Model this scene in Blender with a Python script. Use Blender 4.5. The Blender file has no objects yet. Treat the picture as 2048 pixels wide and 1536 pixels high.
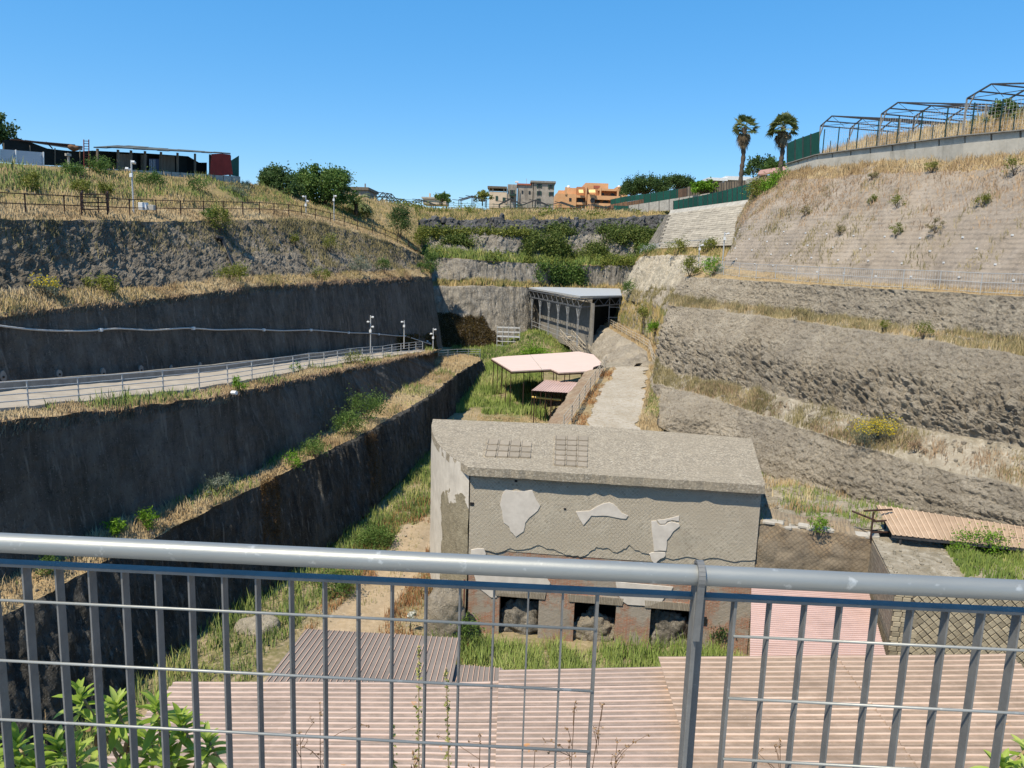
import bpy, bmesh, math, random
import numpy as np
from mathutils import Vector, Matrix
random.seed(7)
rng = np.random.default_rng(7)
S = bpy.context.scene
COL = S.collection

# ------------------------------------------------------------------ camera
FPX = 1540.0
PITCH, ROLL = math.radians(9.4), math.radians(1.9)
CAM = np.array([0.0, 0.0, 17.0])
_f = np.array([0, math.cos(PITCH), -math.sin(PITCH)])
_r0 = np.array([1.0, 0, 0]); _u0 = np.array([0, math.sin(PITCH), math.cos(PITCH)])
_r = math.cos(ROLL)*_r0 + math.sin(ROLL)*_u0
_u = -math.sin(ROLL)*_r0 + math.cos(ROLL)*_u0
cd = bpy.data.cameras.new('camera'); cd.sensor_width = 36.0; cd.lens = 36.0*FPX/2048
cd.clip_start = 0.05; cd.clip_end = 6000
co = bpy.data.objects.new('camera', cd); COL.objects.link(co)
co.matrix_world = Matrix(((_r[0], _u[0], -_f[0], CAM[0]), (_r[1], _u[1], -_f[1], CAM[1]), (_r[2], _u[2], -_f[2], CAM[2]), (0, 0, 0, 1)))
S.camera = co

# ------------------------------------------------------------------ sky and sun
SUN_EL = math.radians(58)
SUN_H = np.array([-0.67, -0.74]); SUN_H /= np.linalg.norm(SUN_H)
w = bpy.data.worlds.new('World'); S.world = w; w.use_nodes = True
nt = w.node_tree; bg = nt.nodes['Background']
sky = nt.nodes.new('ShaderNodeTexSky'); sky.sky_type = 'NISHITA'; sky.sun_disc = False
sky.sun_elevation = SUN_EL; sky.sun_rotation = math.atan2(SUN_H[0], SUN_H[1])
sky.altitude = 50; sky.air_density = 1.0; sky.dust_density = 0.1; sky.ozone_density = 3.0
hs = nt.nodes.new('ShaderNodeHueSaturation'); hs.inputs['Saturation'].default_value = 1.22; hs.inputs['Value'].default_value = 1.0
nt.links.new(sky.outputs[0], hs.inputs['Color']); mx = nt.nodes.new('ShaderNodeMix'); mx.data_type = 'RGBA'; mx.inputs[0].default_value = 0.5          # the camera's flatter, bluer rendering of a clear sky
mx.inputs[7].default_value = (0.16, 1.85, 4.3, 1); nt.links.new(hs.outputs[0], mx.inputs[6]); nt.links.new(mx.outputs[2], bg.inputs[0]); bg.inputs[1].default_value = 0.15
sl = bpy.data.lights.new('sun', 'SUN'); sl.energy = 5.0; sl.angle = math.radians(0.53); sl.color = (1.0, 0.89, 0.70)
so = bpy.data.objects.new('sun', sl); COL.objects.link(so)
sdir = Vector((SUN_H[0]*math.cos(SUN_EL), SUN_H[1]*math.cos(SUN_EL), math.sin(SUN_EL)))
so.rotation_euler = sdir.to_track_quat('Z', 'Y').to_euler(); so.location = (-40, -30, 90)
S.view_settings.view_transform = 'Standard'; S.view_settings.look = 'None'
S.view_settings.exposure = 0.37; S.view_settings.gamma = 1.0; S.view_settings.use_curve_mapping = False
S.render.engine = 'CYCLES'

# ------------------------------------------------------------------ helpers
def ray(px, py):
    return _f + ((px-1024)/FPX)*_r - ((py-768)/FPX)*_u
def G(px, py, Y):                       # survey point seen in direction (px, py) at distance Y down the valley
    d = ray(px, py); return CAM + d*(Y/d[1])
def GZ(px, py, z):                      # survey point at height z
    d = ray(px, py); return CAM + d*((z-CAM[2])/d[2])
def V3(*a): return np.array(a, float)
def unit(v): v = np.asarray(v, float); return v/np.linalg.norm(v)

def _hash(ix, iy, iz, seed):
    h = (ix*374761393 + iy*668265263 + iz*1274126177 + seed*974711) & 0xffffffff
    h = ((h ^ (h >> 13))*1274126177) & 0xffffffff
    h = ((h ^ (h >> 16))*2246822519) & 0xffffffff
    return ((h ^ (h >> 15)) & 0xffff)/32767.5 - 1.0
def vnoise(p, seed=0):
    p = np.asarray(p, float); i = np.floor(p).astype(np.int64); f = p-i; f = f*f*f*(f*(f*6-15)+10)
    out = 0
    for dx in (0, 1):
        wx = f[..., 0] if dx else 1-f[..., 0]
        for dy in (0, 1):
            wy = f[..., 1] if dy else 1-f[..., 1]
            for dz in (0, 1):
                wz = f[..., 2] if dz else 1-f[..., 2]
                out = out + wx*wy*wz*_hash(i[..., 0]+dx, i[..., 1]+dy, i[..., 2]+dz, seed)
    return out
def fbm(p, octv=4, seed=0, gain=0.5):
    a, s, t = 1.0, 0.0, 0.0; p = np.asarray(p, float)
    for k in range(octv):
        s = s + a*vnoise(p, seed+k*17); t += a; a *= gain; p = p*2.03 + 11.7
    return s/t
def billow(p, octv=3, seed=0):
    a, s, t = 1.0, 0.0, 0.0
    for k in range(octv):
        s = s + a*np.abs(vnoise(p, seed+k*13)); t += a; a *= 0.5; p = p*2.1 + 5.3
    return s/t

def np_mesh(name, verts, faces, smooth=False, attrs=None):
    """faces: one (n,k) int array, or a list of them"""
    me = bpy.data.meshes.new(name); verts = np.asarray(verts, np.float32)
    if not isinstance(faces, list): faces = [faces]
    faces = [np.asarray(f, np.int32) for f in faces if len(f)]
    nl = sum(f.size for f in faces); npol = sum(len(f) for f in faces)
    me.vertices.add(len(verts)); me.loops.add(nl); me.polygons.add(npol)
    me.vertices.foreach_set('co', verts.ravel())
    me.loops.foreach_set('vertex_index', np.concatenate([f.ravel() for f in faces]))
    tot = np.concatenate([np.full(len(f), f.shape[1], np.int32) for f in faces])
    st = np.concatenate([[0], np.cumsum(tot)[:-1]]).astype(np.int32)
    me.polygons.foreach_set('loop_start', st)
    for k, v in (attrs or {}).items():
        a = me.attributes.new(k, 'FLOAT', 'POINT'); a.data.foreach_set('value', np.asarray(v, np.float32))
    me.update(calc_edges=True); me.validate()
    me.polygons.foreach_set('use_smooth', np.full(len(me.polygons), bool(smooth)))
    return me

def link(name, me, mat=None, parent=None):
    o = bpy.data.objects.new(name, me)
    COL.objects.link(o)
    if mat is not None and me is not None and len(me.materials) == 0: me.materials.append(mat)
    if parent is not None: o.parent = parent
    return o
def pmat(o):                            # world matrix of a thing or part before the depsgraph knows it
    m = Matrix.Identity(4)
    while o is not None:
        m = Matrix.LocRotScale(o.location, o.rotation_euler, o.scale) @ m; o = o.parent
    return m
def to_local(vs, parent):
    vs = np.asarray(vs, float).reshape(-1, 3)
    if parent is None: return vs
    m = np.array(pmat(parent).inverted()); return vs @ m[:3, :3].T+m[:3, 3]
def tag(o, label=None, cat=None, group=None, kind=None):
    if label: o['label'] = label
    if cat: o['category'] = cat
    if group: o['group'] = group
    if kind: o['kind'] = kind
    return o
def thing(name, loc, label, cat, group=None, rz=0.0):
    o = bpy.data.objects.new(name, None); o.empty_display_size = 0.2; o.location = loc; o.rotation_euler = (0, 0, rz); COL.objects.link(o)
    return tag(o, label, cat, group)

class MB:
    """collects solids in world coordinates; build() makes ONE mesh object under its thing"""
    def __init__(s): s.v = []; s.f = []
    def add(s, vs, fs):
        n = len(s.v); s.v += [tuple(float(c) for c in v) for v in vs]; s.f += [tuple(i+n for i in f) for f in fs]; return s
    def obox(s, c, ax, ay, az):          # centre and three half-axes
        c, ax, ay, az = (np.asarray(a, float) for a in (c, ax, ay, az))
        vs = [c+i*ax+j*ay+k*az for k in (-1, 1) for j in (-1, 1) for i in (-1, 1)]
        return s.add(vs, [(0, 2, 3, 1), (4, 5, 7, 6), (0, 1, 5, 4), (2, 6, 7, 3), (0, 4, 6, 2), (1, 3, 7, 5)])
    def box(s, x0, x1, y0, y1, z0, z1):
        return s.obox(((x0+x1)/2, (y0+y1)/2, (z0+z1)/2), ((x1-x0)/2, 0, 0), (0, (y1-y0)/2, 0), (0, 0, (z1-z0)/2))
    def bar(s, p0, p1, w, h=None, up=(0, 0, 1)):
        p0, p1 = np.asarray(p0, float), np.asarray(p1, float); d = p1-p0; L = np.linalg.norm(d)
        if L < 1e-6: return s
        h = w if h is None else h; t = d/L; up = np.asarray(up, float)
        if abs(np.dot(t, up)) > 0.98: up = V3(0, 1, 0)
        a = unit(np.cross(t, up)); b = np.cross(a, t)
        return s.obox((p0+p1)/2, t*L/2, a*w/2, b*h/2)
    def tube(s, pts, r, seg=6, r1=None, cap=True):
        pts = [np.asarray(p, float) for p in pts]; n = len(pts); base = len(s.v); vs = []; fs = []
        for i, p in enumerate(pts):
            t = unit(pts[min(i+1, n-1)]-pts[max(i-1, 0)]); up = V3(0, 0, 1) if abs(t[2]) < 0.95 else V3(0, 1, 0)
            a = unit(np.cross(t, up)); b = np.cross(a, t)
            rr = (r[i] if hasattr(r, '__len__') else (r if r1 is None else r+(r1-r)*i/(n-1)))
            vs += [p+rr*(math.cos(q)*a+math.sin(q)*b) for q in np.arange(seg)*2*math.pi/seg]
        for i in range(n-1):
            for k in range(seg):
                k2 = (k+1) % seg; fs.append((i*seg+k, i*seg+k2, (i+1)*seg+k2, (i+1)*seg+k))
        if cap: fs.append(tuple(range(seg-1, -1, -1))); fs.append(tuple((n-1)*seg+k for k in range(seg)))
        return s.add(vs, fs)
    def prism(s, poly, ext):             # polygon (world points) pushed along ext
        poly = [np.asarray(p, float) for p in poly]; n = len(poly); ext = np.asarray(ext, float)
        vs = poly+[p+ext for p in poly]
        fs = [tuple(range(n-1, -1, -1)), tuple(range(n, 2*n))]+[(i, (i+1) % n, n+(i+1) % n, n+i) for i in range(n)]
        return s.add(vs, fs)
    def build(s, name, mat, parent=None, smooth=False, bevel=0):
        me = bpy.data.meshes.new(name)
        me.from_pydata([tuple(v) for v in to_local(s.v, parent)], [], s.f); me.update()
        bm = bmesh.new(); bm.from_mesh(me); bmesh.ops.recalc_face_normals(bm, faces=bm.faces[:])
        if bevel: bmesh.ops.bevel(bm, geom=bm.edges[:], offset=bevel, segments=1, affect='EDGES')
        bm.to_mesh(me); bm.free()
        if smooth:
            me.polygons.foreach_set('use_smooth', np.ones(len(me.polygons), bool))
        return link(name, me, mat, parent)

# ------------------------------------------------------------------ materials
MATS = {}
class NT:
    def __init__(s, name):
        s.m = bpy.data.materials.new(name); s.m.use_nodes = True; s.t = s.m.node_tree
        s.b = s.t.nodes['Principled BSDF']; s.b.inputs['Specular IOR Level'].default_value = 0.25
        s.tc = s.t.nodes.new('ShaderNodeTexCoord'); s._n = None
    def n(s, typ, **kw):
        o = s.t.nodes.new(typ)
        for k, v in kw.items(): setattr(o, k, v)
        return o
    def l(s, a, b): s.t.links.new(a, b)
    def map(s, scale=(1, 1, 1), rot=(0, 0, 0), src=None):
        o = s.n('ShaderNodeMapping'); o.inputs['Scale'].default_value = scale; o.inputs['Rotation'].default_value = rot
        s.l(src or s.tc.outputs['Object'], o.inputs[0]); return o.outputs[0]
    def noise(s, scale, detail=5, rough=0.6, vec=None, dist=0.0):
        o = s.n('ShaderNodeTexNoise'); o.inputs['Scale'].default_value = scale; o.inputs['Detail'].default_value = detail
        o.inputs['Roughness'].default_value = rough; o.inputs['Distortion'].default_value = dist
        s.l(vec or s.tc.outputs['Object'], o.inputs['Vector']); return o.outputs[0]
    def vor(s, scale, vec=None, feature='F1'):
        o = s.n('ShaderNodeTexVoronoi', feature=feature); o.inputs['Scale'].default_value = scale
        s.l(vec or s.tc.outputs['Object'], o.inputs['Vector']); return o
    def ramp(s, fac, stops):
        o = s.n('ShaderNodeValToRGB'); e = o.color_ramp.elements
        while len(e) < len(stops): e.new(0.5)
        for k, (p, c) in enumerate(stops):
            e[k].position = p; e[k].color = (c, c, c, 1) if isinstance(c, (int, float)) else (*c, 1)
        s.l(fac, o.inputs[0]); return o.outputs[0]
    def mix(s, a, b, fac, mode='MIX'):
        o = s.n('ShaderNodeMix', data_type='RGBA', blend_type=mode)
        for v, i in ((fac, 0), (a, 6), (b, 7)):
            if hasattr(v, 'is_linked'): s.l(v, o.inputs[i])
            elif i == 0: o.inputs[0].default_value = v
            else: o.inputs[i].default_value = (*v, 1)
        return o.outputs[2]
    def math(s, op, a, b=0.0):
        o = s.n('ShaderNodeMath', operation=op)
        for v, i in ((a, 0), (b, 1)):
            if hasattr(v, 'is_linked'): s.l(v, o.inputs[i])
            else: o.inputs[i].default_value = v
        return o.outputs[0]
    def bump(s, h, strength=0.5, dist=0.05):
        o = s.n('ShaderNodeBump'); o.inputs['Strength'].default_value = strength; o.inputs['Distance'].default_value = dist
        s.l(h, o.inputs['Height'])
        if s._n is not None: s.l(s._n, o.inputs['Normal'])
        s._n = o.outputs[0]; s.l(s._n, s.b.inputs['Normal'])
    def color(s, c):
        if hasattr(c, 'is_linked'): s.l(c, s.b.inputs['Base Color'])
        else: s.b.inputs['Base Color'].default_value = (*c, 1)
    def attr(s, name):
        o = s.n('ShaderNodeAttribute', attribute_name=name); return o.outputs['Fac']
    def sep(s, vec=None):
        o = s.n('ShaderNodeSeparateXYZ'); s.l(vec or s.tc.outputs['Object'], o.inputs[0]); return o.outputs
    def pos(s):
        return s.n('ShaderNodeNewGeometry').outputs['Position']
    def done(s, rough=0.9, metal=0.0, spec=None):
        s.b.inputs['Roughness'].default_value = rough; s.b.inputs['Metallic'].default_value = metal
        if spec is not None: s.b.inputs['Specular IOR Level'].default_value = spec
        MATS[s.m.name] = s.m; return s.m

def plain(name, c, c2=None, scale=8.0, rough=0.8, metal=0.0, bump=0.0, obj_rand=0.0, spec=None, stretch=None):
    if name in MATS: return MATS[name]
    k = NT(name); c2 = c2 or tuple(x*0.72 for x in c)
    v = k.map(stretch) if stretch else None
    n1 = k.noise(scale, 6, 0.65, v)
    col = k.ramp(n1, [(0.3, c2), (0.68, c)])
    if obj_rand:
        oi = k.n('ShaderNodeObjectInfo'); hv = k.n('ShaderNodeHueSaturation')
        k.l(col, hv.inputs['Color'])
        k.l(k.math('ADD', k.math('MULTIPLY', oi.outputs['Random'], 2*obj_rand), 1-obj_rand), hv.inputs['Value']); col = hv.outputs[0]
    k.color(col)
    if bump: k.bump(k.noise(scale*4, 4, 0.6, v), bump, 0.02)
    return k.done(rough, metal, spec)

def tuff(name, low, light, warm, streak=0.35, streak_dir=(1.6, 1.6, 0.10), pit=0.5, lines=0.0, pitscale=3.0, moss=None, dark=.8):
    k = NT(name); p = k.pos()
    big = k.noise(0.16, 5, 0.6, p); mid = k.noise(1.3, 6, 0.65, p)
    col = k.ramp(mid, [(0.28, low), (0.72, light)])
    col = k.mix(col, warm, k.ramp(big, [(0.42, 0.0), (0.68, 0.75)]))
    st = k.noise(1.0, 6, 0.7, k.map(streak_dir, src=p), 0.3)
    col = k.mix(col, (0.025, 0.024, 0.023), k.math('MULTIPLY', k.ramp(st, [(0.46, 0.0), (0.72, 1.0)]), streak))
    st2 = k.noise(1.0, 5, 0.6, k.map((streak_dir[0]*2.3, streak_dir[1]*2.3, streak_dir[2]*1.6), src=p), 0.2)
    col = k.mix(col, tuple(min(1, x*1.5) for x in light), k.math('MULTIPLY', k.ramp(st2, [(0.57, 0.0), (0.68, 1.0)]), min(1, streak*1.1)))
    patch = k.noise(0.33, 6, 0.7, k.map((1, 1, .45), src=p), 0.6)                   # drier and damper areas of the cut face
    col = k.mix(col, tuple(min(1, x*1.25) for x in light), k.ramp(patch, [(0.50, 0.0), (0.66, 0.55)]))
    col = k.mix(col, tuple(x*.6 for x in low), k.ramp(patch, [(0.32, 0.55), (0.44, 0.0)]))
    speck = k.noise(7.0, 4, 0.75, p)
    col = k.mix(col, tuple(x*0.35 for x in low), k.ramp(speck, [(0.57, 0.0), (0.68, dark)]))  # dark specks put the shade of small pits into the colour
    speck2 = k.noise(13.0, 2, 0.6, p)
    col = k.mix(col, tuple(min(1, x*1.45) for x in light), k.ramp(speck2, [(0.62, 0.0), (0.72, 0.75)]))
    if moss:                              # brown and green growth near the seeping foot of a face
        col = k.mix(col, moss, k.ramp(k.noise(0.5, 6, 0.7, k.map((1, 1, 0.3), src=p)), [(0.47, 0.0), (0.60, 0.85)]))
    k.color(col)
    k.bump(k.noise(pitscale, 8, 0.78, p), min(1, pit*1.3), 0.34)
    k.bump(k.noise(1.0, 6, 0.72, k.map((5, 5, 0.42), src=p)), min(1, 1.3*streak), 0.22)
    if lines:
        z = k.n('ShaderNodeTexWave', wave_type='BANDS', bands_direction='Z'); z.inputs['Scale'].default_value = 1.1
        z.inputs['Distortion'].default_value = 0.6; k.l(p, z.inputs[0])
        k.bump(z.outputs['Fac'], lines, 0.05)
    return k.done(0.97, spec=0.1)

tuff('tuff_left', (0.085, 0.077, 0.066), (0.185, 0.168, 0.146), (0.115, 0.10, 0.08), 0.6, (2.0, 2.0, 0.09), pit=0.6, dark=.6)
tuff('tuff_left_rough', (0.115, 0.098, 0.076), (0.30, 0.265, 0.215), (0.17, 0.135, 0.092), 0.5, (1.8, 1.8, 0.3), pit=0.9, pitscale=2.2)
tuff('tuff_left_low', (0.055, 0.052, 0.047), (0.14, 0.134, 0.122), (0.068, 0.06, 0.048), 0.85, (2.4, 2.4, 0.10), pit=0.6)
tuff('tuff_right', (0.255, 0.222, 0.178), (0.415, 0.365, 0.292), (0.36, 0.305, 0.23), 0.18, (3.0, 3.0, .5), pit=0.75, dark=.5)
tuff('tuff_slope', (0.235, 0.20, 0.165), (0.335, 0.285, 0.235), (0.33, 0.27, 0.205), 0.10, pit=0.5, lines=0.5, dark=.4)
tuff('tuff_back', (0.19, 0.175, 0.15), (0.37, 0.335, 0.285), (0.27, 0.235, 0.185), 0.6, pit=0.8, dark=.6)
tuff('tuff_pale', (0.32, 0.285, 0.22), (0.54, 0.48, 0.38), (0.42, 0.36, 0.27), 0.3, pit=0.7, dark=.5)
tuff('tuff_moss', (0.06, 0.042, 0.015), (0.13, 0.085, 0.03), (0.09, 0.075, 0.02), 0.35, (2, 2, 0.5), pit=1.0, pitscale=4.0)
tuff('lava', (0.05, 0.05, 0.052), (0.15, 0.15, 0.15), (0.10, 0.095, 0.09), 0.2, (1, 1, 1), pit=1.0, pitscale=2.0)

def soil(name, a, b, c, scale=0.5, bump=0.5):
    k = NT(name); p = k.pos()
    n1 = k.noise(scale, 7, 0.65, p); n2 = k.noise(3.5, 7, 0.7, p); n3 = k.noise(14, 3, 0.6, p)
    col = k.mix(a, b, k.ramp(n1, [(0.40, 0.0), (0.60, 1.0)]))
    col = k.mix(col, c, k.ramp(n2, [(0.48, 0.0), (0.66, 0.9)]))
    col = k.mix(col, (0.05, 0.04, 0.03), k.ramp(n3, [(0.58, 0.0), (0.74, 0.6)]))
    k.color(col); k.bump(k.noise(2.5, 8, 0.7, p), bump, 0.15)
    return k.done(0.98, spec=0.08)
soil('soil_dry', (0.34, 0.24, 0.13), (0.24, 0.19, 0.11), (0.40, 0.30, 0.17))
soil('soil_hill', (0.28, 0.20, 0.10), (0.16, 0.15, 0.06), (0.33, 0.24, 0.13), 0.25)
soil('soil_floor', (0.30, 0.235, 0.15), (0.13, 0.13, 0.05), (0.36, 0.29, 0.20), 0.22)
soil('track_dust', (0.36, 0.28, 0.19), (0.31, 0.24, 0.155), (0.42, 0.335, 0.235), 0.6, 0.5)
soil('rubble_soil', (0.30, 0.26, 0.20), (0.22, 0.19, 0.14), (0.42, 0.38, 0.31), 0.8, 0.8)
soil('ramp_gravel', (0.34, 0.30, 0.24), (0.41, 0.37, 0.31), (0.29, 0.235, 0.165), 0.45, 0.5)

def leafmat(name, stops, trans=0.35, rough=0.55):
    k = NT(name); col = k.ramp(k.attr('rnd'), stops); k.color(col)
    if name.startswith('grass'):          # a sward shades by the ground it stands on, not blade by blade
        g = k.n('ShaderNodeNewGeometry'); a = k.n('ShaderNodeVectorMath', operation='MULTIPLY_ADD')
        a.inputs[1].default_value = (.55, .55, .55); a.inputs[2].default_value = (-.06, -.10, .75); k.l(g.outputs['Normal'], a.inputs[0])
        nn = k.n('ShaderNodeVectorMath', operation='NORMALIZE'); k.l(a.outputs[0], nn.inputs[0]); k.l(nn.outputs[0], k.b.inputs['Normal']); trans = .2
    tr = k.n('ShaderNodeBsdfTranslucent'); mx = k.n('ShaderNodeMixShader'); mx.inputs[0].default_value = trans
    out = k.t.nodes['Material Output']
    k.l(col, tr.inputs[0]); k.l(k.b.outputs[0], mx.inputs[1]); k.l(tr.outputs[0], mx.inputs[2]); k.l(mx.outputs[0], out.inputs[0])
    return k.done(rough, spec=0.2)
leafmat('grass_dry', [(0.0, (0.24, 0.16, 0.08)), (0.35, (0.36, 0.26, 0.135)), (0.7, (0.46, 0.355, 0.205)), (1.0, (0.55, 0.46, 0.29))])
leafmat('grass_mixed', [(0.0, (0.10, 0.13, 0.035)), (0.35, (0.22, 0.20, 0.07)), (0.7, (0.40, 0.29, 0.13)), (1.0, (0.50, 0.38, 0.20))])
leafmat('grass_green', [(0.0, (0.065, 0.105, 0.02)), (0.45, (0.13, 0.19, 0.035)), (0.8, (0.23, 0.26, 0.07)), (1.0, (0.38, 0.34, 0.14))])
leafmat('grass_lush', [(0.0, (0.09, 0.14, 0.025)), (0.45, (0.17, 0.235, 0.045)), (0.8, (0.27, 0.32, 0.09)), (1.0, (0.40, 0.37, 0.16))])
leafmat('grass_olive', [(0.0, (0.11, 0.10, 0.045)), (0.5, (0.21, 0.18, 0.085)), (1.0, (0.34, 0.28, 0.15))])
leafmat('grass_brown', [(0.0, (0.17, 0.115, 0.07)), (0.5, (0.31, 0.215, 0.135)), (1.0, (0.45, 0.33, 0.21))])
leafmat('grass_rust', [(0.0, (0.18, 0.08, 0.03)), (0.5, (0.30, 0.15, 0.06)), (1.0, (0.40, 0.24, 0.10))])
leafmat('leaf_green', [(0.0, (0.05, 0.095, 0.02)), (0.55, (0.105, 0.18, 0.04)), (1.0, (0.20, 0.28, 0.075))])
leafmat('leaf_dark', [(0.0, (0.03, 0.06, 0.018)), (0.55, (0.065, 0.115, 0.032)), (1.0, (0.13, 0.19, 0.06))])
leafmat('leaf_bright', [(0.0, (0.08, 0.16, 0.01)), (0.6, (0.15, 0.29, 0.02)), (1.0, (0.24, 0.40, 0.05))])
leafmat('leaf_yellowgreen', [(0.0, (0.10, 0.12, 0.02)), (0.6, (0.20, 0.22, 0.04)), (1.0, (0.30, 0.31, 0.08))])
leafmat('leaf_grey', [(0.0, (0.10, 0.13, 0.09)), (0.6, (0.19, 0.22, 0.16)), (1.0, (0.30, 0.33, 0.26))])
leafmat('flower_yellow', [(0.0, (0.70, 0.50, 0.02)), (1.0, (0.85, 0.68, 0.05))])
leafmat('flower_white', [(0.0, (0.62, 0.62, 0.55)), (1.0, (0.8, 0.8, 0.75))])
leafmat('leaf_palm', [(0.0, (0.08, 0.11, 0.03)), (0.6, (0.17, 0.20, 0.07)), (1.0, (0.32, 0.33, 0.15))])
leafmat('leaf_palm_dead', [(0.0, (0.10, 0.07, 0.04)), (0.6, (0.20, 0.15, 0.09)), (1.0, (0.33, 0.26, 0.16))])
leafmat('leaf_withered', [(0.0, (0.16, 0.09, 0.045)), (0.6, (0.33, 0.20, 0.10)), (1.0, (0.50, 0.33, 0.18))])
plain('bark', (0.13, 0.10, 0.075), (0.06, 0.047, 0.036), 12, 0.95, bump=0.5)
plain('stem_pale', (0.34, 0.26, 0.16), (0.22, 0.15, 0.08), 30, 0.8)
plain('concrete', (0.46, 0.43, 0.38), (0.30, 0.28, 0.245), 1.6, 0.95, bump=0.25)
plain('concrete_dark', (0.28, 0.265, 0.24), (0.17, 0.16, 0.145), 2.0, 0.95, bump=0.25)
plain('asphalt_pale', (0.38, 0.335, 0.275), (0.28, 0.245, 0.20), 1.2, 0.95, bump=0.15)
plain('galv', (0.42, 0.44, 0.45), (0.30, 0.32, 0.34), 14, 0.5, 0.55)
plain('galv_far', (0.50, 0.51, 0.51), (0.38, 0.39, 0.40), 4, 0.6, 0.3)
plain('rust_iron', (0.075, 0.042, 0.032), (0.04, 0.024, 0.02), 20, 0.85, 0.2)
plain('rust_red', (0.20, 0.055, 0.04), (0.13, 0.035, 0.028), 12, 0.8)
plain('white_paint', (0.72, 0.73, 0.73), (0.60, 0.61, 0.61), 3, 0.6)
plain('grey_plastic', (0.30, 0.31, 0.32), (0.22, 0.23, 0.24), 10, 0.5)
plain('plastic_and_hole_black', (0.022, 0.022, 0.024), (0.014, 0.014, 0.015), 10, 0.45)
plain('hose_grey', (0.50, 0.49, 0.47), (0.36, 0.35, 0.33), 6, 0.7)
plain('green_net', (0.012, 0.085, 0.062), (0.008, 0.06, 0.045), 2.5, 0.8, obj_rand=0.2)
plain('net_and_shade_dark', (0.014, 0.020, 0.020), (0.007, 0.010, 0.010), 1.5, 0.9)
plain('red_tarp', (0.27, 0.035, 0.028), (0.19, 0.024, 0.02), 1.8, 0.75, bump=0.3)
plain('wood_grey', (0.20, 0.165, 0.125), (0.11, 0.09, 0.07), 5, 0.9, stretch=(1, 1, 0.15), obj_rand=0.2)
plain('wood_brown', (0.24, 0.135, 0.075), (0.15, 0.08, 0.045), 5, 0.9, stretch=(1, 1, 0.15), obj_rand=0.25)
plain('wood_pale', (.44, .39, .32), (.32, .28, .22), 4, .9, obj_rand=.12)
plain('iron_dark', (0.08, 0.08, 0.085), (0.03, 0.03, 0.032), 9, 0.7, 0.3)
plain('steel_truss', (0.16, 0.17, 0.19), (0.09, 0.10, 0.115), 6, 0.6, 0.4)

# ================================================================== the terrain
def line(pts): return np.array([np.asarray(p, float) for p in pts])
def smooth1(a, k):
    if k < 1: return a
    ker = np.hanning(2*k+3)[1:-1]; ker /= ker.sum(); pad = np.concatenate([np.repeat(a[:1], k, 0), a, np.repeat(a[-1:], k, 0)])
    return np.stack([np.convolve(pad[:, j], ker, 'valid') for j in range(a.shape[1])], 1)
def resamp(ln, n, axis=1, sm=0.012, rough=0.10, seed=0):
    """n stations along a monotone line, smoothed and given a ragged edge"""
    t = ln[:, axis]; q = np.linspace(t[0], t[-1], n)
    o = np.argsort(t); out = np.stack([np.interp(q, t[o], ln[o, j]) for j in range(3)], 1)
    out = smooth1(out, int(n*sm))
    if rough:
        f = fbm(out*0.9, 4, seed)*rough; g = fbm(out*0.9+50, 4, seed+9)*rough*0.6
        tg = np.gradient(out, axis=0); nn = np.stack([tg[:, 1], -tg[:, 0], 0*tg[:, 0]], 1); nn /= np.linalg.norm(nn, axis=1)[:, None]+1e-9
        out = out+nn*f[:, None]; out[:, 2] += g
    return out
GRID = {}
def strip(name, A, B, rows, mat, disp=None, mode='structure', bulge=0.0, fade=0.10, parent=None, sh=True):
    """surface between two edge lines (A lower or inner, B upper or outer); disp(points, v) moves it along its normal"""
    n = len(A); v = np.linspace(0, 1, rows)[:, None, None]
    P = A[None]*(1-v)+B[None]*v
    du = np.gradient(P, axis=1); dv = np.gradient(P, axis=0); N = np.cross(du, dv); N /= np.linalg.norm(N, axis=2)[..., None]+1e-9
    if (N*(CAM-P)).sum() < 0: N = -N
    fd = np.clip(np.minimum(v, 1-v)[:, :, 0]/max(fade, 1e-3), 0, 1)*np.ones((rows, n))
    if bulge: P = P+N*(bulge*np.sin(np.pi*v))
    if disp is not None: P = P+N*(disp(P, v[:, :, 0]*np.ones((rows, n)))*fd)[..., None]
    idx = np.arange(rows*n).reshape(rows, n)
    F = np.stack([idx[:-1, :-1], idx[:-1, 1:], idx[1:, 1:], idx[1:, :-1]], 2).reshape(-1, 4)
    me = np_mesh(name, P.reshape(-1, 3), F, sh); o = link(name, me, MATS[mat], parent)
    if mode: o['kind'] = mode
    GRID[name] = (P, N)
    return o
def surf(px, py, g, off=0.0):           # the point of a terrain sheet seen in direction (px, py)
    P, N = GRID[g]; d = P-CAM; zc = d@_f; zc = np.where(zc < .1, 1e9, zc)
    e = (1024+FPX*(d@_r)/zc-px)**2+(768-FPX*(d@_u)/zc-py)**2; i = np.unravel_index(np.argmin(e), e.shape)
    return P[i]+N[i]*off
def d_smooth(P, v): return np.clip((v-.80)/.2, 0, 1)*(.55*(billow(P*1.7, 3, 61)-.2)+.2*fbm(P*4, 2, 62))*np.clip(.5+2.2*fbm(P*.16, 2, 63), .1, 1.2)+0.30*fbm(P*V3(.12, .12, .10), 3, 3)+0.10*fbm(P*V3(.9, .9, .12), 4, 5)+0.05*fbm(P*2.2, 3, 8)
def d_tool(P, v): return 0.35*fbm(P*V3(.10, .10, .10), 3, 3)+0.22*fbm(P*V3(1.6, 1.6, .12), 4, 5)+0.16*fbm(P*V3(4.5, 4.5, .9), 3, 8)
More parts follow.
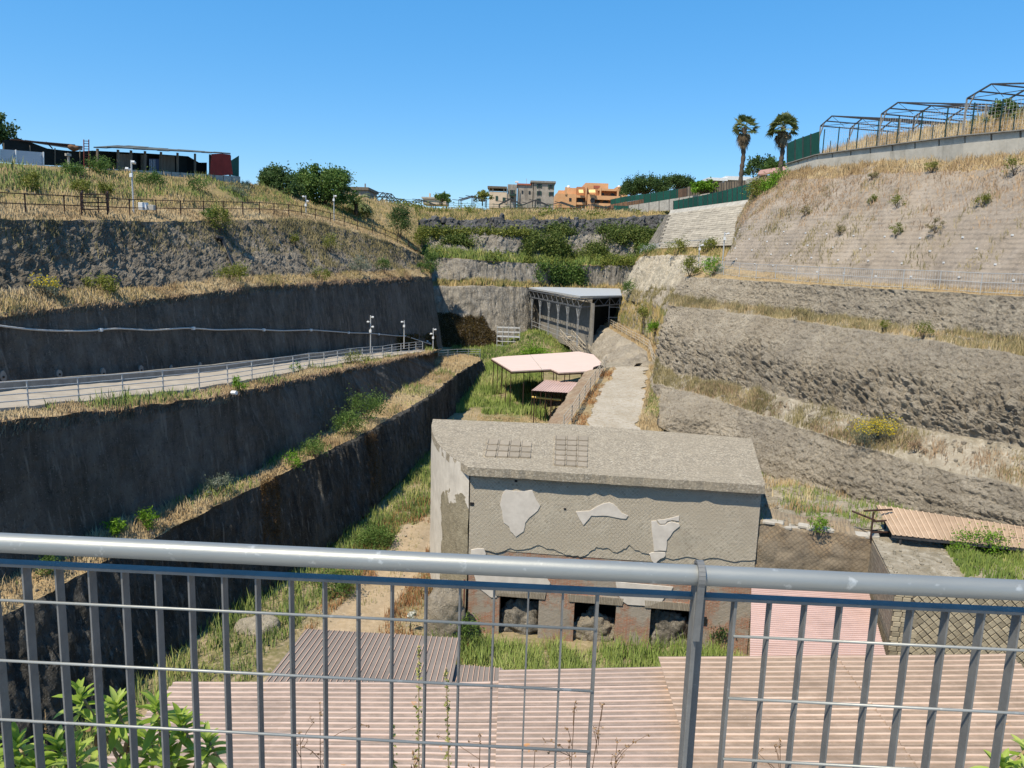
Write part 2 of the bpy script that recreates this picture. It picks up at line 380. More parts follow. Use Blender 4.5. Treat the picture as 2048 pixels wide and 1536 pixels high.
def d_rough(P, v): return 0.35*fbm(P*V3(.25, .25, .2), 4, 3)+0.20*(billow(P*V3(1.4, 1.4, .8), 3, 5)-.4)+0.20*fbm(P*V3(2.6, 2.6, 1.2)+V3(0, 0, 1)*P[..., 1:2]*1.2, 3, 9)+0.14*fbm(P*4.5, 3, 8)
def d_pits(P, v):
    low = np.clip(1.35-2.3*np.abs(v-0.16)+.5*fbm(P*.25, 3, 39), 0.08, 1)
    b = billow(P*V3(2.4, 2.4, 3.2)+0.6*fbm(P*.9, 2, 40)[..., None], 3, 21)
    return 0.35*fbm(P*V3(.14, .14, .14), 3, 2)+low*0.95*(np.clip(b, 0, .60)-.34)+0.16*fbm(P*5.5, 3, 6)
def d_pits2(P, v): return 0.28*fbm(P*.22, 3, 2)+np.clip(.25+.9*fbm(P*.3, 3, 37), .06, .9)*0.36*(billow(P*V3(2.4, 2.4, 3.4), 3, 31)-.35)+0.10*fbm(P*V3(2.6, 2.6, .5), 3, 32)+.10*fbm(P*V3(.25, .25, 2.6), 2, 33)+0.13*fbm(P*6.0, 3, 6)
def d_soil(P, v): return 0.16*fbm(P*.5, 4, 12)+0.07*fbm(P*2.0, 3, 14)

# ---- left side, from the rim down to the valley floor (each line runs from near to far)
NL = 760
def LL(pts, seed, rough=0.16, sm=0.012): return resamp(line(pts), NL, 1, sm, rough, seed)
hill_top = LL([V3(-66, 26, 25), G(0, 326, 58), G(250, 342, 68), G(475, 366, 80), G(530, 372, 88), G(640, 400, 104), G(735, 400, 120), G(830, 416, 134)], 1, .1)
t1_in = LL([V3(-44, 24, 18.6), G(0, 412, 45), G(200, 415, 53), G(420, 416, 65.5), G(560, 420, 78), G(640, 432, 87), G(720, 456, 94), G(800, 487, 102), G(845, 505, 108)], 2, .15)
t1_out = LL([V3(-38, 22, 18.2), G(0, 437, 41), G(200, 441, 48), G(420, 442, 60), G(560, 438, 71), G(640, 444, 80), G(720, 466, 87), G(800, 492, 95), G(850, 514, 101), G(868, 536, 104.5), V3(-16, 109, 15.2), V3(-24, 111, 15.5)], 3, .22)
t2_in = LL([V3(-33.5, 20, 13.6), G(0, 585, 38.4), G(170, 583, 43.4), G(300, 575, 48.2), G(480, 556, 56.4), G(700, 547, 75), G(862, 541, 100.6), V3(-13.5, 104, 14.6), V3(-24, 107, 14.6)], 4, .2)
t2_out = LL([V3(-32.5, 20, 12.9), G(0, 636, 36.8), G(170, 612, 41.6), G(300, 600, 46.2), G(480, 577, 54.2), G(700, 560, 72.4), G(864, 553, 98), V3(-12.5, 101, 14.2), V3(-23, 104, 14.2)], 5, .22)
c2_foot = LL([V3(-30, 18, 10.9), G(0, 783, 36), G(250, 762, 43), G(512, 733, 54), G(700, 710, 70), G(890, 697, 97), V3(-11.2, 99.2, 4.6), V3(-22, 102.5, 4.4)], 6, .1)
t3_out = LL([V3(-24.5, 15, 11.2), G(0, 842, 26.7), G(250, 815, 32.3), G(450, 790, 38), G(650, 745, 50.3), G(780, 722, 63.8), G(868, 704, 79), V3(-9.6, 82, 6.7), V3(-11.5, 85, 6.4)], 7, .2)
t4_in = LL([V3(-20.6, 13.5, 5.9), G(0, 1165, 25.6), G(210, 1060, 30), G(500, 950, 39), G(700, 840, 52), G(790, 790, 62), G(872, 738, 78), V3(-8.7, 84, 4.9), V3(-9.4, 92, 4.7), V3(-10, 97, 4.6)], 8, .12)
t4_out = LL([V3(-19, 13, 5.4), G(0, 1235, 24), G(160, 1150, 27), G(300, 1080, 30.5), G(540, 960, 38), G(740, 860, 50), G(860, 790, 62), G(925, 740, 80), G(962, 720, 94), V3(-4.6, 98, 4.2), V3(-8, 101, 4.2)], 9, .22)
c4_foot = LL([V3(-16.5, 13, -.2), V3(-13.8, 29.5, -.2), V3(-11.2, 38.5, -.1), V3(-9.0, 47, .4), V3(-6.6, 60, 1.3), V3(-4.9, 80, 2.0), V3(-3.1, 95, 2.6), V3(-3.6, 99.5, 2.7), V3(-8, 102.5, 2.8)], 10, .15)
strip('hill_left', t1_in, hill_top, 60, 'soil_hill', lambda P, v: 0.5*fbm(P*.22, 4, 44)+0.15*fbm(P*1.1, 3, 45), fade=.08)
strip('terrace_left_top', t1_out, t1_in, 12, 'soil_dry', d_soil)
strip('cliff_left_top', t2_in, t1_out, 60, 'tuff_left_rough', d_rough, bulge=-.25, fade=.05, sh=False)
strip('terrace_left_upper', t2_out, t2_in, 12, 'soil_dry', d_soil)
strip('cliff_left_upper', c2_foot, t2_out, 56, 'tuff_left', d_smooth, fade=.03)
strip('terrace_left_road', t3_out, c2_foot, 20, 'soil_dry', d_soil, fade=.2)
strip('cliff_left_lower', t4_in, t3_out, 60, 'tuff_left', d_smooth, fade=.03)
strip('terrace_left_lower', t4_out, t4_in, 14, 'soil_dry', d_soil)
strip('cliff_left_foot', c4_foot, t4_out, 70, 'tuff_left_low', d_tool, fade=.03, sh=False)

# ---- right side
NR = 1000
def RL(pts, seed, rough=0.18, sm=0.016): return resamp(line(pts), NR, 1, sm, rough, seed)
wall_base = RL([V3(40, 24, 24), G(2048, 306, 51), G(1926, 318, 55), G(1831, 324, 59.5), G(1738, 328, 64.5), G(1633, 337, 71), G(1571, 348, 76), G(1512, 370, 82), V3(31, 88, 25.8), V3(40, 93, 26)], 20, .06)
ru_foot = RL([V3(31, 22, 16.0), G(2048, 583, 41.6), G(1800, 570, 48), G(1600, 556, 57), G(1447, 531, 68.5), V3(20.4, 74, 17.5), V3(23, 80, 18.6), V3(32, 86, 19.5)], 21, .15)
rp_out = RL([V3(29.5, 20, 15.9), G(2048, 594, 40), G(1800, 579, 46), G(1600, 567, 54), G(1430, 556, 64), G(1366, 553, 70), V3(17, 74, 15.6), V3(24, 78, 16)], 22, .15)
r1_in = RL([V3(29, 19, 13.7), G(2048, 683, 38.4), G(1800, 653, 44.5), G(1600, 627, 52.5), G(1400, 603, 63.5), G(1343, 592, 69.5), V3(16.5, 73.5, 13.6), V3(24, 77.5, 14)], 23, .2)
r1_out = RL([V3(27, 18, 13.1), G(2048, 711, 36), G(1850, 680, 41), G(1600, 642, 50), G(1400, 616, 61.5), G(1334, 611, 66), V3(15, 70.5, 13.2), V3(23, 75, 13.5)], 24, .2)
r2_in = RL([V3(25, 17, 9.7), G(2048, 893, 33), G(1850, 858, 37), G(1700, 828, 41), G(1536, 785, 47), G(1345, 745, 57.5), G(1311, 715, 62), V3(13.8, 68, 9), V3(22, 73, 9.5)], 25, .2)
r2_out = RL([V3(24, 16, 8.3), G(2048, 976, 31.5), G(1900, 945, 34), G(1700, 888, 38.5), G(1536, 835, 45), G(1400, 790, 52), G(1308, 768, 57.5), V3(12.0, 63.5, 7.9), V3(20, 70, 8.2)], 26, .22)
r3_foot = RL([V3(22.5, 15, 7.0), G(2048, 1068, 30.6), G(1700, 1008, 37), G(1530, 958, 42.6), G(1400, 895, 48.6), G(1310, 850, 50.6), V3(10.5, 56, 6.9), V3(12.2, 66, 7.4), V3(18, 72, 7.6)], 27, .15)
def d_slope(P, v): return 0.40*fbm(P*.18, 3, 50)+0.14*fbm(P*V3(.9, .9, .9), 4, 51)+0.05*fbm(P*3, 2, 52)
strip('slope_right', ru_foot, wall_base, 80, 'tuff_slope', d_slope, bulge=.5, fade=.05)
strip('path_right', rp_out, ru_foot, 8, 'soil_dry', d_soil)
strip('cliff_right_upper', r1_in, rp_out, 60, 'tuff_right', d_pits2, fade=.06, sh=False)
strip('terrace_right_upper', r1_out, r1_in, 10, 'rubble_soil', d_soil)
strip('cliff_right_middle', r2_in, r1_out, 110, 'tuff_right', d_pits, bulge=.25, fade=.04, sh=False)
strip('terrace_right_lower', r2_out, r2_in, 16, 'rubble_soil', d_soil)
strip('cliff_right_lower', r3_foot, r2_out, 70, 'tuff_right', d_pits2, bulge=.2, fade=.06, sh=False)
# ---- back right: the bank above the footpath, the pale face and the ground below the block wall
NB = 260
def BL(pts, seed, rough=.25): return resamp(line(pts), NB, 1, .02, rough, seed)
b_path_out = BL([G(1302, 736, 69), G(1293, 702, 80), G(1262, 682, 90), G(1230, 664, 100), G(1196, 642, 112), G(1190, 636, 128)], 60, .15)
b_path_in = BL([V3(14.4, 70, 7.6), G(1318, 695, 81), G(1285, 668, 92), G(1245, 650, 103), G(1216, 636, 113), G(1215, 630, 128)], 61, .15)
b_mid = BL([V3(18, 73, 9.5), G(1325, 622, 82), G(1290, 606, 92), G(1252, 602, 105), G(1243, 594, 114), G(1245, 588, 128)], 62)
b_shelf = BL([V3(20, 75, 15.2), G(1348, 577, 84), G(1308, 580, 93), G(1266, 584, 101), G(1253, 580, 114), G(1255, 575, 128)], 63)
b_pale = BL([V3(21.5, 78, 17.4), G(1420, 512, 84), G(1340, 510, 95), G(1286, 512, 106), G(1275, 520, 116), G(1270, 530, 128)], 64)
b_wallfoot = BL([V3(24, 81, 18.8), G(1450, 494, 86), G(1322, 498, 104), G(1290, 503, 112), G(1282, 512, 119), G(1285, 520, 129)], 65, .1)
b_top = BL([V3(30, 86, 25), G(1490, 402, 90), G(1345, 422, 107.3), G(1332, 432, 116), G(1330, 438, 122), G(1335, 440, 132)], 66, .1)
lump_foot = BL([V3(9.5, 68.5, 6.6), G(1240, 738, 75), G(1212, 734, 81), G(1190, 717, 92), G(1174, 692, 104), G(1170, 680, 116), G(1170, 675, 129)], 67, .3)
strip('rock_outcrop', lump_foot, b_path_out, 60, 'tuff_right', lambda P, v: 0.9*fbm(P*.35, 4, 70)+0.22*fbm(P*2.2, 4, 71), bulge=.35, fade=.08)
strip('footpath', b_path_out, b_path_in, 10, 'soil_dry', d_soil)
strip('bank_right', b_path_in, b_mid, 40, 'rubble_soil', lambda P, v: 0.6*fbm(P*.4, 4, 72)+0.15*fbm(P*2, 3, 73), fade=.06)
strip('bank_right_upper', b_mid, b_shelf, 30, 'tuff_right', lambda P, v: 0.7*fbm(P*.4, 4, 74)+0.2*fbm(P*2, 3, 73), fade=.06)
strip('cliff_pale', b_shelf, b_pale, 50, 'tuff_pale', lambda P, v: 0.7*fbm(P*V3(.5, .5, .3), 4, 75)+0.25*(billow(P*1.3, 3, 76)-.4), fade=.05, sh=False)
strip('terrace_right_back', b_pale, b_wallfoot, 10, 'soil_dry', d_soil)
strip('bank_behind_wall', b_wallfoot, b_top, 30, 'tuff_back', lambda P, v: .3*fbm(P*.5, 3, 150), fade=.05)
# ---- the closed end of the valley (lines run from left to right)
NK = 520
def KL(pts, seed, rough=.3): return resamp(line(pts), NK, 0, .012, rough, seed)
k0 = KL([V3(-26, 108, 3), G(860, 706, 112), G(940, 704, 113), G(1000, 702, 114), G(1045, 690, 118), G(1100, 680, 126), G(1180, 664, 130), G(1270, 650, 131)], 80, .2)
k1 = KL([V3(-27, 113, 13.2), G(860, 573, 116), G(890, 572, 117), G(960, 571, 118), G(1045, 574, 121.5), G(1120, 582, 131), G(1180, 582, 133), G(1275, 578, 133)], 81)
k2 = KL([V3(-27, 115.5, 13.6), G(860, 564, 118.5), G(960, 564, 120.5), G(1045, 568, 124), G(1120, 575, 133.5), G(1180, 577, 135), G(1280, 574, 135)], 82)
k3 = KL([V3(-27, 118, 16.8), G(860, 514, 121), G(1000, 523, 123), G(1130, 531, 134.5), G(1285, 531, 136)], 83)
k4 = KL([V3(-27, 122, 17.4), G(850, 502, 125), G(1000, 513, 127), G(1130, 519, 138), G(1295, 517, 139)], 84)
k5 = KL([V3(-28, 126, 21), G(830, 468, 129), G(1000, 468, 132), G(1150, 470, 141), G(1300, 462, 142), G(1345, 445, 142)], 85, .5)
k6 = KL([V3(-29, 130, 24), G(810, 442, 132), G(900, 438, 136), G(1000, 440, 138), G(1200, 438, 146), G(1345, 428, 146)], 86, .6)
k7 = KL([V3(-34, 138, 27), G(735, 402, 142), G(850, 418, 150), G(900, 422, 154), G(1100, 424, 160), G(1250, 426, 162), G(1360, 418, 160)], 87, .2)
strip('cliff_back_lower', k0, k1, 90, 'tuff_back', lambda P, v: 0.8*fbm(P*V3(.25, .25, .15), 4, 88)+0.25*fbm(P*V3(1.5, 1.5, .25), 3, 89), fade=.04, sh=False)
strip('terrace_back_lower', k1, k2, 10, 'soil_dry', d_soil)
strip('cliff_back_middle', k2, k3, 50, 'tuff_back', lambda P, v: 0.9*fbm(P*V3(.35, .35, .15), 4, 90)+0.25*fbm(P*V3(1.5, 1.5, .3), 3, 91), fade=.05, sh=False)
strip('terrace_back_middle', k3, k4, 10, 'soil_hill', d_soil)
strip('cliff_back_upper', k4, k5, 50, 'tuff_back', lambda P, v: 1.2*fbm(P*V3(.3, .3, .25), 4, 92)+0.3*fbm(P*1.5, 3, 93), fade=.05)
strip('lava_band', k5, k6, 60, 'lava', lambda P, v: 2.0*(billow(P*V3(.35, .35, .5), 4, 94)-.35)+0.3*fbm(P*2, 3, 95), fade=.12, sh=False)
strip('hill_back', k6, k7, 40, 'soil_hill', lambda P, v: 0.6*fbm(P*.25, 4, 96)+0.15*fbm(P*1.2, 3, 97), fade=.05)

# ---- valley floor and the unexcavated ground
def floor_z(X, Y):
    z = np.interp(Y, [0, 38, 50, 61, 80, 96, 115, 140], [0, 0, .5, 1.4, 2.1, 2.8, 3.6, 5.5])
    hump = 2.4*np.exp(-(((X-3.2)/3.6)**2+((Y-113)/9.0)**2))           # overgrown mound below the far shelter
    return z+hump
gx, gy = np.meshgrid(np.linspace(-21, 46, 300), np.linspace(2, 134, 560))
gz = floor_z(gx, gy)
pp = np.stack([gx, gy, gz], 2); gz = gz+0.16*fbm(pp*.35, 4, 100)+0.05*fbm(pp*1.6, 3, 101)
# two wheel ruts of the dirt track
def track_x(Y): return np.interp(Y, [10, 20, 28, 34, 40, 46, 60], [-12.5, -9.8, -8.4, -6.9, -5.7, -5.2, -5.2])
tr = np.abs(gx-track_x(gy)); gz = gz-0.10*np.exp(-((tr-.75)/.35)**2)*(gy < 46)
pp = np.stack([gx, gy, gz], 2); R_, C_ = gx.shape; idx = np.arange(R_*C_).reshape(R_, C_)
F = np.stack([idx[:-1, :-1], idx[:-1, 1:], idx[1:, 1:], idx[1:, :-1]], 2).reshape(-1, 4)
link('valley_floor', np_mesh('valley_floor', pp.reshape(-1, 3), F, True), MATS['soil_floor'])['kind'] = 'structure'
GRID['valley_floor'] = (pp, np.zeros_like(pp)+V3(0, 0, 1))
# dirt track: thin worn sheet over the floor
ys = np.linspace(12, 47, 120); us = np.linspace(-1, 1, 26); tx = track_x(ys)
TX = tx[:, None]+us[None]*(1.45+0.18*fbm(np.stack([ys*0.5, ys*0, ys*0], 1), 3, 5)[:, None]); TY = np.repeat(ys[:, None], 26, 1)
TZ = floor_z(TX, TY); tp = np.stack([TX, TY, TZ], 2)
TZ = TZ+0.16*fbm(tp*.35, 4, 100)+0.05*fbm(tp*1.6, 3, 101)-0.10*np.exp(-((np.abs(TX-tx[:, None])-.75)/.35)**2)
TZ = TZ+0.03-0.08*np.clip((np.abs(us)-.8)/.2, 0, 1)[None]
tp = np.stack([TX, TY, TZ], 2); idx = np.arange(120*26).reshape(120, 26)
F = np.stack([idx[:-1, :-1], idx[:-1, 1:], idx[1:, 1:], idx[1:, :-1]], 2).reshape(-1, 4)
link('dirt_track', np_mesh('dirt_track', tp.reshape(-1, 3), F, True), MATS['track_dust'])['kind'] = 'structure'

soil('ramp_wall_earth', (.25, .18, .125), (.32, .26, .19), (.20, .135, .09), .6, .9)
# ramp road above the finds, with its retaining wall on the left
NM = 200
def ML(pts, seed, rough=.06): return resamp(line(pts), NM, 1, .02, rough, seed)
m_left = ML([V3(2.4, 43.4, 6.3), G(1133, 852, 48.5), G(1150, 825, 51.5), G(1175, 785, 58), G(1196, 755, 64.5), G(1209, 735, 69)], 110, .05)
m_right = ML([V3(9.5, 43, 6.3), G(1312, 855, 49), V3(11.0, 56, 7.0), V3(12.6, 64, 7.5), V3(13.4, 69.6, 7.6)], 111, .1)
m_edge = m_left+V3(-1.7, .15, -.55)+np.stack([.25*fbm(m_left*.5, 3, 128), 0*m_left[:, 0], .2*fbm(m_left*.6, 3, 129)], 1)
strip('ramp_wall_top', m_edge, m_left, 14, 'ramp_wall_earth', lambda P, v: 0.22*fbm(P*.8, 4, 112)+.08*fbm(P*3, 3, 113), fade=.1)
m_lfoot = m_edge*V3(1, 1, 0)+np.stack([np.full(NM, -.5), np.zeros(NM)-.1, floor_z(m_left[:, 0]-2, m_left[:, 1])-.3], 1)
strip('ramp_wall', m_lfoot, m_edge, 30, 'rubble_soil', lambda P, v: 0.35*fbm(P*.6, 4, 112)+.1*fbm(P*2.5, 3, 113), bulge=.35, fade=.06)
strip('ramp_ground', m_left, m_right, 40, 'soil_dry', lambda P, v: 0.05*fbm(P*.8, 3, 115), fade=.1)
ra = m_left*.80+m_right*.20; rb = m_left*.20+m_right*.80
wob = (.5*fbm(ra*.25, 3, 116)+.35*fbm(ra*1.4, 3, 126))[:, None]*V3(1, 0, 0); wob2 = (.7*fbm(rb*.25, 3, 117)+.4*fbm(rb*1.4, 3, 127))[:, None]*V3(1, 0, 0)
strip('ramp_road', ra+wob+V3(0, 0, .05), rb+wob2+V3(0, 0, .05), 20, 'ramp_gravel', lambda P, v: 0.03*fbm(P*.8, 3, 115))
e0 = np.linspace(m_left[-1], m_right[-1], 60); e1 = e0+V3(.3, 7, -.5)
strip('ramp_end', e1, e0, 12, 'rubble_soil', None)
# shelf of unexcavated ground between the house and the right-hand cliff
sx = np.linspace(0, 1, 160)
sh_out = np.stack([np.interp(sx, [0, .25, .5, 1], [10.3, 10.4, 14.5, 27]), np.interp(sx, [0, .25, .5, 1], [46, 31.6, 31.2, 26.0]), np.interp(sx, [0, .25, .5, 1], [6.2, 6.05, 6.2, 6.5])], 1)
sh_in = np.stack([np.interp(sx, [0, .25, .5, 1], [10.3, 14.5, 17.2, 27]), np.interp(sx, [0, .25, .5, 1], [50, 42.8, 37.2, 29.4]), np.interp(sx, [0, .25, .5, 1], [6.2, 5.2, 5.6, 6.7])], 1)
strip('shelf_right', smooth1(sh_out, 3), smooth1(sh_in, 3), 40, 'rubble_soil', lambda P, v: 0.3*fbm(P*.7, 4, 118)+.1*fbm(P*2.5, 3, 119), fade=.08)
# the country above: one sheet from the rim of the dig to the horizon
rim = [(-70, -8, 23), (-66, 26, 24.6), *[tuple(hill_top[i]-V3(0, 0, .3)) for i in range(60, NL-210, 60)], *[tuple(k7[i]-V3(0, 0, .8)) for i in range(120, NK, 66)],
       tuple(b_top[-1]), tuple(b_top[160]), tuple(b_top[60]), (36, 92, 25.5), *[tuple(wall_base[i]+V3(.3, 0, .5)) for i in range(NR-210, 60, -110)], (44, 20, 24), (48, -8, 23)]
rim = np.array(rim, float); cc = V3(0, 70, 0)
rings = [rim]
for k, (sc, rz) in enumerate([(1.25, 0), (1.9, -1), (4, -2), (12, -6), (45, -20)]):
    q = cc+(rim-cc)*sc; q[:, 2] = np.minimum(rim[:, 2], 25.5)+rz-.4; rings.append(q)
pv = np.concatenate(rings); n = len(rim); fs = []
for a in range(len(rings)-1):
    for i in range(n-1): fs.append((a*n+i, a*n+i+1, (a+1)*n+i+1, (a+1)*n+i))
link('ground', np_mesh('ground', pv, np.array(fs), True), MATS['soil_hill'])['kind'] = 'structure'
# the visitors' walkway the photographer stands on
mb = MB().box(-6, 6, -2.5, 1.70, 14.9, 15.38).build('walkway', MATS['concrete'])['kind'] = 'structure'
mb = MB().box(-9, 9, 1.70, 2.15, -1, 15.30).build('walkway_wall', MATS['concrete_dark'])['kind'] = 'structure'

# ================================================================== vegetation helpers
def scatter(g, n, u=(0, 1), v=(0, 1), mask=None, lift=0.0):
    P, N = GRID[g]; R, C = P.shape[:2]
    a = rng.uniform(v[0], v[1], n)*(R-1.001); b = rng.uniform(u[0], u[1], n)*(C-1.001)
    i, j = a.astype(int), b.astype(int); fa, fb = (a-i)[:, None], (b-j)[:, None]
    q = (P[i, j]*(1-fa)*(1-fb)+P[i+1, j]*fa*(1-fb)+P[i, j+1]*(1-fa)*fb+P[i+1, j+1]*fa*fb)
    if mask is not None: q = q[mask(q)]
    return q+V3(0, 0, lift)
def patchy(scale=.3, thr=0.0, seed=3, soft=.25):
    return lambda q: rng.uniform(-soft, soft, len(q))+fbm(q*scale, 3, seed) > thr
def blade_mesh(name, pts, h, wd, lean=.45, droop=0.0, rnd=None):
    n = len(pts); h = np.broadcast_to(h, n)*rng.uniform(.55, 1.25, n); wd = np.broadcast_to(wd, n)*rng.uniform(.7, 1.3, n)
    th = rng.uniform(0, 2*np.pi, n); d = np.stack([np.cos(th), np.sin(th), 0*th], 1)*wd[:, None]/2
    th2 = rng.uniform(0, 2*np.pi, n); ln = np.stack([np.cos(th2), np.sin(th2), 0*th2], 1)*(h*lean*rng.uniform(.2, 1, n))[:, None]
    tip = pts+ln+np.stack([0*h, 0*h, h], 1); mid = pts+ln*.35+np.stack([0*h, 0*h, h*.6], 1)
    base = pts-V3(0, 0, .06)
    v = np.stack([base-d, base+d, mid+d*.7, mid-d*.7, tip], 1).reshape(-1, 3)
    k = np.arange(n)[:, None]*5
    r = (rng.uniform(0, 1, n) if rnd is None else np.clip(rnd, 0, 1))
    return np_mesh(name, v, [k+np.array([[0, 1, 2, 3]]), k+np.array([[3, 2, 4]])], False, {'rnd': np.repeat(r, 5)})
def grass(name, label, pts, h, wd, mat, lean=.45, cat='grass', parent=None):
    pts = pts[fbm(pts*1.7, 2, 78)+rng.uniform(-.45, .45, len(pts)) > -.28]                # bare spots between tussocks
    h = h*np.clip(.85+1.0*fbm(pts*.9, 3, 79)+.25*rng.normal(size=len(pts)), .3, 2.0)
    tone = np.clip(.5+.55*fbm(pts*.35, 3, 77)+.25*fbm(pts*2.0, 2, 76)+rng.uniform(-.3, .3, len(pts)), 0, 1)
    o = link(name, blade_mesh(name, pts, h, wd, lean, rnd=tone), MATS[mat], parent)
    return tag(o, label, cat, kind='stuff')
def leaf_mesh(name, c, size, rnd=None, aspect=.55, up=.0):
    n = len(c); a = rng.normal(size=(n, 3)); a[:, 2] += up; a /= np.linalg.norm(a, axis=1)[:, None]
    b = np.cross(a, rng.normal(size=(n, 3))); b /= np.linalg.norm(b, axis=1)[:, None]
    s = (np.broadcast_to(size, n)*rng.uniform(.6, 1.3, n))[:, None]; nn = np.cross(a, b)
    v = np.stack([c-a*s*.5, c+b*s*aspect*.5+nn*s*.08, c+a*s*.5, c-b*s*aspect*.5+nn*s*.08], 1).reshape(-1, 3)
    k = np.arange(n)[:, None]*4
    r = rng.uniform(0, 1, n) if rnd is None else np.clip(rnd, 0, 1)
    return np_mesh(name, v, k+np.array([[0, 1, 2, 3]]), False, {'rnd': np.repeat(r, 4)})
def clump_points(c, rad, nclump, nleaf, spread=.28, shell=.55, seed=None):
    """leaf positions: clumps spread through an uneven ellipsoid"""
    c = np.asarray(c, float); rad = np.asarray(rad, float)
    d = rng.normal(size=(nclump, 3)); d /= np.linalg.norm(d, axis=1)[:, None]; d[:, 2] = np.where(d[:, 2] < -.5, -d[:, 2], d[:, 2])
    r = rng.uniform(shell**3, 1, nclump)**(1/3)*(1+.30*fbm(d*1.7+rng.uniform(0, 90, 3), 2, 5))
    cc = c+d*r[:, None]*rad
    tone = rng.normal(.5, .22, nclump)
    i = rng.integers(0, nclump, nleaf); off = rng.normal(size=(nleaf, 3))*spread*rad.mean()*rng.uniform(.5, 1.3, nclump)[i][:, None]
    return cc[i]+off, np.clip(tone[i]+rng.normal(0, .16, nleaf), 0, 1), cc
def bush(name, label, base, rad, mat, n=700, leaf=.14, cat='shrub', group=None, stems=4, nclump=None, aspect=.45, flower=None, sink=.75):
    base = np.asarray(base, float); rad = np.asarray(rad, float)
    t = thing(name, base, label, cat, group)
    pts, tone, cc = clump_points((0, 0, rad[2]*sink), rad*.85, nclump or max(8, n//45), n)
    pts[:, 2] = np.maximum(pts[:, 2], .02)
    link('foliage', leaf_mesh('foliage', pts, leaf, tone, aspect), MATS[mat], t)
    m = MB()
    for k in range(stems):
        e = base+cc[k % len(cc)]*.85; m.tube([base-V3(0, 0, .1), base*.5+e*.5+rng.normal(0, .05, 3), e], .02+.02*rad[2], 5, .008)
    m.build('stem', MATS['bark'], t)
    if flower:
        q = pts[pts[:, 2] > rad[2]*.75]; q = q[rng.uniform(0, 1, len(q)) < flower[1]]+V3(0, 0, .05)
        link('flower_heads', leaf_mesh('flower_heads', q, flower[2], None, .9, up=2.0), MATS[flower[0]], t)['kind'] = 'stuff'
    return t
def tree(name, label, base, h, crown_r, mat, n=5000, leaf=.32, nclump=60, lean=(0, 0), trunk_r=.18, cat='tree', group=None, crown_z=None, aspect=.6):
    base = np.asarray(base, float); t = thing(name, base, label, cat, group); r = np.asarray(crown_r, float)
    c = V3(lean[0], lean[1], crown_z if crown_z else h-r[2])
    pts, tone, cc = clump_points(c, r, nclump, n, .135, .35); pts[:, 2] = np.maximum(pts[:, 2], .1)
    link('crown', leaf_mesh('crown', pts, leaf, tone, aspect), MATS[mat], t)
    m = MB(); fork = V3(lean[0]*.5, lean[1]*.5, max(.5, c[2]-r[2]*.6))
    m.tube([base-V3(0, 0, .4), base+fork*.5+rng.normal(0, .06, 3), base+fork], trunk_r, 8, trunk_r*.7).build('trunk', MATS['bark'], t, True)
    m = MB()
    for k in range(min(14, len(cc))):
        e = base+cc[k]; m.tube([base+fork*.92, base+fork*.5+e*.5-base*.5+rng.normal(0, .1, 3)+V3(0, 0, 0)-(-base*.5)-base*.5 if False else (base+fork+e)/2+rng.normal(0, .12, 3), e], trunk_r*.45, 5, .02)
    m.build('limbs', MATS['bark'], t, True)
    return t

# ================================================================== railings, poles
def along(pts, step, start=0.0):
    pts = np.asarray(pts, float); d = np.concatenate([[0], np.cumsum(np.linalg.norm(np.diff(pts, axis=0), axis=1))])
    s = np.arange(start, d[-1], step); return np.stack([np.interp(s, d, pts[:, j]) for j in range(3)], 1)
def railing(name, label, pts, step, height, rails, rp, rr, mat, cat='railing', mesh=None, rail_mat=None, lean=0.0, post_top=None, square=False):
    pts = np.asarray(pts, float); t = thing(name, pts[0], label, cat)
    posts = along(pts, step); posts = np.concatenate([posts, pts[-1:]]) if np.linalg.norm(posts[-1]-pts[-1]) > step*.4 else posts
    for p in posts:
        m = MB(); q = p+V3(0, 0, post_top or height)
        (m.bar(p-V3(0, 0, .15), q, rp*2, rp*2) if square else m.tube([p-V3(0, 0, .15), q], rp, 6)); m.build('post', MATS[mat], t)
    for hz in rails:
        MB().tube([p+V3(0, 0, hz) for p in posts], rr, 6).build('rail', MATS[rail_mat or mat], t)
    if mesh:
        hstep, wr, h0, h1 = mesh
        for a, b in zip(posts[:-1], posts[1:]):
            m = MB(); L = np.linalg.norm(b-a)
            for k in range(1, int(L/hstep)):
                p = a+(b-a)*k*hstep/L; m.tube([p+V3(0, 0, h0), p+V3(0, 0, h1)], wr, 3, cap=False)
            if m.v: m.build('infill_panel', MATS[mat], t)
    return t
def on(lineA, lineB, f, i0=0, i1=None):          # a line part-way between two terrain lines
    return (lineA*(1-f)+lineB*f)[i0:i1]
def at_y(ln, Y0, Y1):
    return ln[(ln[:, 1] >= Y0) & (ln[:, 1] <= Y1)]
def camera_pole(label, base, h, heads=2, mat='galv_far', side=1):
    base = np.asarray(base, float); t = thing('camera_pole', base, label, 'pole')
    MB().tube([base-V3(0, 0, .3), base+V3(0, 0, h)], .055, 8).build('pole', MATS[mat], t)
    for k in range(heads):
        z = h-.15-.45*k; s = side*(1 if k % 2 == 0 else -1); c = base+V3(.22*s, -.12, z)
        m = MB().obox(c, (.10, .03, 0), (-.03, .16, -.04), (0, .02, .07)); m.bar(base+V3(0, 0, z), c, .05)
        m.build('camera_housing', MATS['white_paint'], t, bevel=.02)
    MB().obox(base+V3(0, -.10, h-.55-.45*(heads-1)), (.10, 0, 0), (0, .07, 0), (0, 0, .13)).build('junction_box', MATS['white_paint'], t, bevel=.01)
    return t

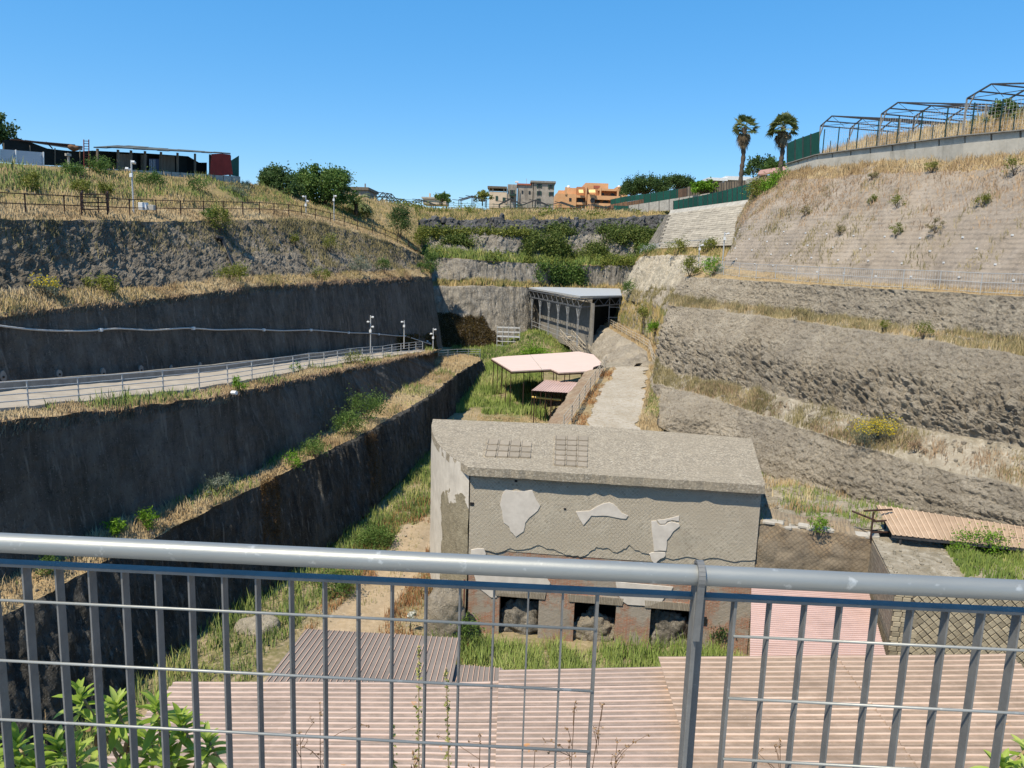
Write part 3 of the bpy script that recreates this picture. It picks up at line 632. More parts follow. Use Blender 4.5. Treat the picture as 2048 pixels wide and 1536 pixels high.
# --- rusty scaffold-pipe fence on the top left terrace
fl = at_y(on(t1_out, t1_in, .38), 34, 108)
railing('pipe_fence', 'rusty pipe fence with two rails along the top left terrace', fl[::8], 2.9, 1.15, (1.1, .55), .045, .032, 'rust_iron', 'fence')
t = thing('pipe_barrier', G(163, 424, 48), 'short square bay of rusty pipes jutting from the pipe fence', 'barrier')
bp = [G(163, 424, 47.6), G(215, 423, 49.0), G(217, 417, 51.5), G(166, 417, 50.0)]
for p in bp: MB().tube([p-V3(0, 0, .2), p+V3(0, 0, 1.15)], .055, 6).build('post', MATS['rust_iron'], t)
for hz in (.15, .55, 1.05):
    for a, b in ((0, 1), (1, 2), (3, 0)): MB().tube([bp[a]+V3(0, 0, hz), bp[b]+V3(0, 0, hz)], .04, 6).build('rail', MATS['rust_iron'], t)
# --- the access road on the left: paving, railing
road_o = on(t3_out, c2_foot, .26); road_i = on(t3_out, c2_foot, .88)
m_ = (road_o[:, 1] < 79)
strip('access_road', road_o[m_]+V3(0, 0, .16), road_i[m_]+V3(0, 0, .16), 8, 'asphalt_pale', None)
strip('access_road_edge', road_o[m_]+V3(.0, -.02, -.3), road_o[m_]+V3(0, 0, .16), 2, 'concrete', None)
rl = at_y(road_o+V3(.12, -.05, .15), 19, 79)
railing('road_railing', 'four-bar galvanised railing along the pale access road', rl[::6], 2.45, 1.05, (.28, .55, .80, 1.05), .035, .024, 'galv_far')
shadow_strip = at_y(road_i, 20, 80)[::10]
t = thing('road_shadow', shadow_strip[0], 'dark strip for the shadow of the cliff on the access road', 'shadow_strip')
for i in range(len(shadow_strip)-1): MB().bar(shadow_strip[i]+V3(0, 0, .34), shadow_strip[i+1]+V3(0, 0, .34), .25, .5).build('shadow_piece', MATS['plastic_and_hole_black'] if False else MATS['concrete_dark'], t)  # shadow of the cliff on the road, built as a dark strip
# pale conduit sagging across the cliff above the road
cp = [surf(x, y, 'cliff_left_upper', .15) for x, y in ((-60, 645), (0, 653), (60, 660), (110, 664), (170, 662), (230, 657), (300, 662), (370, 656), (430, 661), (500, 658), (560, 663), (620, 661), (700, 667), (735, 668), (790, 673), (810, 672), (850, 682))]+[G(866, 690, 90)]
cp = sorted(cp, key=lambda p: p[1])
t = thing('conduit', cp[0], 'pale grey flexible conduit sagging across the left cliff above the road', 'conduit')
cps = resamp(line(cp), 120, 1, .015, 0)
MB().tube([p for p in cps], .055, 6).build('hose', MATS['hose_grey'], t, True)
for i in range(14, 120, 15): MB().obox(cps[i], (.09, 0, 0), (0, .1, 0), (0, 0, .09)).build('clip', MATS['white_paint'], t)
# drain outlets ringed with mortar (parts of the cliff)
cl = bpy.data.objects['cliff_left_upper']
for px, py in ((6, 753), (118, 748), (207, 745), (282, 740), (343, 737), (400, 732)):
    c = surf(px, py, 'cliff_left_upper', -.2); nn = unit(V3(.93, -.36, 0.1)); s_ = unit(V3(.36, .93, 0))
    poly = [c+s_*(.17*math.cos(q)*rng.uniform(.8, 1.1))+V3(0, 0, 1)*(.27*math.sin(q)*rng.uniform(.75, 1.15)) for q in np.arange(9)*2*math.pi/9]
    MB().prism(poly, nn*.25).build('mortar_collar', plain('mortar_old', (.30, .28, .25), (.22, .20, .18), 6, .95), cl)
    MB().tube([c+nn*.15, c+nn*.28+V3(0, 0, -.03)], .055, 8).build('drain_pipe', MATS['plastic_and_hole_black'], cl)
# black drain pipe down the top left cliff
dp = [surf(x, y, 'cliff_left_top', .1)+V3(-.4, .45, 0) for x, y in ((432, 478), (440, 480), (450, 503), (462, 530), (474, 553))]
t = thing('drain_pipe', dp[0], 'black plastic drain pipe running down the top left cliff', 'pipe')
MB().tube([p+V3(.5, -.6, 0) for p in dp], .13, 8).build('pipe', MATS['plastic_and_hole_black'], t, True)
MB().tube([dp[0]+V3(.35, -.5, .03), dp[1]+V3(.5, -.6, .02)], .2, 8).build('elbow', MATS['plastic_and_hole_black'], t, True)
# camera poles
camera_pole('tall white surveillance camera pole standing by the rusty pipe fence', G(267, 420, 53.8), 3.3, 2)
camera_pole('surveillance camera pole in front of the fig trees', G(668, 438, 87), 2.6, 1)
camera_pole('small surveillance camera pole under the dark fig tree', G(612, 424, 83), 1.7, 2, side=-1)
camera_pole('camera pole with two floodlights rising behind the road railing', G(741, 704, 71), 3.4, 3)
camera_pole('camera pole with box lamp near the end of the access road', G(808, 692, 78), 2.6, 1, side=-1)
camera_pole('short camera post at the far end of the access road', G(866, 700, 80), 2.3, 2)
camera_pole('thin camera pole on the path below the block wall', G(1397, 527, 80), 2.0, 1)
camera_pole('tall camera pole at the corner of the right-hand path', G(1443, 553, 66), 3.7, 1)
c = G(287, 417, 54.5); t = thing('cabinet', c, 'small white utility cabinet behind the rusty pipe fence', 'cabinet')
MB().obox(c+V3(0, 0, .15), (.28, .02, 0), (-.02, .2, 0), (0, 0, .25)).build('case', MATS['white_paint'], t, bevel=.02)
MB().obox(c+V3(.50, .1, .08), (.22, .02, 0), (-.02, .2, 0), (0, 0, .18)).build('base_block', MATS['concrete'], t, bevel=.02)

# --- railings on the right
fr = at_y(on(rp_out, ru_foot, .22), 24, 70)
railing('path_railing', 'grey mesh-panel railing along the path below the reinforced slope', fr[::6], 2.35, 1.12, (.08, .6, 1.1), .03, .018, 'galv_far', mesh=(.16, .007, .08, 1.1))
pl = [G(1280, 505, 113), G(1322, 500, 103), G(1385, 497, 94), G(1440, 492, 86)]
railing('mesh_fence', 'low grey mesh fence at the foot of the block wall', resamp(line(pl), 40, 1, .02, 0)[::4], 2.3, .95, (.05, .5, .95), .03, .02, 'galv_far', 'fence', mesh=(.12, .012, .05, .95))
railing('ramp_railing', 'five-bar wooden railing along the left edge of the gravel ramp', m_left[24::10]+V3(.15, 0, 0), 3.0, 1.15, (.28, .56, .84, 1.12), .045, .026, 'wood_pale')
railing('footpath_railing', 'three-bar railing winding along the footpath over the rock outcrop', b_path_out[:215:10]+V3(.3, 0, .05), 2.8, 1.05, (.4, .7, 1.0), .045, .03, 'wood_pale')
railing('end_railing', 'low galvanised railing across the end of the lower left terrace', [V3(-9.0, 92, 4.6), V3(-6.4, 96, 4.4), V3(-4.2, 97.5, 4.25)], 1.9, .95, (.35, .65, .95), .035, .025, 'galv_far')

# ================================================================== masonry and sheet-metal materials
def masonry(name, rot, size, stones, mortar, msize=.012, bump=.6, patch=None, offset=.5, ratio=1.0, lines=1.0):
    k = NT(name); s = k.sep(); cb = k.n('ShaderNodeCombineXYZ'); k.l(s[0], cb.inputs[0]); k.l(s[2], cb.inputs[1])
    wob = k.n('ShaderNodeTexNoise'); wob.inputs['Scale'].default_value = 1.6; k.l(k.tc.outputs['Object'], wob.inputs[0])
    ad = k.n('ShaderNodeVectorMath', operation='MULTIPLY_ADD'); ad.inputs[1].default_value = (.10, .10, 0)
    k.l(wob.outputs['Color'], ad.inputs[0]); k.l(cb.outputs[0], ad.inputs[2])
    v = k.map((1, 1, 1), (0, 0, rot), ad.outputs[0])
    b = k.n('ShaderNodeTexBrick', offset=offset, squash=1.0); k.l(v, b.inputs['Vector'])
    b.inputs['Scale'].default_value = 1.0; b.inputs['Brick Width'].default_value = size*ratio; b.inputs['Row Height'].default_value = size
    b.inputs['Mortar Size'].default_value = msize; b.inputs['Mortar Smooth'].default_value = .3
    b.inputs['Color1'].default_value = (*stones[0], 1); b.inputs['Color2'].default_value = (*stones[1], 1); b.inputs['Mortar'].default_value = (*mortar, 1)
    n1 = k.noise(.55, 6, .65); n2 = k.noise(5, 6, .7); n0 = k.noise(.35, 4, .6)
    col = k.mix(b.outputs['Color'], stones[2], k.ramp(n2, [(.42, 0.0), (.66, .75)]))
    if patch: col = k.mix(col, patch, k.ramp(n1, [((.47 if name == 'brickwork' else .46), 0.0), ((.54 if name == 'brickwork' else .56), .9)]))
    col = k.mix(col, (.06, .055, .045), k.ramp(n0, [(.56, 0.0), (.80, .35)]))
    k.color(col)
    fac = k.math('MULTIPLY', b.outputs['Fac'], k.ramp(n1, [(.35, .25), (.6, 1.0)]))
    k.bump(k.math('SUBTRACT', k.math('MULTIPLY', k.noise(9, 5, .7), .7), fac), bump, .05)
    return k.done(.96, spec=.1)
masonry('reticulate', math.radians(45), .125, ((.42, .37, .295), (.29, .255, .20), (.48, .43, .35)), (.50, .445, .355), .014, .8, patch=(.41, .36, .285), offset=0.0)
masonry('brickwork', 0, .058, ((.42, .135, .06), (.30, .11, .06), (.33, .26, .20)), (.38, .33, .27), .014, 1.0, patch=(.36, .325, .275), ratio=4.5)
masonry('reticulate_brown', math.radians(45), .15, ((.27, .20, .13), (.20, .15, .10), (.31, .25, .17)), (.16, .13, .10), .016, .9, patch=(.24, .20, .15), offset=0.0)
masonry('rubble_masonry', 0, .16, ((.27, .23, .18), (.19, .16, .125), (.33, .29, .23)), (.20, .175, .14), .03, 1.0, ratio=1.9)
k = NT('lime_concrete'); p = k.tc.outputs['Object']
col = k.ramp(k.noise(2.0, 7, .7), [(.3, (.27, .23, .175)), (.7, (.45, .39, .30))])
col = k.mix(col, (.17, .15, .12), k.ramp(k.vor(7.5).outputs['Distance'], [(.30, 0.0), (.62, .65)]))
col = k.mix(col, (.58, .53, .44), k.ramp(k.noise(13, 3, .7), [(.56, 0.0), (.66, .9)]))
col = k.mix(col, (.10, .09, .07), k.ramp(k.noise(17, 3, .7), [(.60, 0.0), (.70, .7)]))
col = k.mix(col, (.30, .26, .20), k.ramp(k.noise(.35, 4, .6), [(.45, 0.0), (.7, .6)]))
k.color(col); k.bump(k.noise(11, 6, .75), .8, .05); k.done(.97, spec=.1)
plain('plaster', (.60, .555, .50), (.47, .43, .385), 2.2, .93, bump=.15)
k = NT('plaster_wall')                      # bare curved wall with most of its plaster left
col = k.ramp(k.noise(1.8, 6, .65), [(.3, (.46, .425, .375)), (.7, (.60, .56, .50))])
sx_ = k.sep(); nz_ = k.math('MULTIPLY', k.math('SUBTRACT', k.noise(.7, 4, .55), .5), 5.0)
lo_ = k.ramp(k.math('ADD', sx_[2], nz_), [(0.0, 1.0), (1.0, 0.0)])
up_ = k.math('GREATER_THAN', k.math('ADD', sx_[2], nz_), 6.1); lf_ = k.math('GREATER_THAN', k.math('ADD', k.math('MULTIPLY', sx_[0], -1.0), k.math('MULTIPLY', nz_, .18)), 1.75)
bare = k.math('SUBTRACT', 1.0, k.math('MAXIMUM', up_, lf_))
bcol = k.ramp(k.noise(2.5, 7, .7), [(.3, (.20, .175, .125)), (.7, (.36, .32, .235))])
col = k.mix(col, bcol, bare)
col = k.mix(col, (.20, .18, .15), k.ramp(k.noise(1.0, 5, .6, k.map((4, 4, .3))), [(.60, 0.0), (.75, .5)]))
k.color(col); k.bump(bare, -.6 if False else .0, .05); k.bump(k.math('MULTIPLY', k.noise(8, 6, .75), k.math('ADD', bare, .25)), .9, .08); k.done(.95, spec=.1)
plain('tile_clay', (.34, .29, .225), (.24, .205, .16), 6, .95, bump=.3, obj_rand=.12)

def sheetmat(name, a, b, dirt, valley_mix=.5, along_x=True, crest=None):
    k = NT(name)
    base = k.ramp(k.noise(.9, 6, .7, k.map((.6, 2.0, 1), src=k.pos())), [(.3, a), (.7, b)])
    oi = k.n('ShaderNodeObjectInfo'); hv = k.n('ShaderNodeHueSaturation'); k.l(base, hv.inputs['Color'])
    k.l(k.math('ADD', k.math('MULTIPLY', oi.outputs['Random'], .22), .89), hv.inputs['Value'])
    z = k.attr('rib')
    low = k.ramp(z, [(.08, 1.0), (.85, 0.0)])                       # darker towards the valleys of the sheet
    n = k.noise(4.0, 6, .7, k.map((.5, 1, 1), src=k.pos()))
    col = k.mix(hv.outputs[0], dirt, k.math('MULTIPLY', k.math('MULTIPLY', low, valley_mix), k.ramp(n, [(.25, .55), (.6, 1.0)])))
    col = k.mix(col, tuple(x*.8 for x in dirt), k.ramp(k.noise(.55, 6, .7, k.map((.6, 1, 1), src=k.pos())), [(.50, 0.0), (.72, .6)]))
    col = k.mix(col, (.55, .25, .06), k.ramp(k.noise(2.2, 3, .5, k.pos()), [(.735, 0.0), (.76, .7)]))   # lichen spots
    col = k.mix(col, (.62, .60, .56), k.ramp(k.noise(26, 2, .5, k.pos()), [(.72, 0.0), (.76, .5)]))
    if crest: col = k.mix(col, crest, k.ramp(z, [(.75, 0.0), (.95, .8)]))
    k.color(col); k.bump(k.noise(30, 3, .6), .12, .01)
    return k.done(.75, spec=.2)
sheetmat('sheet_pink', (.50, .375, .315), (.59, .455, .385), (.225, .178, .15), .95)
sheetmat('sheet_tan', (.50, .365, .285), (.59, .445, .35), (.235, .175, .13), .95)
sheetmat('sheet_brown', (.205, .175, .155), (.26, .225, .20), (.17, .145, .13), .6, crest=(.58, .38, .28))
sheetmat('sheet_rose', (.54, .385, .345), (.60, .44, .40), (.40, .28, .25), .8)
sheetmat('sheet_clay', (.42, .30, .21), (.48, .36, .26), (.27, .195, .135), .8)
plain('roof_rose', (.64, .49, .44), (.57, .43, .38), 1.2, .8, stretch=(.4, 3, 1))

def put_sheet(parent, ribs, mat, a0, b0, a1, b1, jig=.006, h=.038):
    """one sheet between four corners, ribs from a to b; own mesh, so that its ends follow the roof edge"""
    thin = mat == 'sheet_brown'; prof = []
    for r in range(ribs):
        y = r/ribs; p = 1/ribs; q = (.40, .44, .56, .60) if thin else (.36, .41, .60, .66)
        prof += [(y, 0), (y+q[0]*p, 0), (y+q[1]*p, 1), (y+q[2]*p, 1), (y+q[3]*p, 0)]
    prof += [(1, 0), (1+.02, .1)]; n = len(prof); ns = 4
    W = unit(np.cross(b0-a0, a1-a0)); W = -W if W[2] < 0 else W
    tilt = rng.normal(0, .004); lift = rng.uniform(0, jig); ax = np.linspace(0, 1, ns+1)
    vs = []; rb = []
    sg = rng.uniform(.3, 1)
    for lay in (0, -.004):
        for x in ax:
            sag = -.012*math.sin(math.pi*x)*sg+lift
            for y, z in prof: vs.append((a0*(1-x)+b0*x)*(1-y)+(a1*(1-x)+b1*x)*y+W*(z*h+lay+sag+tilt*y)); rb.append(z)
    m = n*(ns+1); f = []
    for j in range(ns):
        for i in range(n-1):
            a = j*n+i; f.append((a, a+1, a+n+1, a+n)); f.append((m+a+1, m+a, m+a+n, m+a+n+1))
    for i in range(n-1): f.append((i+1, i, m+i, m+i+1)); a = ns*n+i; f.append((a, a+1, m+a+1, m+a))
    me = np_mesh('sheet', to_local(np.array(vs), parent), np.array(f), False, {'rib': rb})
    return link('sheet', me, MATS[mat], parent)
def sheet_roof(name, label, TL, TR, BL, BR, cols, ribs, pitch, mat, posts=4, post_h=3.5, ribs_across=True, cat='roof', group=None, beams=True, post_mat='rust_red', seam_lap=.12):
    """quadrilateral roof; with ribs_across the ribs run TL->TR and the sheets follow each other TL->BL, otherwise the other way round"""
    TL, TR, BL, BR = (np.asarray(a, float) for a in (TL, TR, BL, BR))
    t = thing(name, TL-V3(0, 0, post_h), label, cat, group)
    A0, A1, B0, B1 = (TL, BL, TR, BR) if ribs_across else (TL, TR, BL, BR)
    n = max(1, int(round(np.linalg.norm(A1-A0)/(ribs*pitch))))
    for i in range(n):
        a, b, a2, b2 = (p+(q-p)*g for p, q, g in ((A0, A1, i/n), (B0, B1, i/n), (A0, A1, (i+1)/n), (B0, B1, (i+1)/n)))
        put_sheet(t, ribs, mat, a, b, a2, b2)
    if beams:
        for f in (.04, .5, .96):
            a = A0+(B0-A0)*f; b = A1+(B1-A1)*f; MB().bar(a-V3(0, 0, .09), b-V3(0, 0, .09), .08, .12).build('purlin', MATS[post_mat], t)
    for k in range(posts):
        fx, fy = ((.06, .06), (.94, .06), (.06, .94), (.94, .94), (.5, .06), (.5, .94))[k]
        p = (TL*(1-fx)+TR*fx)*(1-fy)+(BL*(1-fx)+BR*fx)*fy
        MB().tube([p-V3(0, 0, post_h), p-V3(0, 0, .1)], .05, 6).build('post', MATS[post_mat], t)
    return t

# ================================================================== corrugated roofs in front of the house
z1, z2, z3, z4 = 4.50, 4.52, 4.62, 5.1
sheet_roof('corrugated_roof', 'long pink-brown corrugated roof behind the leafy plants, bottom left', GZ(350, 1363, z1), GZ(600, 1363, z1), GZ(196, 1536, z1)+0*V3(0, 0, 0), GZ(520, 1537, z1), 1, 4, .26, 'sheet_pink', 4, 4.4)
sheet_roof('corrugated_roof', 'pink-brown corrugated roof between the two pale seams, below the ribbed brown roof', GZ(600, 1363, z2), GZ(884, 1364, z2), GZ(520, 1537, z2), GZ(848, 1540, z2), 1, 4, .26, 'sheet_pink', 4, 4.4)
sheet_roof('corrugated_roof', 'narrow strip of pink-brown corrugated roof beside the raised middle roof', GZ(884, 1364, z2), GZ(1000, 1361, z2+.03), GZ(848, 1540, z2), GZ(992, 1545, z2+.03), 1, 4, .26, 'sheet_pink', 2, 4.4)
sheet_roof('corrugated_roof', 'raised middle corrugated roof, its top edge against the green grass', GZ(998, 1340, z3), GZ(1345, 1333, z3), GZ(990, 1545, z3), GZ(1420, 1545, z3), 1, 4, .26, 'sheet_pink', 4, 4.5)
sheet_roof('corrugated_roof', 'highest tan corrugated roof behind the railing post, left half', GZ(1316, 1313, z4), GZ(1672, 1310, z4), GZ(1388, 1548, z4), GZ(1846, 1548, z4), 1, 4, .26, 'sheet_tan', 4, 5.0)
sheet_roof('corrugated_roof', 'highest tan corrugated roof at the bottom right, beside the stone block', GZ(1672, 1311, z4+.02), GZ(2015, 1307, z4+.02), GZ(1846, 1549, z4+.02), GZ(2290, 1549, z4+.02), 1, 4, .26, 'sheet_tan', 4, 5.0)
sheet_roof('corrugated_roof', 'brown roof with pale raised ribs running away beside the dirt track', GZ(612, 1258, 3.1), GZ(921, 1276, 3.1), GZ(500, 1400, 3.25), GZ(895, 1400, 3.25), 1, 5, .19, 'sheet_brown', 4, 3.1, ribs_across=False)
sheet_roof('corrugated_roof', 'small brown ribbed roof extension in front of the green grass', GZ(905, 1329, 2.95), GZ(1004, 1336, 2.95), GZ(880, 1420, 3.05), GZ(1002, 1420, 3.05), 1, 5, .2, 'sheet_brown', 2, 2.9, ribs_across=False)
sheet_roof('corrugated_roof', 'pale pink corrugated roof between the house and the stone block', GZ(1503, 1168, 4.3), GZ(1736, 1180, 4.3), GZ(1499, 1330, 3.75), GZ(1778, 1335, 3.75), 1, 5, .15, 'sheet_rose', 4, 3.7, post_mat='rust_red')
sheet_roof('corrugated_roof', 'clay-coloured ribbed roof leaning against the right-hand cliff', GZ(1752, 1010, 7.2), GZ(2120, 1064, 7.2), GZ(1785, 1070, 6.55), GZ(2120, 1104, 6.55), 1, 4, .22, 'sheet_clay', 4, 1.0, ribs_across=False, post_mat='iron_dark')

# ================================================================== the house
zr = 7.9
RFL, RFR, RBR, RBL = GZ(936, 934, zr), GZ(1531, 971, zr), GZ(1503, 877, zr), GZ(866, 838, zr)
RM = GZ(1150, 849, zr)
curve_px = [(866, 838), (863, 850), (864, 862), (868, 873), (874, 884), (884, 896), (896, 907), (910, 918), (924, 926)]
curve = [GZ(x, y, zr) for x, y in curve_px]
uw = unit((RFR-RFL)*V3(1, 1, 0)); nw = V3(uw[1], -uw[0], 0)              # along the front, out of the front
LW = np.linalg.norm(RFR-RFL)-.12
A = RFL-nw*.36+uw*.06; A = V3(A[0], A[1], 0)
house = thing('ruined_house', A, 'grey ancient stone house with flat concrete roof and plaster patches', 'house', rz=math.atan2(uw[1], uw[0]))
def Wp(px, py, off=0.0):                                              # point of the front wall seen at (px, py)
    d = ray(px, py); q = A+nw*off; return CAM+d*(np.dot(q-CAM, nw)/np.dot(d, nw))
def Wuv(px, py): q = Wp(px, py)-A; return float(np.dot(q, uw)), float(q[2])
def Wat(u, z, off=0.0): return V3(*(A+uw*u+nw*off)[:2], z)
def wbox(u0, u1, z0, z1, d0, d1): # box in the wall frame, d measured inward
    m = MB(); return m.obox((Wat(u0, z0, -d0)+Wat(u1, z1, -d1))/2, uw*(u1-u0)/2, nw*(d1-d0)/2, V3(0, 0, (z1-z0)/2))
wins = []
for x0, x1, yt in ((999, 1078, 1193), (1149, 1233, 1206), (1302, 1384, 1219)):
    u0, zt = Wuv(x0, yt); u1, _ = Wuv(x1, yt+3); wins.append((u0, u1, zt))
zt = max(w_[2] for w_ in wins)+.02; edges = [0.0]+[e for w_ in wins for e in w_[:2]]+[LW]
zb_ = Wuv(1230, 1119)[1]
wbox(0, LW, zb_, 7.5, .038, .60).build('wall', MATS['reticulate'], house)
wall = wbox(0, LW, zt, zb_-.003, .06, .62).build('wall', MATS['brickwork'], house)
for i in range(4):
    wbox(edges[2*i], edges[2*i+1], -.6, zt-.003, .06, .62).build('pier', MATS['brickwork'], house)
for i, (u0, u1, z_) in enumerate(wins):
    lint = wbox(u0-.28, u1+.28, zt-.02, zt+.36, .03, .5).build('lintel', MATS['brickwork'], house)
    nb = int((u1-u0+.56)/.07)
    for q in range(nb):                                               # upright bricks of the flat arch
        uq = u0-.28+(q+.5)*(u1-u0+.56)/nb
        m = MB().obox(Wat(uq, zt+.17, -.025), uw*.027, nw*.022, V3((q/nb-.5)*.05*uw[0], (q/nb-.5)*.05*uw[1], .17)); m.build('arch_brick', MATS['arch_stone'] if 'arch_stone' in MATS else MATS['tile_clay'], lint)
    wbox(u0-.1, u1+.1, -.6, zt+.1, 1.5, 1.6).build('inner_wall', MATS['net_and_shade_dark'], house)
def noisy_blob(name, c, rad, mat, parent=None, amp=.3, freq=1.3, sub=4, seed=0):
    bm = bmesh.new(); bmesh.ops.create_icosphere(bm, subdivisions=sub, radius=1.0)
    v = np.array([x.co[:] for x in bm.verts]); rad = np.asarray(rad, float); w_ = v*rad+c
    v = c+v*rad*(1+amp*fbm(w_*freq, 4, seed)+.35*amp*(billow(w_*freq*2.4, 2, seed+3)-.4))[:, None]
    lv = to_local(v, parent)
    for x, q in zip(bm.verts, lv): x.co = q
    me = bpy.data.meshes.new(name); bm.to_mesh(me); bm.free(); me.polygons.foreach_set('use_smooth', np.ones(len(me.polygons), bool))
    return link(name, me, MATS[mat], parent)
for i, ((u0, u1, z_), fr_, mt_) in enumerate(zip(wins, (.50, .38, .55), ('lava', 'tuff_right', 'tuff_left_rough'))):
    noisy_blob('rubble_fill', Wat((u0+u1)/2+.02, .2, -.75), ((u1-u0)*.62, .55, z_*fr_*1.25), ('tuff_back', 'tuff_right', 'tuff_back')[i], house, .6, 2.2, 5, 200+i)
wbox(LW-.5, LW, -.6, 7.5, .62, 8.6).build('wall', MATS['reticulate'], house)
# proud facing of small diagonal stones with a torn lower edge
low = [(939, 1110), (965, 1100), (992, 1106), (1020, 1096), (1046, 1099), (1072, 1091), (1086, 1093), (1100, 1098), (1116, 1103), (1132, 1110), (1146, 1112), (1160, 1114), (1177, 1107), (1184, 1100), (1192, 1094), (1206, 1097), (1220, 1098), (1234, 1105), (1243, 1101), (1251, 1098), (1258, 1089), (1265, 1095), (1272, 1100), (1283, 1105), (1294, 1107), (1318, 1114), (1345, 1119), (1372, 1113), (1402, 1120), (1436, 1116), (1470, 1124), (1500, 1121)]
poly = []
for k_, (x, y) in enumerate(low):
    u_, z_ = Wuv(x, y); poly.append((max(0.0, u_), z_))
    if k_ < len(low)-1:
        u2, z2_ = Wuv(*low[k_+1]); poly.append(((u_+u2)/2+rng.uniform(-.04, .04), (z_+z2_)/2+rng.uniform(-.07, .07)))
poly[0] = (0.0, poly[0][1]); poly += [(LW, poly[-1][1]+.05), (LW, 7.5), (0.0, 7.5)]
MB().prism([Wat(u_, z_, -.045) for u_, z_ in poly], nw*.049).build('stone_facing', MATS['reticulate'], house)
def crop_px(pts): return [(840+x*.35156, 820+y*.35156) for x, y in pts]
patches = [
 [(490, 448), (520, 458), (560, 460), (595, 460), (640, 455), (655, 495), (668, 520), (685, 545), (670, 572), (650, 590), (622, 612), (600, 640), (596, 668), (590, 690), (568, 705), (545, 722), (528, 700), (515, 690), (508, 664), (490, 650), (476, 640), (470, 610), (467, 575), (455, 540), (460, 515), (468, 480)],
 [(887, 578), (925, 574), (965, 572), (990, 558), (1010, 545), (1045, 530), (1080, 525), (1100, 533), (1120, 550), (1150, 585), (1185, 600), (1172, 618), (1140, 616), (1110, 610), (1070, 602), (1040, 600), (1000, 602), (975, 600), (962, 618), (950, 632), (930, 655), (915, 632), (902, 610)],
 [(1315, 630), (1345, 628), (1352, 645), (1362, 653), (1396, 652), (1410, 640), (1430, 634), (1474, 645), (1478, 660), (1455, 678), (1440, 690), (1425, 715), (1405, 738), (1404, 770), (1400, 800), (1362, 798), (1330, 803), (1326, 750), (1318, 690)],
 [(1348, 624), (1385, 622), (1430, 612), (1475, 600), (1473, 632), (1436, 626), (1408, 630), (1395, 646), (1364, 647)],
 [(1303, 815), (1322, 808), (1345, 806), (1395, 809), (1397, 825), (1388, 838), (1368, 845), (1350, 860), (1340, 876), (1318, 858), (1312, 836)],
 [(290, 793), (330, 785), (365, 788), (376, 815), (372, 850), (330, 860), (288, 842)],
 [(305, 930), (400, 938), (560, 944), (720, 950), (742, 985), (712, 1042), (668, 1046), (640, 1038), (600, 1042), (520, 1046), (470, 1040), (440, 1046), (436, 1066), (404, 1066), (372, 1040), (330, 1010)],
 [(1112, 975), (1280, 990), (1440, 1005), (1424, 1040), (1396, 1060), (1375, 1090), (1340, 1098), (1310, 1114), (1240, 1110), (1180, 1106), (1150, 1086), (1126, 1050)]]
for i, pt in enumerate(patches):
    off = -.05 if i >= 6 else .0
    o_ = MB().prism([Wp(x, y, off) for x, y in crop_px(pt)], nw*(.035+.006*(i % 3))).build('plaster_patch', MATS['plaster'], house, bevel=.008)
# curved end wall and back walls
cv = [p-V3(0, 0, 0) for p in curve]+[RFL+uw*.06-nw*.30]
inner = [p+unit((V3(2.5, 40, zr)-p)*V3(1, 1, 0))*.6 for p in cv]
mm = MB()
def dense(ps, k=5):
    out = []
    for a, b in zip(ps[:-1], ps[1:]): out += [a+(b-a)*i/k for i in range(k)]
    return out+[ps[-1]]
cvd = smooth1(np.array(dense(cv)), 3); n_ = len(cvd); rows_ = 40
zz = np.linspace(-.6, zr-.01, rows_)
vv = np.array([[(*p[:2], z_) for p in cvd] for z_ in zz]); tgt = np.gradient(vv, axis=1); nn_ = np.stack([tgt[..., 1], -tgt[..., 0], 0*tgt[..., 0]], 2); nn_ /= np.linalg.norm(nn_, axis=2)[..., None]
nn_ = -nn_ if (nn_[0, 5] @ V3(-1, -1, 0)) < 0 else nn_
vv = vv+nn_*(.035*fbm(vv*1.2, 4, 60))[..., None]; idx = np.arange(rows_*n_).reshape(rows_, n_)
Fq = np.stack([idx[:-1, :-1], idx[:-1, 1:], idx[1:, 1:], idx[1:, :-1]], 2).reshape(-1, 4)
link('curved_wall', np_mesh('curved_wall', to_local(vv.reshape(-1, 3), house), Fq, True), MATS['plaster_wall'], house)
mm = MB(); bk = [RBL, RM, RBR]
for a, b in zip(bk[:-1], bk[1:]):
    mm.bar(V3(*a[:2], 3.4)+V3(0, -.3, 0), V3(*b[:2], 3.4)+V3(0, -.3, 0), .5, 8.0)
mm.build('wall', MATS['rubble_masonry'], house)
# flat concrete roof slab, its front edge worn
fe = []
for k_ in range(41):
    p = RFL+(RFR-RFL)*k_/40; fe.append(p-nw*(.05*abs(fbm(p[None]*1.3, 3, 7)[0])+(.06 if rng.uniform() < .12 else 0)))
outline = [p for p in curve]+[GZ(928, 929, zr)]+fe+[RBR, RM]
def slab(name, outl, z0, z1, mat, parent):
    bm = bmesh.new(); lo = [bm.verts.new(tuple(to_local(V3(p[0], p[1], z0), parent)[0])) for p in outl]; hi = [bm.verts.new(tuple(to_local(V3(p[0], p[1], z1), parent)[0])) for p in outl]
    bm.faces.new(hi); bm.faces.new(lo[::-1]); n = len(outl)
    for i in range(n): bm.faces.new((lo[i], lo[(i+1) % n], hi[(i+1) % n], hi[i]))
    bmesh.ops.recalc_face_normals(bm, faces=bm.faces[:]); me = bpy.data.meshes.new(name); bm.to_mesh(me); bm.free()
    return link(name, me, MATS[mat], parent)
roof = slab('roof', outline, 7.52, zr, 'lime_concrete', house)
def quad(px4, f, g): return (np.array(px4[0])*(1-f)+np.array(px4[1])*f)*(1-g)+(np.array(px4[3])*(1-f)+np.array(px4[2])*f)*g
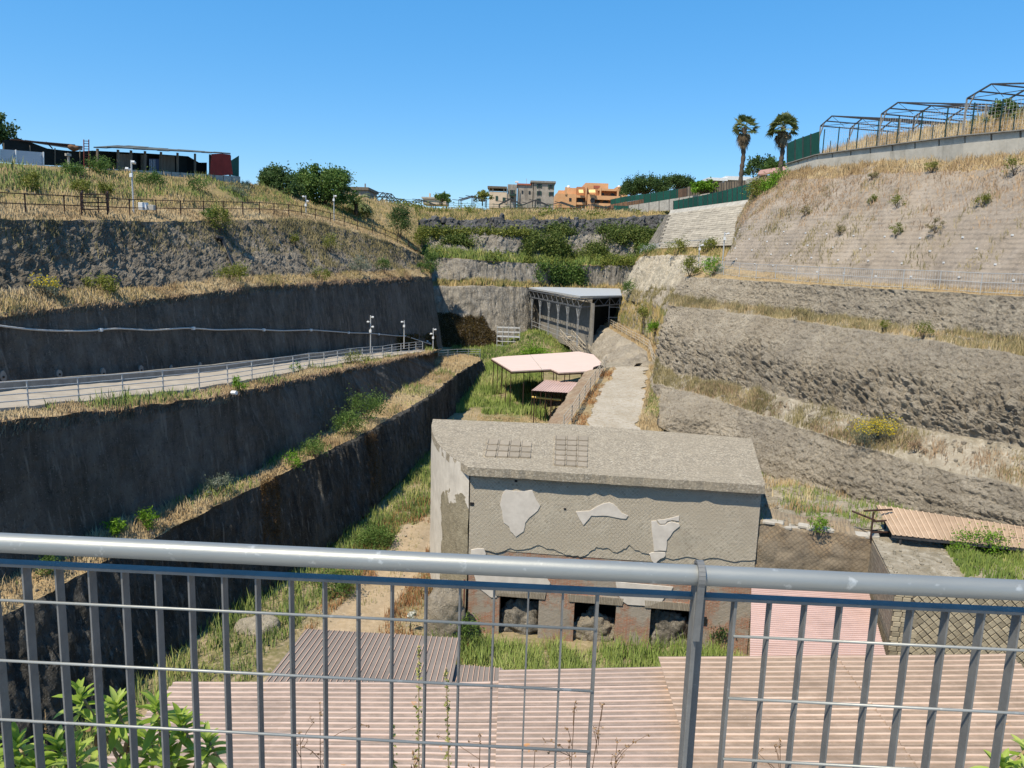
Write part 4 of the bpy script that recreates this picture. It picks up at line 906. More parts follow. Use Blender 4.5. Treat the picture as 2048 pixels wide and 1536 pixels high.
for q4, nc, nr in ((crop_px([(388, 165), (640, 184), (632, 277), (366, 270)]), 4, 3), (crop_px([(770, 146), (960, 151), (954, 330), (762, 318)]), 3, 6)):
    for i in range(nc):
        for j in range(nr):
            c4 = [GZ(*quad(q4, (i+fx)/nc, (j+fy)/nr), zr) for fx, fy in ((.04, .04), (.93, .04), (.93, .97), (.04, .97))]
            m = MB(); h = [.03, .03, .075, .075]; low_ = [p-V3(0, 0, .02) for p in c4]; hi_ = [p+V3(0, 0, q) for p, q in zip(c4, h)]
            m.add(low_+hi_, [(3, 2, 1, 0), (4, 5, 6, 7), (0, 1, 5, 4), (1, 2, 6, 5), (2, 3, 7, 6), (3, 0, 4, 7)])
            m.bar(c4[0]+V3(0, 0, .04), c4[3]+V3(0, 0, .085), .05, .05); m.build('roof_tile', MATS['tile_clay'], roof)
# thin black boxes painted in as the shade of beam holes in the front
for px, py, s_ in ((1032, 962, .06), (1404, 1240, .2), (944, 1008, .09), (1130, 1018, .05)):
    c = Wp(px, py, .012); MB().obox(c, uw*s_, nw*.012, V3(0, 0, s_*.8)).build('hole_shade', MATS['plastic_and_hole_black'], house)
u_, z_ = Wuv(923, 1230)
MB().tube([Wat(u_+.12, .1, .12), Wat(u_+.12, 2.6, .12)], .03, 6).build('red_pipe', MATS['rust_red'], house)
# boulder of uncut tuff under the curved end
t = noisy_blob('tuff_boulder', GZ(890, 1235, 1.3)*V3(1, 1, 0)+V3(0, .2, 1.2), (.85, .8, 1.75), 'tuff_right', None, .35, .8, 5, 210); tag(t, 'grey tuff boulder built into the foot of the curved house end', 'boulder')
t = noisy_blob('rock', GZ(520, 1258, 0)+V3(0, 0, .1), (1.1, .9, .55), 'tuff_pale', None, .4, .8, 4, 214); tag(t, 'pale flat rock in the grass left of the dirt track', 'rock')
t = noisy_blob('rock', GZ(1572, 1032, 5.8)+V3(0, .2, -.1), (.7, .6, .35), 'tuff_pale', None, .4, 1.1, 4, 215); tag(t, 'pale rock on the grassy shelf right of the house', 'rock')

t = noisy_blob('rock', G(1294, 739, 69.6), (.9, .9, .7), 'tuff_right', None, .4, 1.0, 4, 216); tag(t, 'grey rock at the far right corner of the gravel ramp', 'rock')
# ruined wall joining the house to the stone block
w0, w1 = V3(10.15, 31.85, 0), GZ(1744, 1080, 6.05)*V3(1, 1, 0); w1 = w1+V3(.3, -.1, 0); t = thing('ruined_wall', w0, 'brown ruined wall of diagonal stones right of the house', 'wall', rz=math.atan2(w1[1]-w0[1], w1[0]-w0[0]))
uu = np.linspace(0, 1, 90); zs = np.linspace(-.5, 6.15, 60); d_ = unit(w1-w0); n2_ = V3(d_[1], -d_[0], 0)
pw = w0[None, None]+(w1-w0)*uu[None, :, None]+V3(0, 0, 1)*zs[:, None, None]; pw = pw+n2_*(.20*fbm(pw*.6, 4, 33)+.10*(billow(pw*1.7, 3, 34)-.3))[..., None]
pw[..., 2] += np.where(zs[:, None] > 5.9, .16*fbm(pw*1.4, 3, 35), 0); top_ = pw[-1]+V3(.3, 1.6, .1); pw = np.concatenate([pw, top_[None]])
idx = np.arange(61*90).reshape(61, 90); Fq = np.stack([idx[:-1, :-1], idx[:-1, 1:], idx[1:, 1:], idx[1:, :-1]], 2).reshape(-1, 4)
link('masonry', np_mesh('masonry', to_local(pw.reshape(-1, 3), t), Fq, True), MATS['reticulate_brown'], t)
m = MB()
for k_ in range(16):
    p = w0+(w1-w0)*(k_+.5)/16; MB().obox(p+V3(0, .25, 6.12+.05*rng.normal()), d_*.22, n2_*.22*rng.uniform(.8, 1.2), V3(0, 0, .07)).build('coping_stone', MATS['concrete'], t, bevel=.03)
# stone block with individually laid diagonal stones
FLb, FRb, BLb = GZ(1790, 1170, 6.0), GZ(2260, 1213, 6.0), GZ(1742, 1074, 6.1)
ub = unit((FRb-FLb)*V3(1, 1, 0)); nb_ = V3(ub[1], -ub[0], 0); Lb = np.linalg.norm(FRb-FLb)
blk = thing('stone_block', V3(FLb[0], FLb[1], 0), 'tall ancient wall block faced with diagonal stones, gravel on top, at the right', 'wall', rz=math.atan2(ub[1], ub[0]))
BRb = BLb+(FRb-FLb)
m = MB(); f4 = [FLb, FRb, BRb, BLb]; m.prism([V3(p[0], p[1], -.5)-0*nb_ for p in f4], V3(0, 0, 6.5)); m.build('core', MATS['rubble_masonry'], blk)
mt_ = plain('face_stone', (.36, .31, .22), (.25, .21, .15), 5, .95, bump=.4, obj_rand=.28)
plain('block_joint', (.15, .13, .10), (.10, .085, .065), 6, .95)
def stone_mesh(w_, h_, t_=.05):
    m = MB().obox((0, 0, 0), (w_/2, 0, 0), (0, t_/2, 0), (0, 0, h_/2)); bm = bmesh.new(); vs = [bm.verts.new(v) for v in m.v]
    for f in m.f: bm.faces.new([vs[i] for i in f])
    bmesh.ops.recalc_face_normals(bm, faces=bm.faces[:]); bmesh.ops.bevel(bm, geom=bm.edges[:], offset=.014, segments=1, affect='EDGES')
    me = bpy.data.meshes.new('stone'); bm.to_mesh(me); bm.free(); me.materials.append(MATS['face_stone']); return me
face = MB().obox(V3(*(FLb+ub*Lb/2+nb_*.012)[:2], 2.7), ub*Lb/2, nb_*.012, V3(0, 0, 3.25)).build('joint_bed', MATS['block_joint'], blk)
sd, sq = stone_mesh(.200, .200), stone_mesh(.26, .17); Rl = blk.rotation_euler.to_matrix().to_4x4(); stp = .222*math.sqrt(2); cnt = 0
for r_ in range(0, 34):
    z_ = 5.86-r_*stp/2
    if z_ < 2.4: break
    for c_ in range(0, 26):
        u_ = .78+c_*stp+(stp/2 if r_ % 2 else 0)
        if u_ > 4.55 or cnt > 285: continue
        o = link('stone', sd, None, blk); cnt += 1
        o.location = (u_+rng.normal(0, .006), -.03-rng.uniform(0, .018), z_+rng.normal(0, .006)); o.rotation_euler = (rng.normal(0, .03), math.radians(45)+rng.normal(0, .03), rng.normal(0, .03))
for r_ in range(19):
    for c_ in range(2+(r_ % 3 == 0)):
        o = link('quoin', sq, None, blk); o.location = (.15+c_*.285+(.05 if r_ % 2 else 0), -.03-rng.uniform(0, .015), 5.87-r_*.187); o.rotation_euler = (0, rng.normal(0, .02), 0)
strip_top = [FLb, FRb, BRb, BLb]
gxx, gyy = np.meshgrid(np.linspace(0, 1, 60), np.linspace(0, 1, 60)); tp_ = (FLb*(1-gxx[..., None])+FRb*gxx[..., None])*(1-gyy[..., None])+(BLb*(1-gxx[..., None])+BRb*gxx[..., None])*gyy[..., None]
tp_[..., 2] += .05+.10*fbm(tp_*1.1, 4, 120)*np.clip(10*np.minimum(np.minimum(gxx, 1-gxx), np.minimum(gyy, 1-gyy)), 0, 1)
idx = np.arange(3600).reshape(60, 60); Fq = np.stack([idx[:-1, :-1], idx[:-1, 1:], idx[1:, 1:], idx[1:, :-1]], 2).reshape(-1, 4)
GRID['block_top'] = (tp_, tp_*0); link('gravel_top', np_mesh('gravel_top', to_local(tp_.reshape(-1, 3), blk), Fq, True), MATS['rubble_soil'], blk)
# faces that close the ground behind house and block
MB().box(9.9, 10.25, 32, 46, -1, 6.0).build('shelf_face', MATS['tuff_right'])['kind'] = 'structure'
MB().box(2.0, 10.0, 43.3, 43.6, -1, 6.1).build('ramp_face', MATS['tuff_right'])['kind'] = 'structure'
MB().box(14.6, 40, 31.0, 31.3, -1, 6.2).build('shelf_face', MATS['tuff_right'])['kind'] = 'structure'
# scaffold poles at the open end of the leaning roof
t = thing('pole_frame', GZ(1741, 1072, 6.2), 'rusty pole frame at the open end of the clay-coloured roof', 'frame')
pa, pb = GZ(1742, 1075, 6.15), GZ(1741, 1020, 6.9)
q0 = GZ(1741, 1078, 6.1)
for a, b in ((q0, q0+V3(0, 0, 1.15)), (q0+V3(0, 0, .75), q0+V3(1.2, .3, .75)), (q0+V3(-.3, .2, 1.12), q0+V3(1.0, .5, 1.12)), (q0+V3(0, 0, .28), q0+V3(1.3, .2, .28)), (q0+V3(-.5, .8, .9), q0+V3(.1, 0, .8))):
    MB().tube([a, b], .04, 6).build('pole', MATS['rust_iron'], t)

# ================================================================== shelters farther down the valley
zb = 6.0
big = [(983, 717), (1003, 713), (1158, 703), (1187, 709), (1206, 728), (1187, 734), (1184, 742), (1118, 745), (1102, 738), (1024, 742)]
bpz = [GZ(x, y, zb) for x, y in big]
t = thing('shelter_roof', bpz[0]*V3(1, 1, 0)+V3(0, 0, 2), 'large pale pink many-sided shelter roof on thin posts in the valley', 'roof')
slab('roof_deck', bpz, zb-.10, zb, 'roof_rose', t)
mid0, mid1 = GZ(1060, 709.5, zb+.01), GZ(1085, 740, zb+.01)
MB().bar(mid0, mid1, .08, .03).build('seam', MATS['concrete'], t)
ring = bpz+[bpz[0]]
for k_, p in enumerate(along(np.array(ring), 2.1)):
    q = p+unit((V3(3, 82, zb)-p))*.25; MB().tube([V3(q[0], q[1], floor_z(q[0], q[1])-.2), q-V3(0, 0, .05)], .045, 5).build('post', MATS['rust_iron'], t)
for a, b in zip(ring[:-1], ring[1:]): MB().bar(a-V3(0, 0, .2), b-V3(0, 0, .2), .06, .14).build('edge_beam', MATS['rust_iron'], t)
t = sheet_roof('corrugated_roof', 'small pink corrugated roof on thin posts beside the gravel ramp', GZ(1090, 760, 5.0), GZ(1157, 765, 5.0), GZ(1063, 781, 4.9), GZ(1141, 786, 4.9), 1, 5, .24, 'sheet_rose', 6, 3.2, ribs_across=False, post_mat='rust_iron')
ba, bb = GZ(1064, 794, 4.1), GZ(1122, 800, 4.1)
MB().tube([ba, bb], .09, 8).build('yellow_beam', plain('yellow_wood', (.62, .45, .14), (.5, .35, .1), 5, .7), t)
for k_ in range(7):
    p = ba+(bb-ba)*k_/6+V3(0, .4, 0); MB().tube([V3(p[0], p[1], floor_z(p[0], p[1])-.2), V3(p[0], p[1], 4.85)], .035, 5).build('post', MATS['rust_iron'], t)
# steel shelter at the head of the valley
SA, SB_, SC, SD_ = G(1046, 587, 126), G(1160, 600, 100), G(1243, 597, 106), G(1240, 581, 131)
zs_ = 12.0
SA, SB_, SC, SD_ = (V3(p[0], p[1], zs_+dz) for p, dz in ((SA, .0), (SB_, .0), (SC, .25), (SD_, .5)))
t = thing('steel_shelter', V3(SB_[0], SB_[1], 5.5), 'tall steel shelter with flat grey roof and lattice columns', 'shelter')
slab('roof_deck', [SA, SB_, SC, SD_], zs_, zs_+.25, 'galv_far', t)
for off_ in (0.0, -1.0):
    MB().bar(SA+V3(0, 0, -.2+off_), SB_+V3(0, 0, -.2+off_), .16, .16).build('truss_chord', MATS['steel_truss'], t); MB().bar(SB_+V3(0, 0, -.2+off_), SC+V3(0, 0, -.2+off_), .16, .16).build('truss_chord', MATS['steel_truss'], t)
for a, b, n in ((SA, SB_, 24), (SB_, SC, 7)):
    for i in range(n):
        p, q = a+(b-a)*i/n, a+(b-a)*(i+1)/n; MB().bar(p-V3(0, 0, .2 if i % 2 else 1.2), q-V3(0, 0, 1.2 if i % 2 else .2), .07).build('truss_web', MATS['steel_truss'], t)
plain('steel_column', (.42, .43, .44), (.30, .31, .32), 6, .6, .3)
for i, f in enumerate((.02, .20, .36, .52, .68, .83, .985)):
    p = SA+(SB_-SA)*f; gz_ = 6.1-.5*f; dd = unit(SB_-SA); m = MB()
    for s in (-.22, .22): m.bar(V3(p[0], p[1], gz_)+dd*s, p+dd*s-V3(0, 0, 1.1), .06)
    for k_ in range(8): z_ = gz_+.4+k_*(10.6-gz_)/8; m.bar(V3(p[0], p[1], z_)-dd*.3, V3(p[0], p[1], z_)+dd*.3, .05)
    for s in (-1, 1): m.bar(V3(p[0], p[1], 9.4)+dd*.22*s, V3(p[0], p[1], 10.9)+dd*1.0*s, .045)
    m.build('lattice_column', MATS['steel_column'], t)
for hz in (6.6, 7.2): MB().bar(V3(SA[0], SA[1], hz), V3(SB_[0], SB_[1], hz-.4), .06).build('guard_rail', MATS['steel_column'], t)
for p in (SC-V3(1.6, 0, 0), SC-V3(.2, 0, 0)): MB().bar(V3(p[0], p[1], 8.2), p-V3(0, 0, .1), .12).build('end_post', MATS['steel_column'], t)
for hz in (9.2, 10.6): MB().bar(V3(SC[0]-1.6, SC[1], hz), V3(SC[0]-.2, SC[1], hz), .1).build('guard_rail', MATS['steel_column'], t)
MB().bar(V3(SA[0]+1.9, SA[1]+.5, 8), V3(SB_[0]+1.9, SB_[1]+.5, 8), .2, 6.6).build('inner_wall', MATS['concrete_dark'], t)
MB().bar(V3(SB_[0]+2.2, SB_[1]+5, 8.6), V3(SC[0]+1.5, SC[1]+7, 8.6), .2, 6.6).build('dark_backing', MATS['net_and_shade_dark'], t)  # near-black sheet added for the shade inside the shelter
# scaffold tower
c0 = G(993, 706, 111.5); t = thing('scaffold_tower', c0, 'small silver scaffold tower at the foot of the back cliff', 'scaffold')
for ix in range(5):
    for iy in range(2): p = c0+V3(ix*.825, iy*1.2, 0); MB().tube([p, p+V3(0, 0, 3.9)], .05, 5).build('standard', MATS['galv_far'], t)
for lv in range(6):
    z_ = .4+lv*.66
    for iy in range(2): MB().tube([c0+V3(0, iy*1.2, z_), c0+V3(3.3, iy*1.2, z_)], .045, 5).build('ledger', MATS['galv_far'], t)
for z_ in (.2, 2.4): MB().box(c0[0], c0[0]+3.3, c0[1], c0[1]+1.2, c0[2]+z_, c0[2]+z_+.06).build('deck', MATS['galv_far'], t)
# wooden steps with rails below the shelter
s0, s1 = GZ(1160, 706, 4.6), G(1132, 668, 106); t = thing('steps', s0, 'wooden steps with handrail climbing to the steel shelter', 'stairs')
s1 = V3(s1[0], s1[1], 6.3)
for i in range(11):
    p = s0+(s1-s0)*i/10; MB().obox(p, (.75, 0, 0), (0, .5, 0), (0, 0, .06)).build('tread', MATS['wood_pale'], t)
for s in (-.8, .8):
    MB().tube([s0+V3(s, 0, 1), s1+V3(s, 0, 1)], .05, 6).build('handrail', MATS['wood_pale'], t); MB().tube([s0+V3(s, 0, .5), s1+V3(s, 0, .5)], .04, 6).build('handrail', MATS['wood_pale'], t)
    for i in range(5): p = s0+(s1-s0)*i/4+V3(s, 0, 0); MB().tube([p-V3(0, 0, .2), p+V3(0, 0, 1.02)], .05, 6).build('post', MATS['wood_pale'], t)

# ================================================================== the grating railing in front of the photographer
FY = 1.43; fe_ = unit(V3(1, -.034, 0)); fn = V3(-fe_[1], fe_[0], 0)
def FP(s, drop, d=0.0): return V3(0, FY, 17-drop)+fe_*s+fn*d
DP = .024                                # the panels hang a little behind the handrail
def fs_of(px, py):                      # position along the railing seen at (px, py)
    d = ray(px, py); q = V3(0, FY, 17); k_ = np.dot(q-CAM, fn)/np.dot(d, fn); h = CAM+d*k_; return float(np.dot(h-q, fe_)), 17-h[2]
k = NT('galv_rail'); n1 = k.noise(3.0, 6, .65, k.map((.25, 1, 1))); n2 = k.noise(60, 4, .6, k.map((.15, 1, 1)))
col = k.ramp(n1, [(.3, (.22, .23, .225)), (.7, (.32, .33, .32))])
col = k.mix(col, (.55, .56, .55), k.ramp(k.noise(34, 3, .6), [(.64, 0.0), (.74, .6)]))
col = k.mix(col, (.25, .24, .22), k.ramp(k.noise(11, 4, .6, k.map((3, .3, .3))), [(.62, 0.0), (.78, .45)]))
k.color(col); k.bump(n2, .15, .004); k.bump(k.noise(24, 5, .7), .12, .003); k.done(.47, .4, .5)
k = NT('galv_bar'); col = k.ramp(k.noise(18, 6, .7), [(.3, (.13, .13, .128)), (.7, (.20, .20, .195))])
col = k.mix(col, (.34, .34, .32), k.ramp(k.noise(60, 3, .6), [(.66, 0.0), (.76, .5)])); k.color(col); k.bump(k.noise(140, 3, .6), .2, .002); k.done(.6, .2, .4)
rail = thing('grating_railing', V3(0, FY, 15.4), 'galvanised handrail with steel grating panels, closest thing at the bottom', 'railing')
PF = 1+DP/FY; _, hd = fs_of(1024, 1133); _, td = fs_of(1024, 1174); td *= PF
sp, _ = fs_of(1402, 1160)
MB().tube([FP(s, hd, 0) for s in np.linspace(-1.5, 1.5, 25)], .0198, 28).build('handrail', MATS['galv_rail'], rail, True)
m = MB().obox(FP(sp-.006, hd+.48, .014), fe_*.0045, fn*.021, V3(0, 0, .47))
m.obox(FP(sp+.006, hd+.48, .033), fe_*.013, fn*.0045, V3(0, 0, .47)); m.build('post', MATS['galv_bar'], rail, bevel=.0012)
post = rail.children[-1]
arc = [FP(sp-.004, hd+.026*-math.sin(a), -.0262*math.cos(a)) for a in np.linspace(-.5, math.pi*1.0, 14)]
m = MB()
for a, b in zip(arc[:-1], arc[1:]): m.bar(a, b, .014, .005, up=fe_) if False else m.obox((a+b)/2, (b-a)*.53, fe_*.0065, unit(np.cross(b-a, fe_))*.0032)
m.bar(arc[0], FP(sp-.004, hd+.13, -.012), .013, .006); m.build('clamp_strap', MATS['galv_bar'], post)
for px_edge, sgn, s_end in ((1190, -1, -1.55), (1463, 1, 1.55)):
    s0_, _ = fs_of(px_edge, 1262); s0_ *= PF; pan = MB(); sa, sb = sorted((s0_, s_end))
    sa2, sb2 = sorted((sp-sgn*-.010, s_end)); pan.obox(FP((sa2+sb2)/2, td, DP), fe_*(sb2-sa2)/2, fn*.0125, V3(0, 0, .0035)); P_ = pan.build('grating_panel', MATS['galv_bar'], rail, bevel=.0008)
    n = int(abs(s_end-s0_)/.0686)
    bar0 = None
    for i in range(n+1):
        s = s0_+sgn*i*.0686; tw = .0022 if i else .0035
        MB().obox(FP(s, td+.32, DP), fe_*tw*.8, fn*.0125, V3(0, 0, .317)).build('flat_bar', MATS['galv_bar'], P_)
    for y_ in (1244.5, 1367, 1487, 1603):
        _, dr = fs_of(1024, y_); dr *= PF
        MB().tube([FP(sa, dr, DP-.0128), FP(sb, dr, DP-.0128)], .0030, 8).build('cross_wire', MATS['galv_rail'], P_, True)
    lx = MB().obox(FP(s0_-sgn*.001, td+.32, DP), fe_*.002, fn*.0128, V3(0, 0, .317)); lx.build('edge_bar', MATS['galv_bar'], P_)

# ================================================================== along the left rim: yard, shed, ladder
def rect_on(px0, py0, px1, py1, Y, dY=0.0): return G(px0, py0, Y), G(px1, py1, Y+dY)
def Yrim(px): return float(np.interp(px, [-100, 0, 250, 475, 530], [52, 58, 68, 80, 88]))+1.2
def rimp(px, py, d=0.0): return G(px, py, Yrim(px)+d)
def panel(m, pxs, thick=.05):             # upright panel through a px outline on the rim line
    pts = [rimp(x, y) for x, y in pxs]; return m.prism(pts, V3(-.5, .85, 0)*thick)
# low concrete retaining wall, block by block
t = thing('retaining_wall', rimp(0, 330), 'low grey concrete wall along the crest of the left hill', 'wall')
xs = np.linspace(-90, 482, 34)
for a, b in zip(xs[:-1], xs[1:]):
    yt = np.interp([a, b], [-90, 0, 190, 330, 482], [318, 326, 336, 343, 353]); yb = np.interp([a, b], [-90, 0, 190, 330, 482], [345, 345, 356, 366, 378])
    p = [rimp(a, yt[0], -.9), rimp(b-1.2, yt[1], -.9), rimp(b-1.2, yb[1], -.9), rimp(a, yb[0], -.9)]
    MB().prism(p, V3(-.25, .4, 0)).build('wall_block', MATS['concrete'], t, bevel=.02)
# white sheet panels
t = thing('white_hoarding', rimp(0, 330), 'white corrugated hoarding panels on the crest at the far left', 'hoarding')
for a, b in ((-60, -2), (0, 32), (33, 87)):
    ys_ = np.interp([a, b], [-60, 0, 88], [293, 298, 305]); yb = np.interp([a, b], [-60, 0, 88], [318, 324, 331])
    panel(MB(), [(a, ys_[0]), (b, ys_[1]), (b, yb[1]), (a, yb[0])]).build('panel', plain('hoarding_white', (.46, .50, .55), (.40, .44, .49), 2, .6, stretch=(1, 1, 8)), t)
    MB().tube([rimp(b, ys_[1]-1, -.1), rimp(b, yb[1]+2, -.1)], .06, 6).build('post', MATS['white_paint'], t)
# netted pen
t = thing('netted_pen', rimp(130, 334), 'sagging black shade-net pen beside the white hoarding', 'pen')
np_ = [(5, 280), (20, 279), (38, 277), (60, 284), (95, 297), (130, 301), (160, 303), (186, 301), (186, 334), (88, 330), (5, 322)]
pts = [rimp(x, y, 1.5) for x, y in np_]; MB().prism(pts, V3(-.05, .08, 0)).build('net_wall', MATS['net_and_shade_dark'], t)
MB().add([rimp(20, 279, 1.5), rimp(165, 301, 1.5), rimp(165, 292, 9), rimp(60, 284, 9)], [(0, 1, 2, 3)]).build('net_roof', MATS['net_and_shade_dark'], t)
for a, b in (((50, 281), (165, 294)), ((92, 284), (105, 297)), ((60, 283), (160, 296)), ((20, 279), (150, 290))): MB().tube([rimp(*a, 1.2), rimp(*b, 1.2)], .05, 5).build('pole', MATS['rust_iron'], t)
for x in (8, 60, 110, 160): MB().tube([rimp(x, 285+x*.1, 1.3), rimp(x, 334, 1.3)], .05, 5).build('pole', MATS['wood_grey'], t)
bsk = thing('tarp_bundle', rimp(146, 296, 1), 'brown bundle lying on top of the black net pen', 'bundle')
noisy_blob('bundle', rimp(146, 296, 1.0), (.45, .45, .28), 'wood_brown', bsk, .5, 2, 3, 5)
# shed
t = thing('shed', rimp(320, 345), 'long dark open shed with thin sloping roof on the left hill', 'shed')
r0, r1, r2, r3 = rimp(187, 295, -.6), rimp(462, 309, -.6), rimp(462, 309, 6)+V3(0, 0, .04), rimp(236, 292.5, 7)+V3(0, 0, .04)
nsh = 12
for i in range(nsh):
    f0, f1 = i/nsh, (i+1)/nsh-.004; a, b, c, d = r0+(r1-r0)*f0, r0+(r1-r0)*f1, r3+(r2-r3)*f1, r3+(r2-r3)*f0
    m = MB(); jz = V3(0, 0, rng.uniform(-.03, .05)); m.prism([a+jz, b+jz, c+jz, d+jz], V3(0, 0, .09)); m.build('roof_sheet', plain('shed_roof', (.12, .13, .12), (.05, .06, .055), 2, .8, obj_rand=.3), t)
for x in (195, 236, 262, 290, 322, 355, 390, 420, 460):
    yt = float(np.interp(x, [187, 462], [297, 311])); yb = float(np.interp(x, [190, 330, 482], [337, 344, 354])); MB().bar(rimp(x, yt), rimp(x, yb), .16).build('post', MATS['wood_grey'], t)
m = MB(); panel(m, [(188, 297), (300, 303), (382, 309), (404, 322), (420, 322), (420, 348), (188, 336)], .1); m.v = [tuple(np.array(v)+V3(-.9, 1.5, 0)) for v in m.v]; m.build('dark_backing', MATS['net_and_shade_dark'], t)
for x0, x1, mt in ((238, 262, 'wood_grey'), (264, 276, 'net_and_shade_dark'), (283, 296, 'wood_grey'), (320, 352, 'wood_grey'), (356, 376, 'net_and_shade_dark')):
    yt = np.interp([x0, x1], [187, 462], [304, 314]); yb = np.interp([x0, x1], [190, 330, 482], [338, 344, 354]); q = MB(); panel(q, [(x0, yt[0]), (x1, yt[1]), (x1, yb[1]), (x0, yb[0])]); q.v = [tuple(np.array(v)+V3(-.4, .7, 0)) for v in q.v]; q.build('wall_panel', MATS[mt], t)
q = MB(); panel(q, [(298, 317), (318, 318), (318, 344), (298, 343)]); dr = q.build('door', plain('door_blue', (.035, .06, .11), (.025, .04, .08), 4, .6), t)
for k_ in range(4): x = 300+k_*3.2; MB().bar(rimp(x, 319, -.05), rimp(x, 343, -.05), .03).build('bar', MATS['white_paint'], dr)
# rigid red tarp and the green screen at the end of the shed
tp0 = [(423, 308), (442, 307), (461, 309), (462, 322), (466, 349), (443, 351), (419, 349), (421, 330)]
t = tag(MB().prism([rimp(x, y, -.9) for x, y in tp0], V3(-.06, .1, 0)).build('red_tarp', MATS['red_tarp']), 'dark red tarpaulin hanging over the right end of the shed', 'tarpaulin')
tag(MB().prism([rimp(462, 321, -.5), rimp(478, 311, .6), rimp(478, 353, .6), rimp(463, 351, -.5)], V3(-.06, .1, 0)).build('green_screen', MATS['green_net']), 'green mesh screen standing beside the red tarpaulin', 'screen')
# ladder
t = thing('ladder', rimp(172, 338, -.6), 'red and grey ladder standing upright by the shed', 'ladder')
for x in (167.5, 177.5): MB().bar(rimp(x, 279, -.8), rimp(x+.8, 338, -.8), .06).build('stile', MATS['rust_red'], t)
for k_ in range(11): y = 282+k_*5.2; MB().bar(rimp(167.5, y, -.85), rimp(177.5, y+.4, -.85), .05).build('rung', MATS['rust_red'], t)
t = thing('concrete_post', rimp(138, 334, -.5), 'pale concrete post with small cross-piece before the black pen', 'post')
MB().bar(rimp(138, 334, -.5), rimp(136.5, 306, -.5), .13).build('shaft', MATS['concrete'], t); MB().bar(rimp(131, 309, -.55), rimp(141, 310, -.55), .2).build('head', MATS['concrete'], t)

# ================================================================== skyline buildings
def Yb(px0, py0, px1, py1, Y, dep, m=None):
    """box whose front face fills the px rectangle at distance Y, going back dep metres"""
    a, b = G(px0, py1, Y), G(px1, py0, Y); m = m or MB()
    c0, c1 = min(a[0], b[0]), max(a[0], b[0]); return m.box(c0, c1, Y, Y+dep, min(a[2], b[2]), max(a[2], b[2]))
k = NT('stucco_grey'); col = k.ramp(k.noise(.6, 7, .7), [(.3, (.20, .175, .15)), (.7, (.40, .36, .31))])
col = k.mix(col, (.11, .10, .09), k.ramp(k.noise(.8, 5, .7, k.map((1, 1, .15))), [(.52, 0.0), (.7, .7)])); k.color(col); k.done(.95)
plain('stucco_orange', (.62, .36, .19), (.54, .30, .15), .8, .9)
plain('stucco_orange_deep', (.42, .20, .10), (.36, .17, .085), .8, .9)
plain('stucco_cream', (.58, .47, .36), (.48, .38, .28), .8, .9)
plain('shutter_green', (.025, .06, .05), (.018, .045, .038), 5, .7)
plain('window_dark', (.03, .035, .04), (.02, .022, .026), 3, .3)
plain('awning_yellow', (.72, .56, .25), (.66, .50, .2), 3, .8)
plain('tile_red', (.36, .12, .08), (.28, .09, .06), 4, .9)
def window(parent, px0, py0, px1, py1, Y, shutters=True, mat='window_dark'):
    w_ = Yb(px0, py0, px1, py1, Y-.12, .2).build('window', MATS[mat], parent)
    if shutters:
        d = (px1-px0)*.55
        for a, b in ((px0-d, px0), (px1, px1+d)): Yb(a, py0, b, py1, Y-.2, .12).build('shutter', MATS['shutter_green'], w_)
    return w_
t = thing('apartment_house', G(1050, 412, 232), 'old grey three-storey house with green shutters on the skyline', 'house')
YB = 232
Yb(1066, 364, 1109, 415, YB, 14).build('wall', MATS['stucco_grey'], t); Yb(1034, 369, 1066, 415, YB+1, 12).build('wall', MATS['stucco_grey'], t); Yb(1014, 369, 1034, 415, YB+.4, 11).build('wall', MATS['stucco_grey'], t)
Yb(978, 384, 1014, 415, YB+.2, 10).build('wall', MATS['stucco_cream'], t)
Yb(1061, 362.5, 1112, 364.5, YB-.5, 15).build('roof', MATS['concrete_dark'], t); Yb(1034, 367.5, 1062, 369.5, YB+.6, 12).build('roof', MATS['tile_red'], t)
Yb(975, 373, 1014, 376, YB-.3, 10.5).build('terrace_roof', MATS['wood_grey'], t)
for x in (977.5, 985, 1007, 1012.5): Yb(x, 376, x+1.5, 384, YB+.2, .6).build('terrace_column', MATS['stucco_cream'], t)
for a in ((1076, 368, 1081, 375), (1099, 369.5, 1104, 377), (1076, 382, 1080.5, 390), (1100, 384, 1105, 391), (1075, 397, 1079, 407), (1022, 380, 1027, 390)): window(t, *a, YB)
for a in ((1043, 381, 1046.5, 387), (1057, 382, 1061, 388)): window(t, *a, YB+1, False)
for a in ((991, 392, 996, 401), (1005, 395, 1011, 405), (1021, 394, 1027, 401)): window(t, *a, YB+.2, False, 'shutter_green')
Yb(1034, 371, 1035.5, 412, YB-.1, .4).build('downpipe', MATS['concrete'], t); Yb(1064, 364, 1065.4, 413, YB-.3, .4).build('downpipe', MATS['concrete'], t); Yb(1107, 366, 1108.6, 405, YB-.2, .3).build('downpipe', MATS['concrete'], t)
Yb(1019, 389, 1030, 391, YB-1.2, 1.6).build('balcony', MATS['shutter_green'], t); Yb(1030, 362, 1037, 365, YB+3, 1.5).build('water_tank', MATS['white_paint'], t)
MB().tube([G(1053, 372, YB+4), G(1053, 357, YB+4)], .07, 5).build('aerial', MATS['galv_far'], t)
t = thing('apartment_block', G(1180, 412, 250), 'orange apartment block with yellow awnings and stepped terraces', 'house')
YO = 250
Yb(1111, 388, 1153, 415, YO, 16).build('wall', MATS['stucco_orange'], t); Yb(1132, 376, 1153, 388, YO+3, 10).build('wall', MATS['stucco_orange'], t); Yb(1117, 381, 1133, 388, YO+4, 9).build('wall', MATS['stucco_orange'], t)
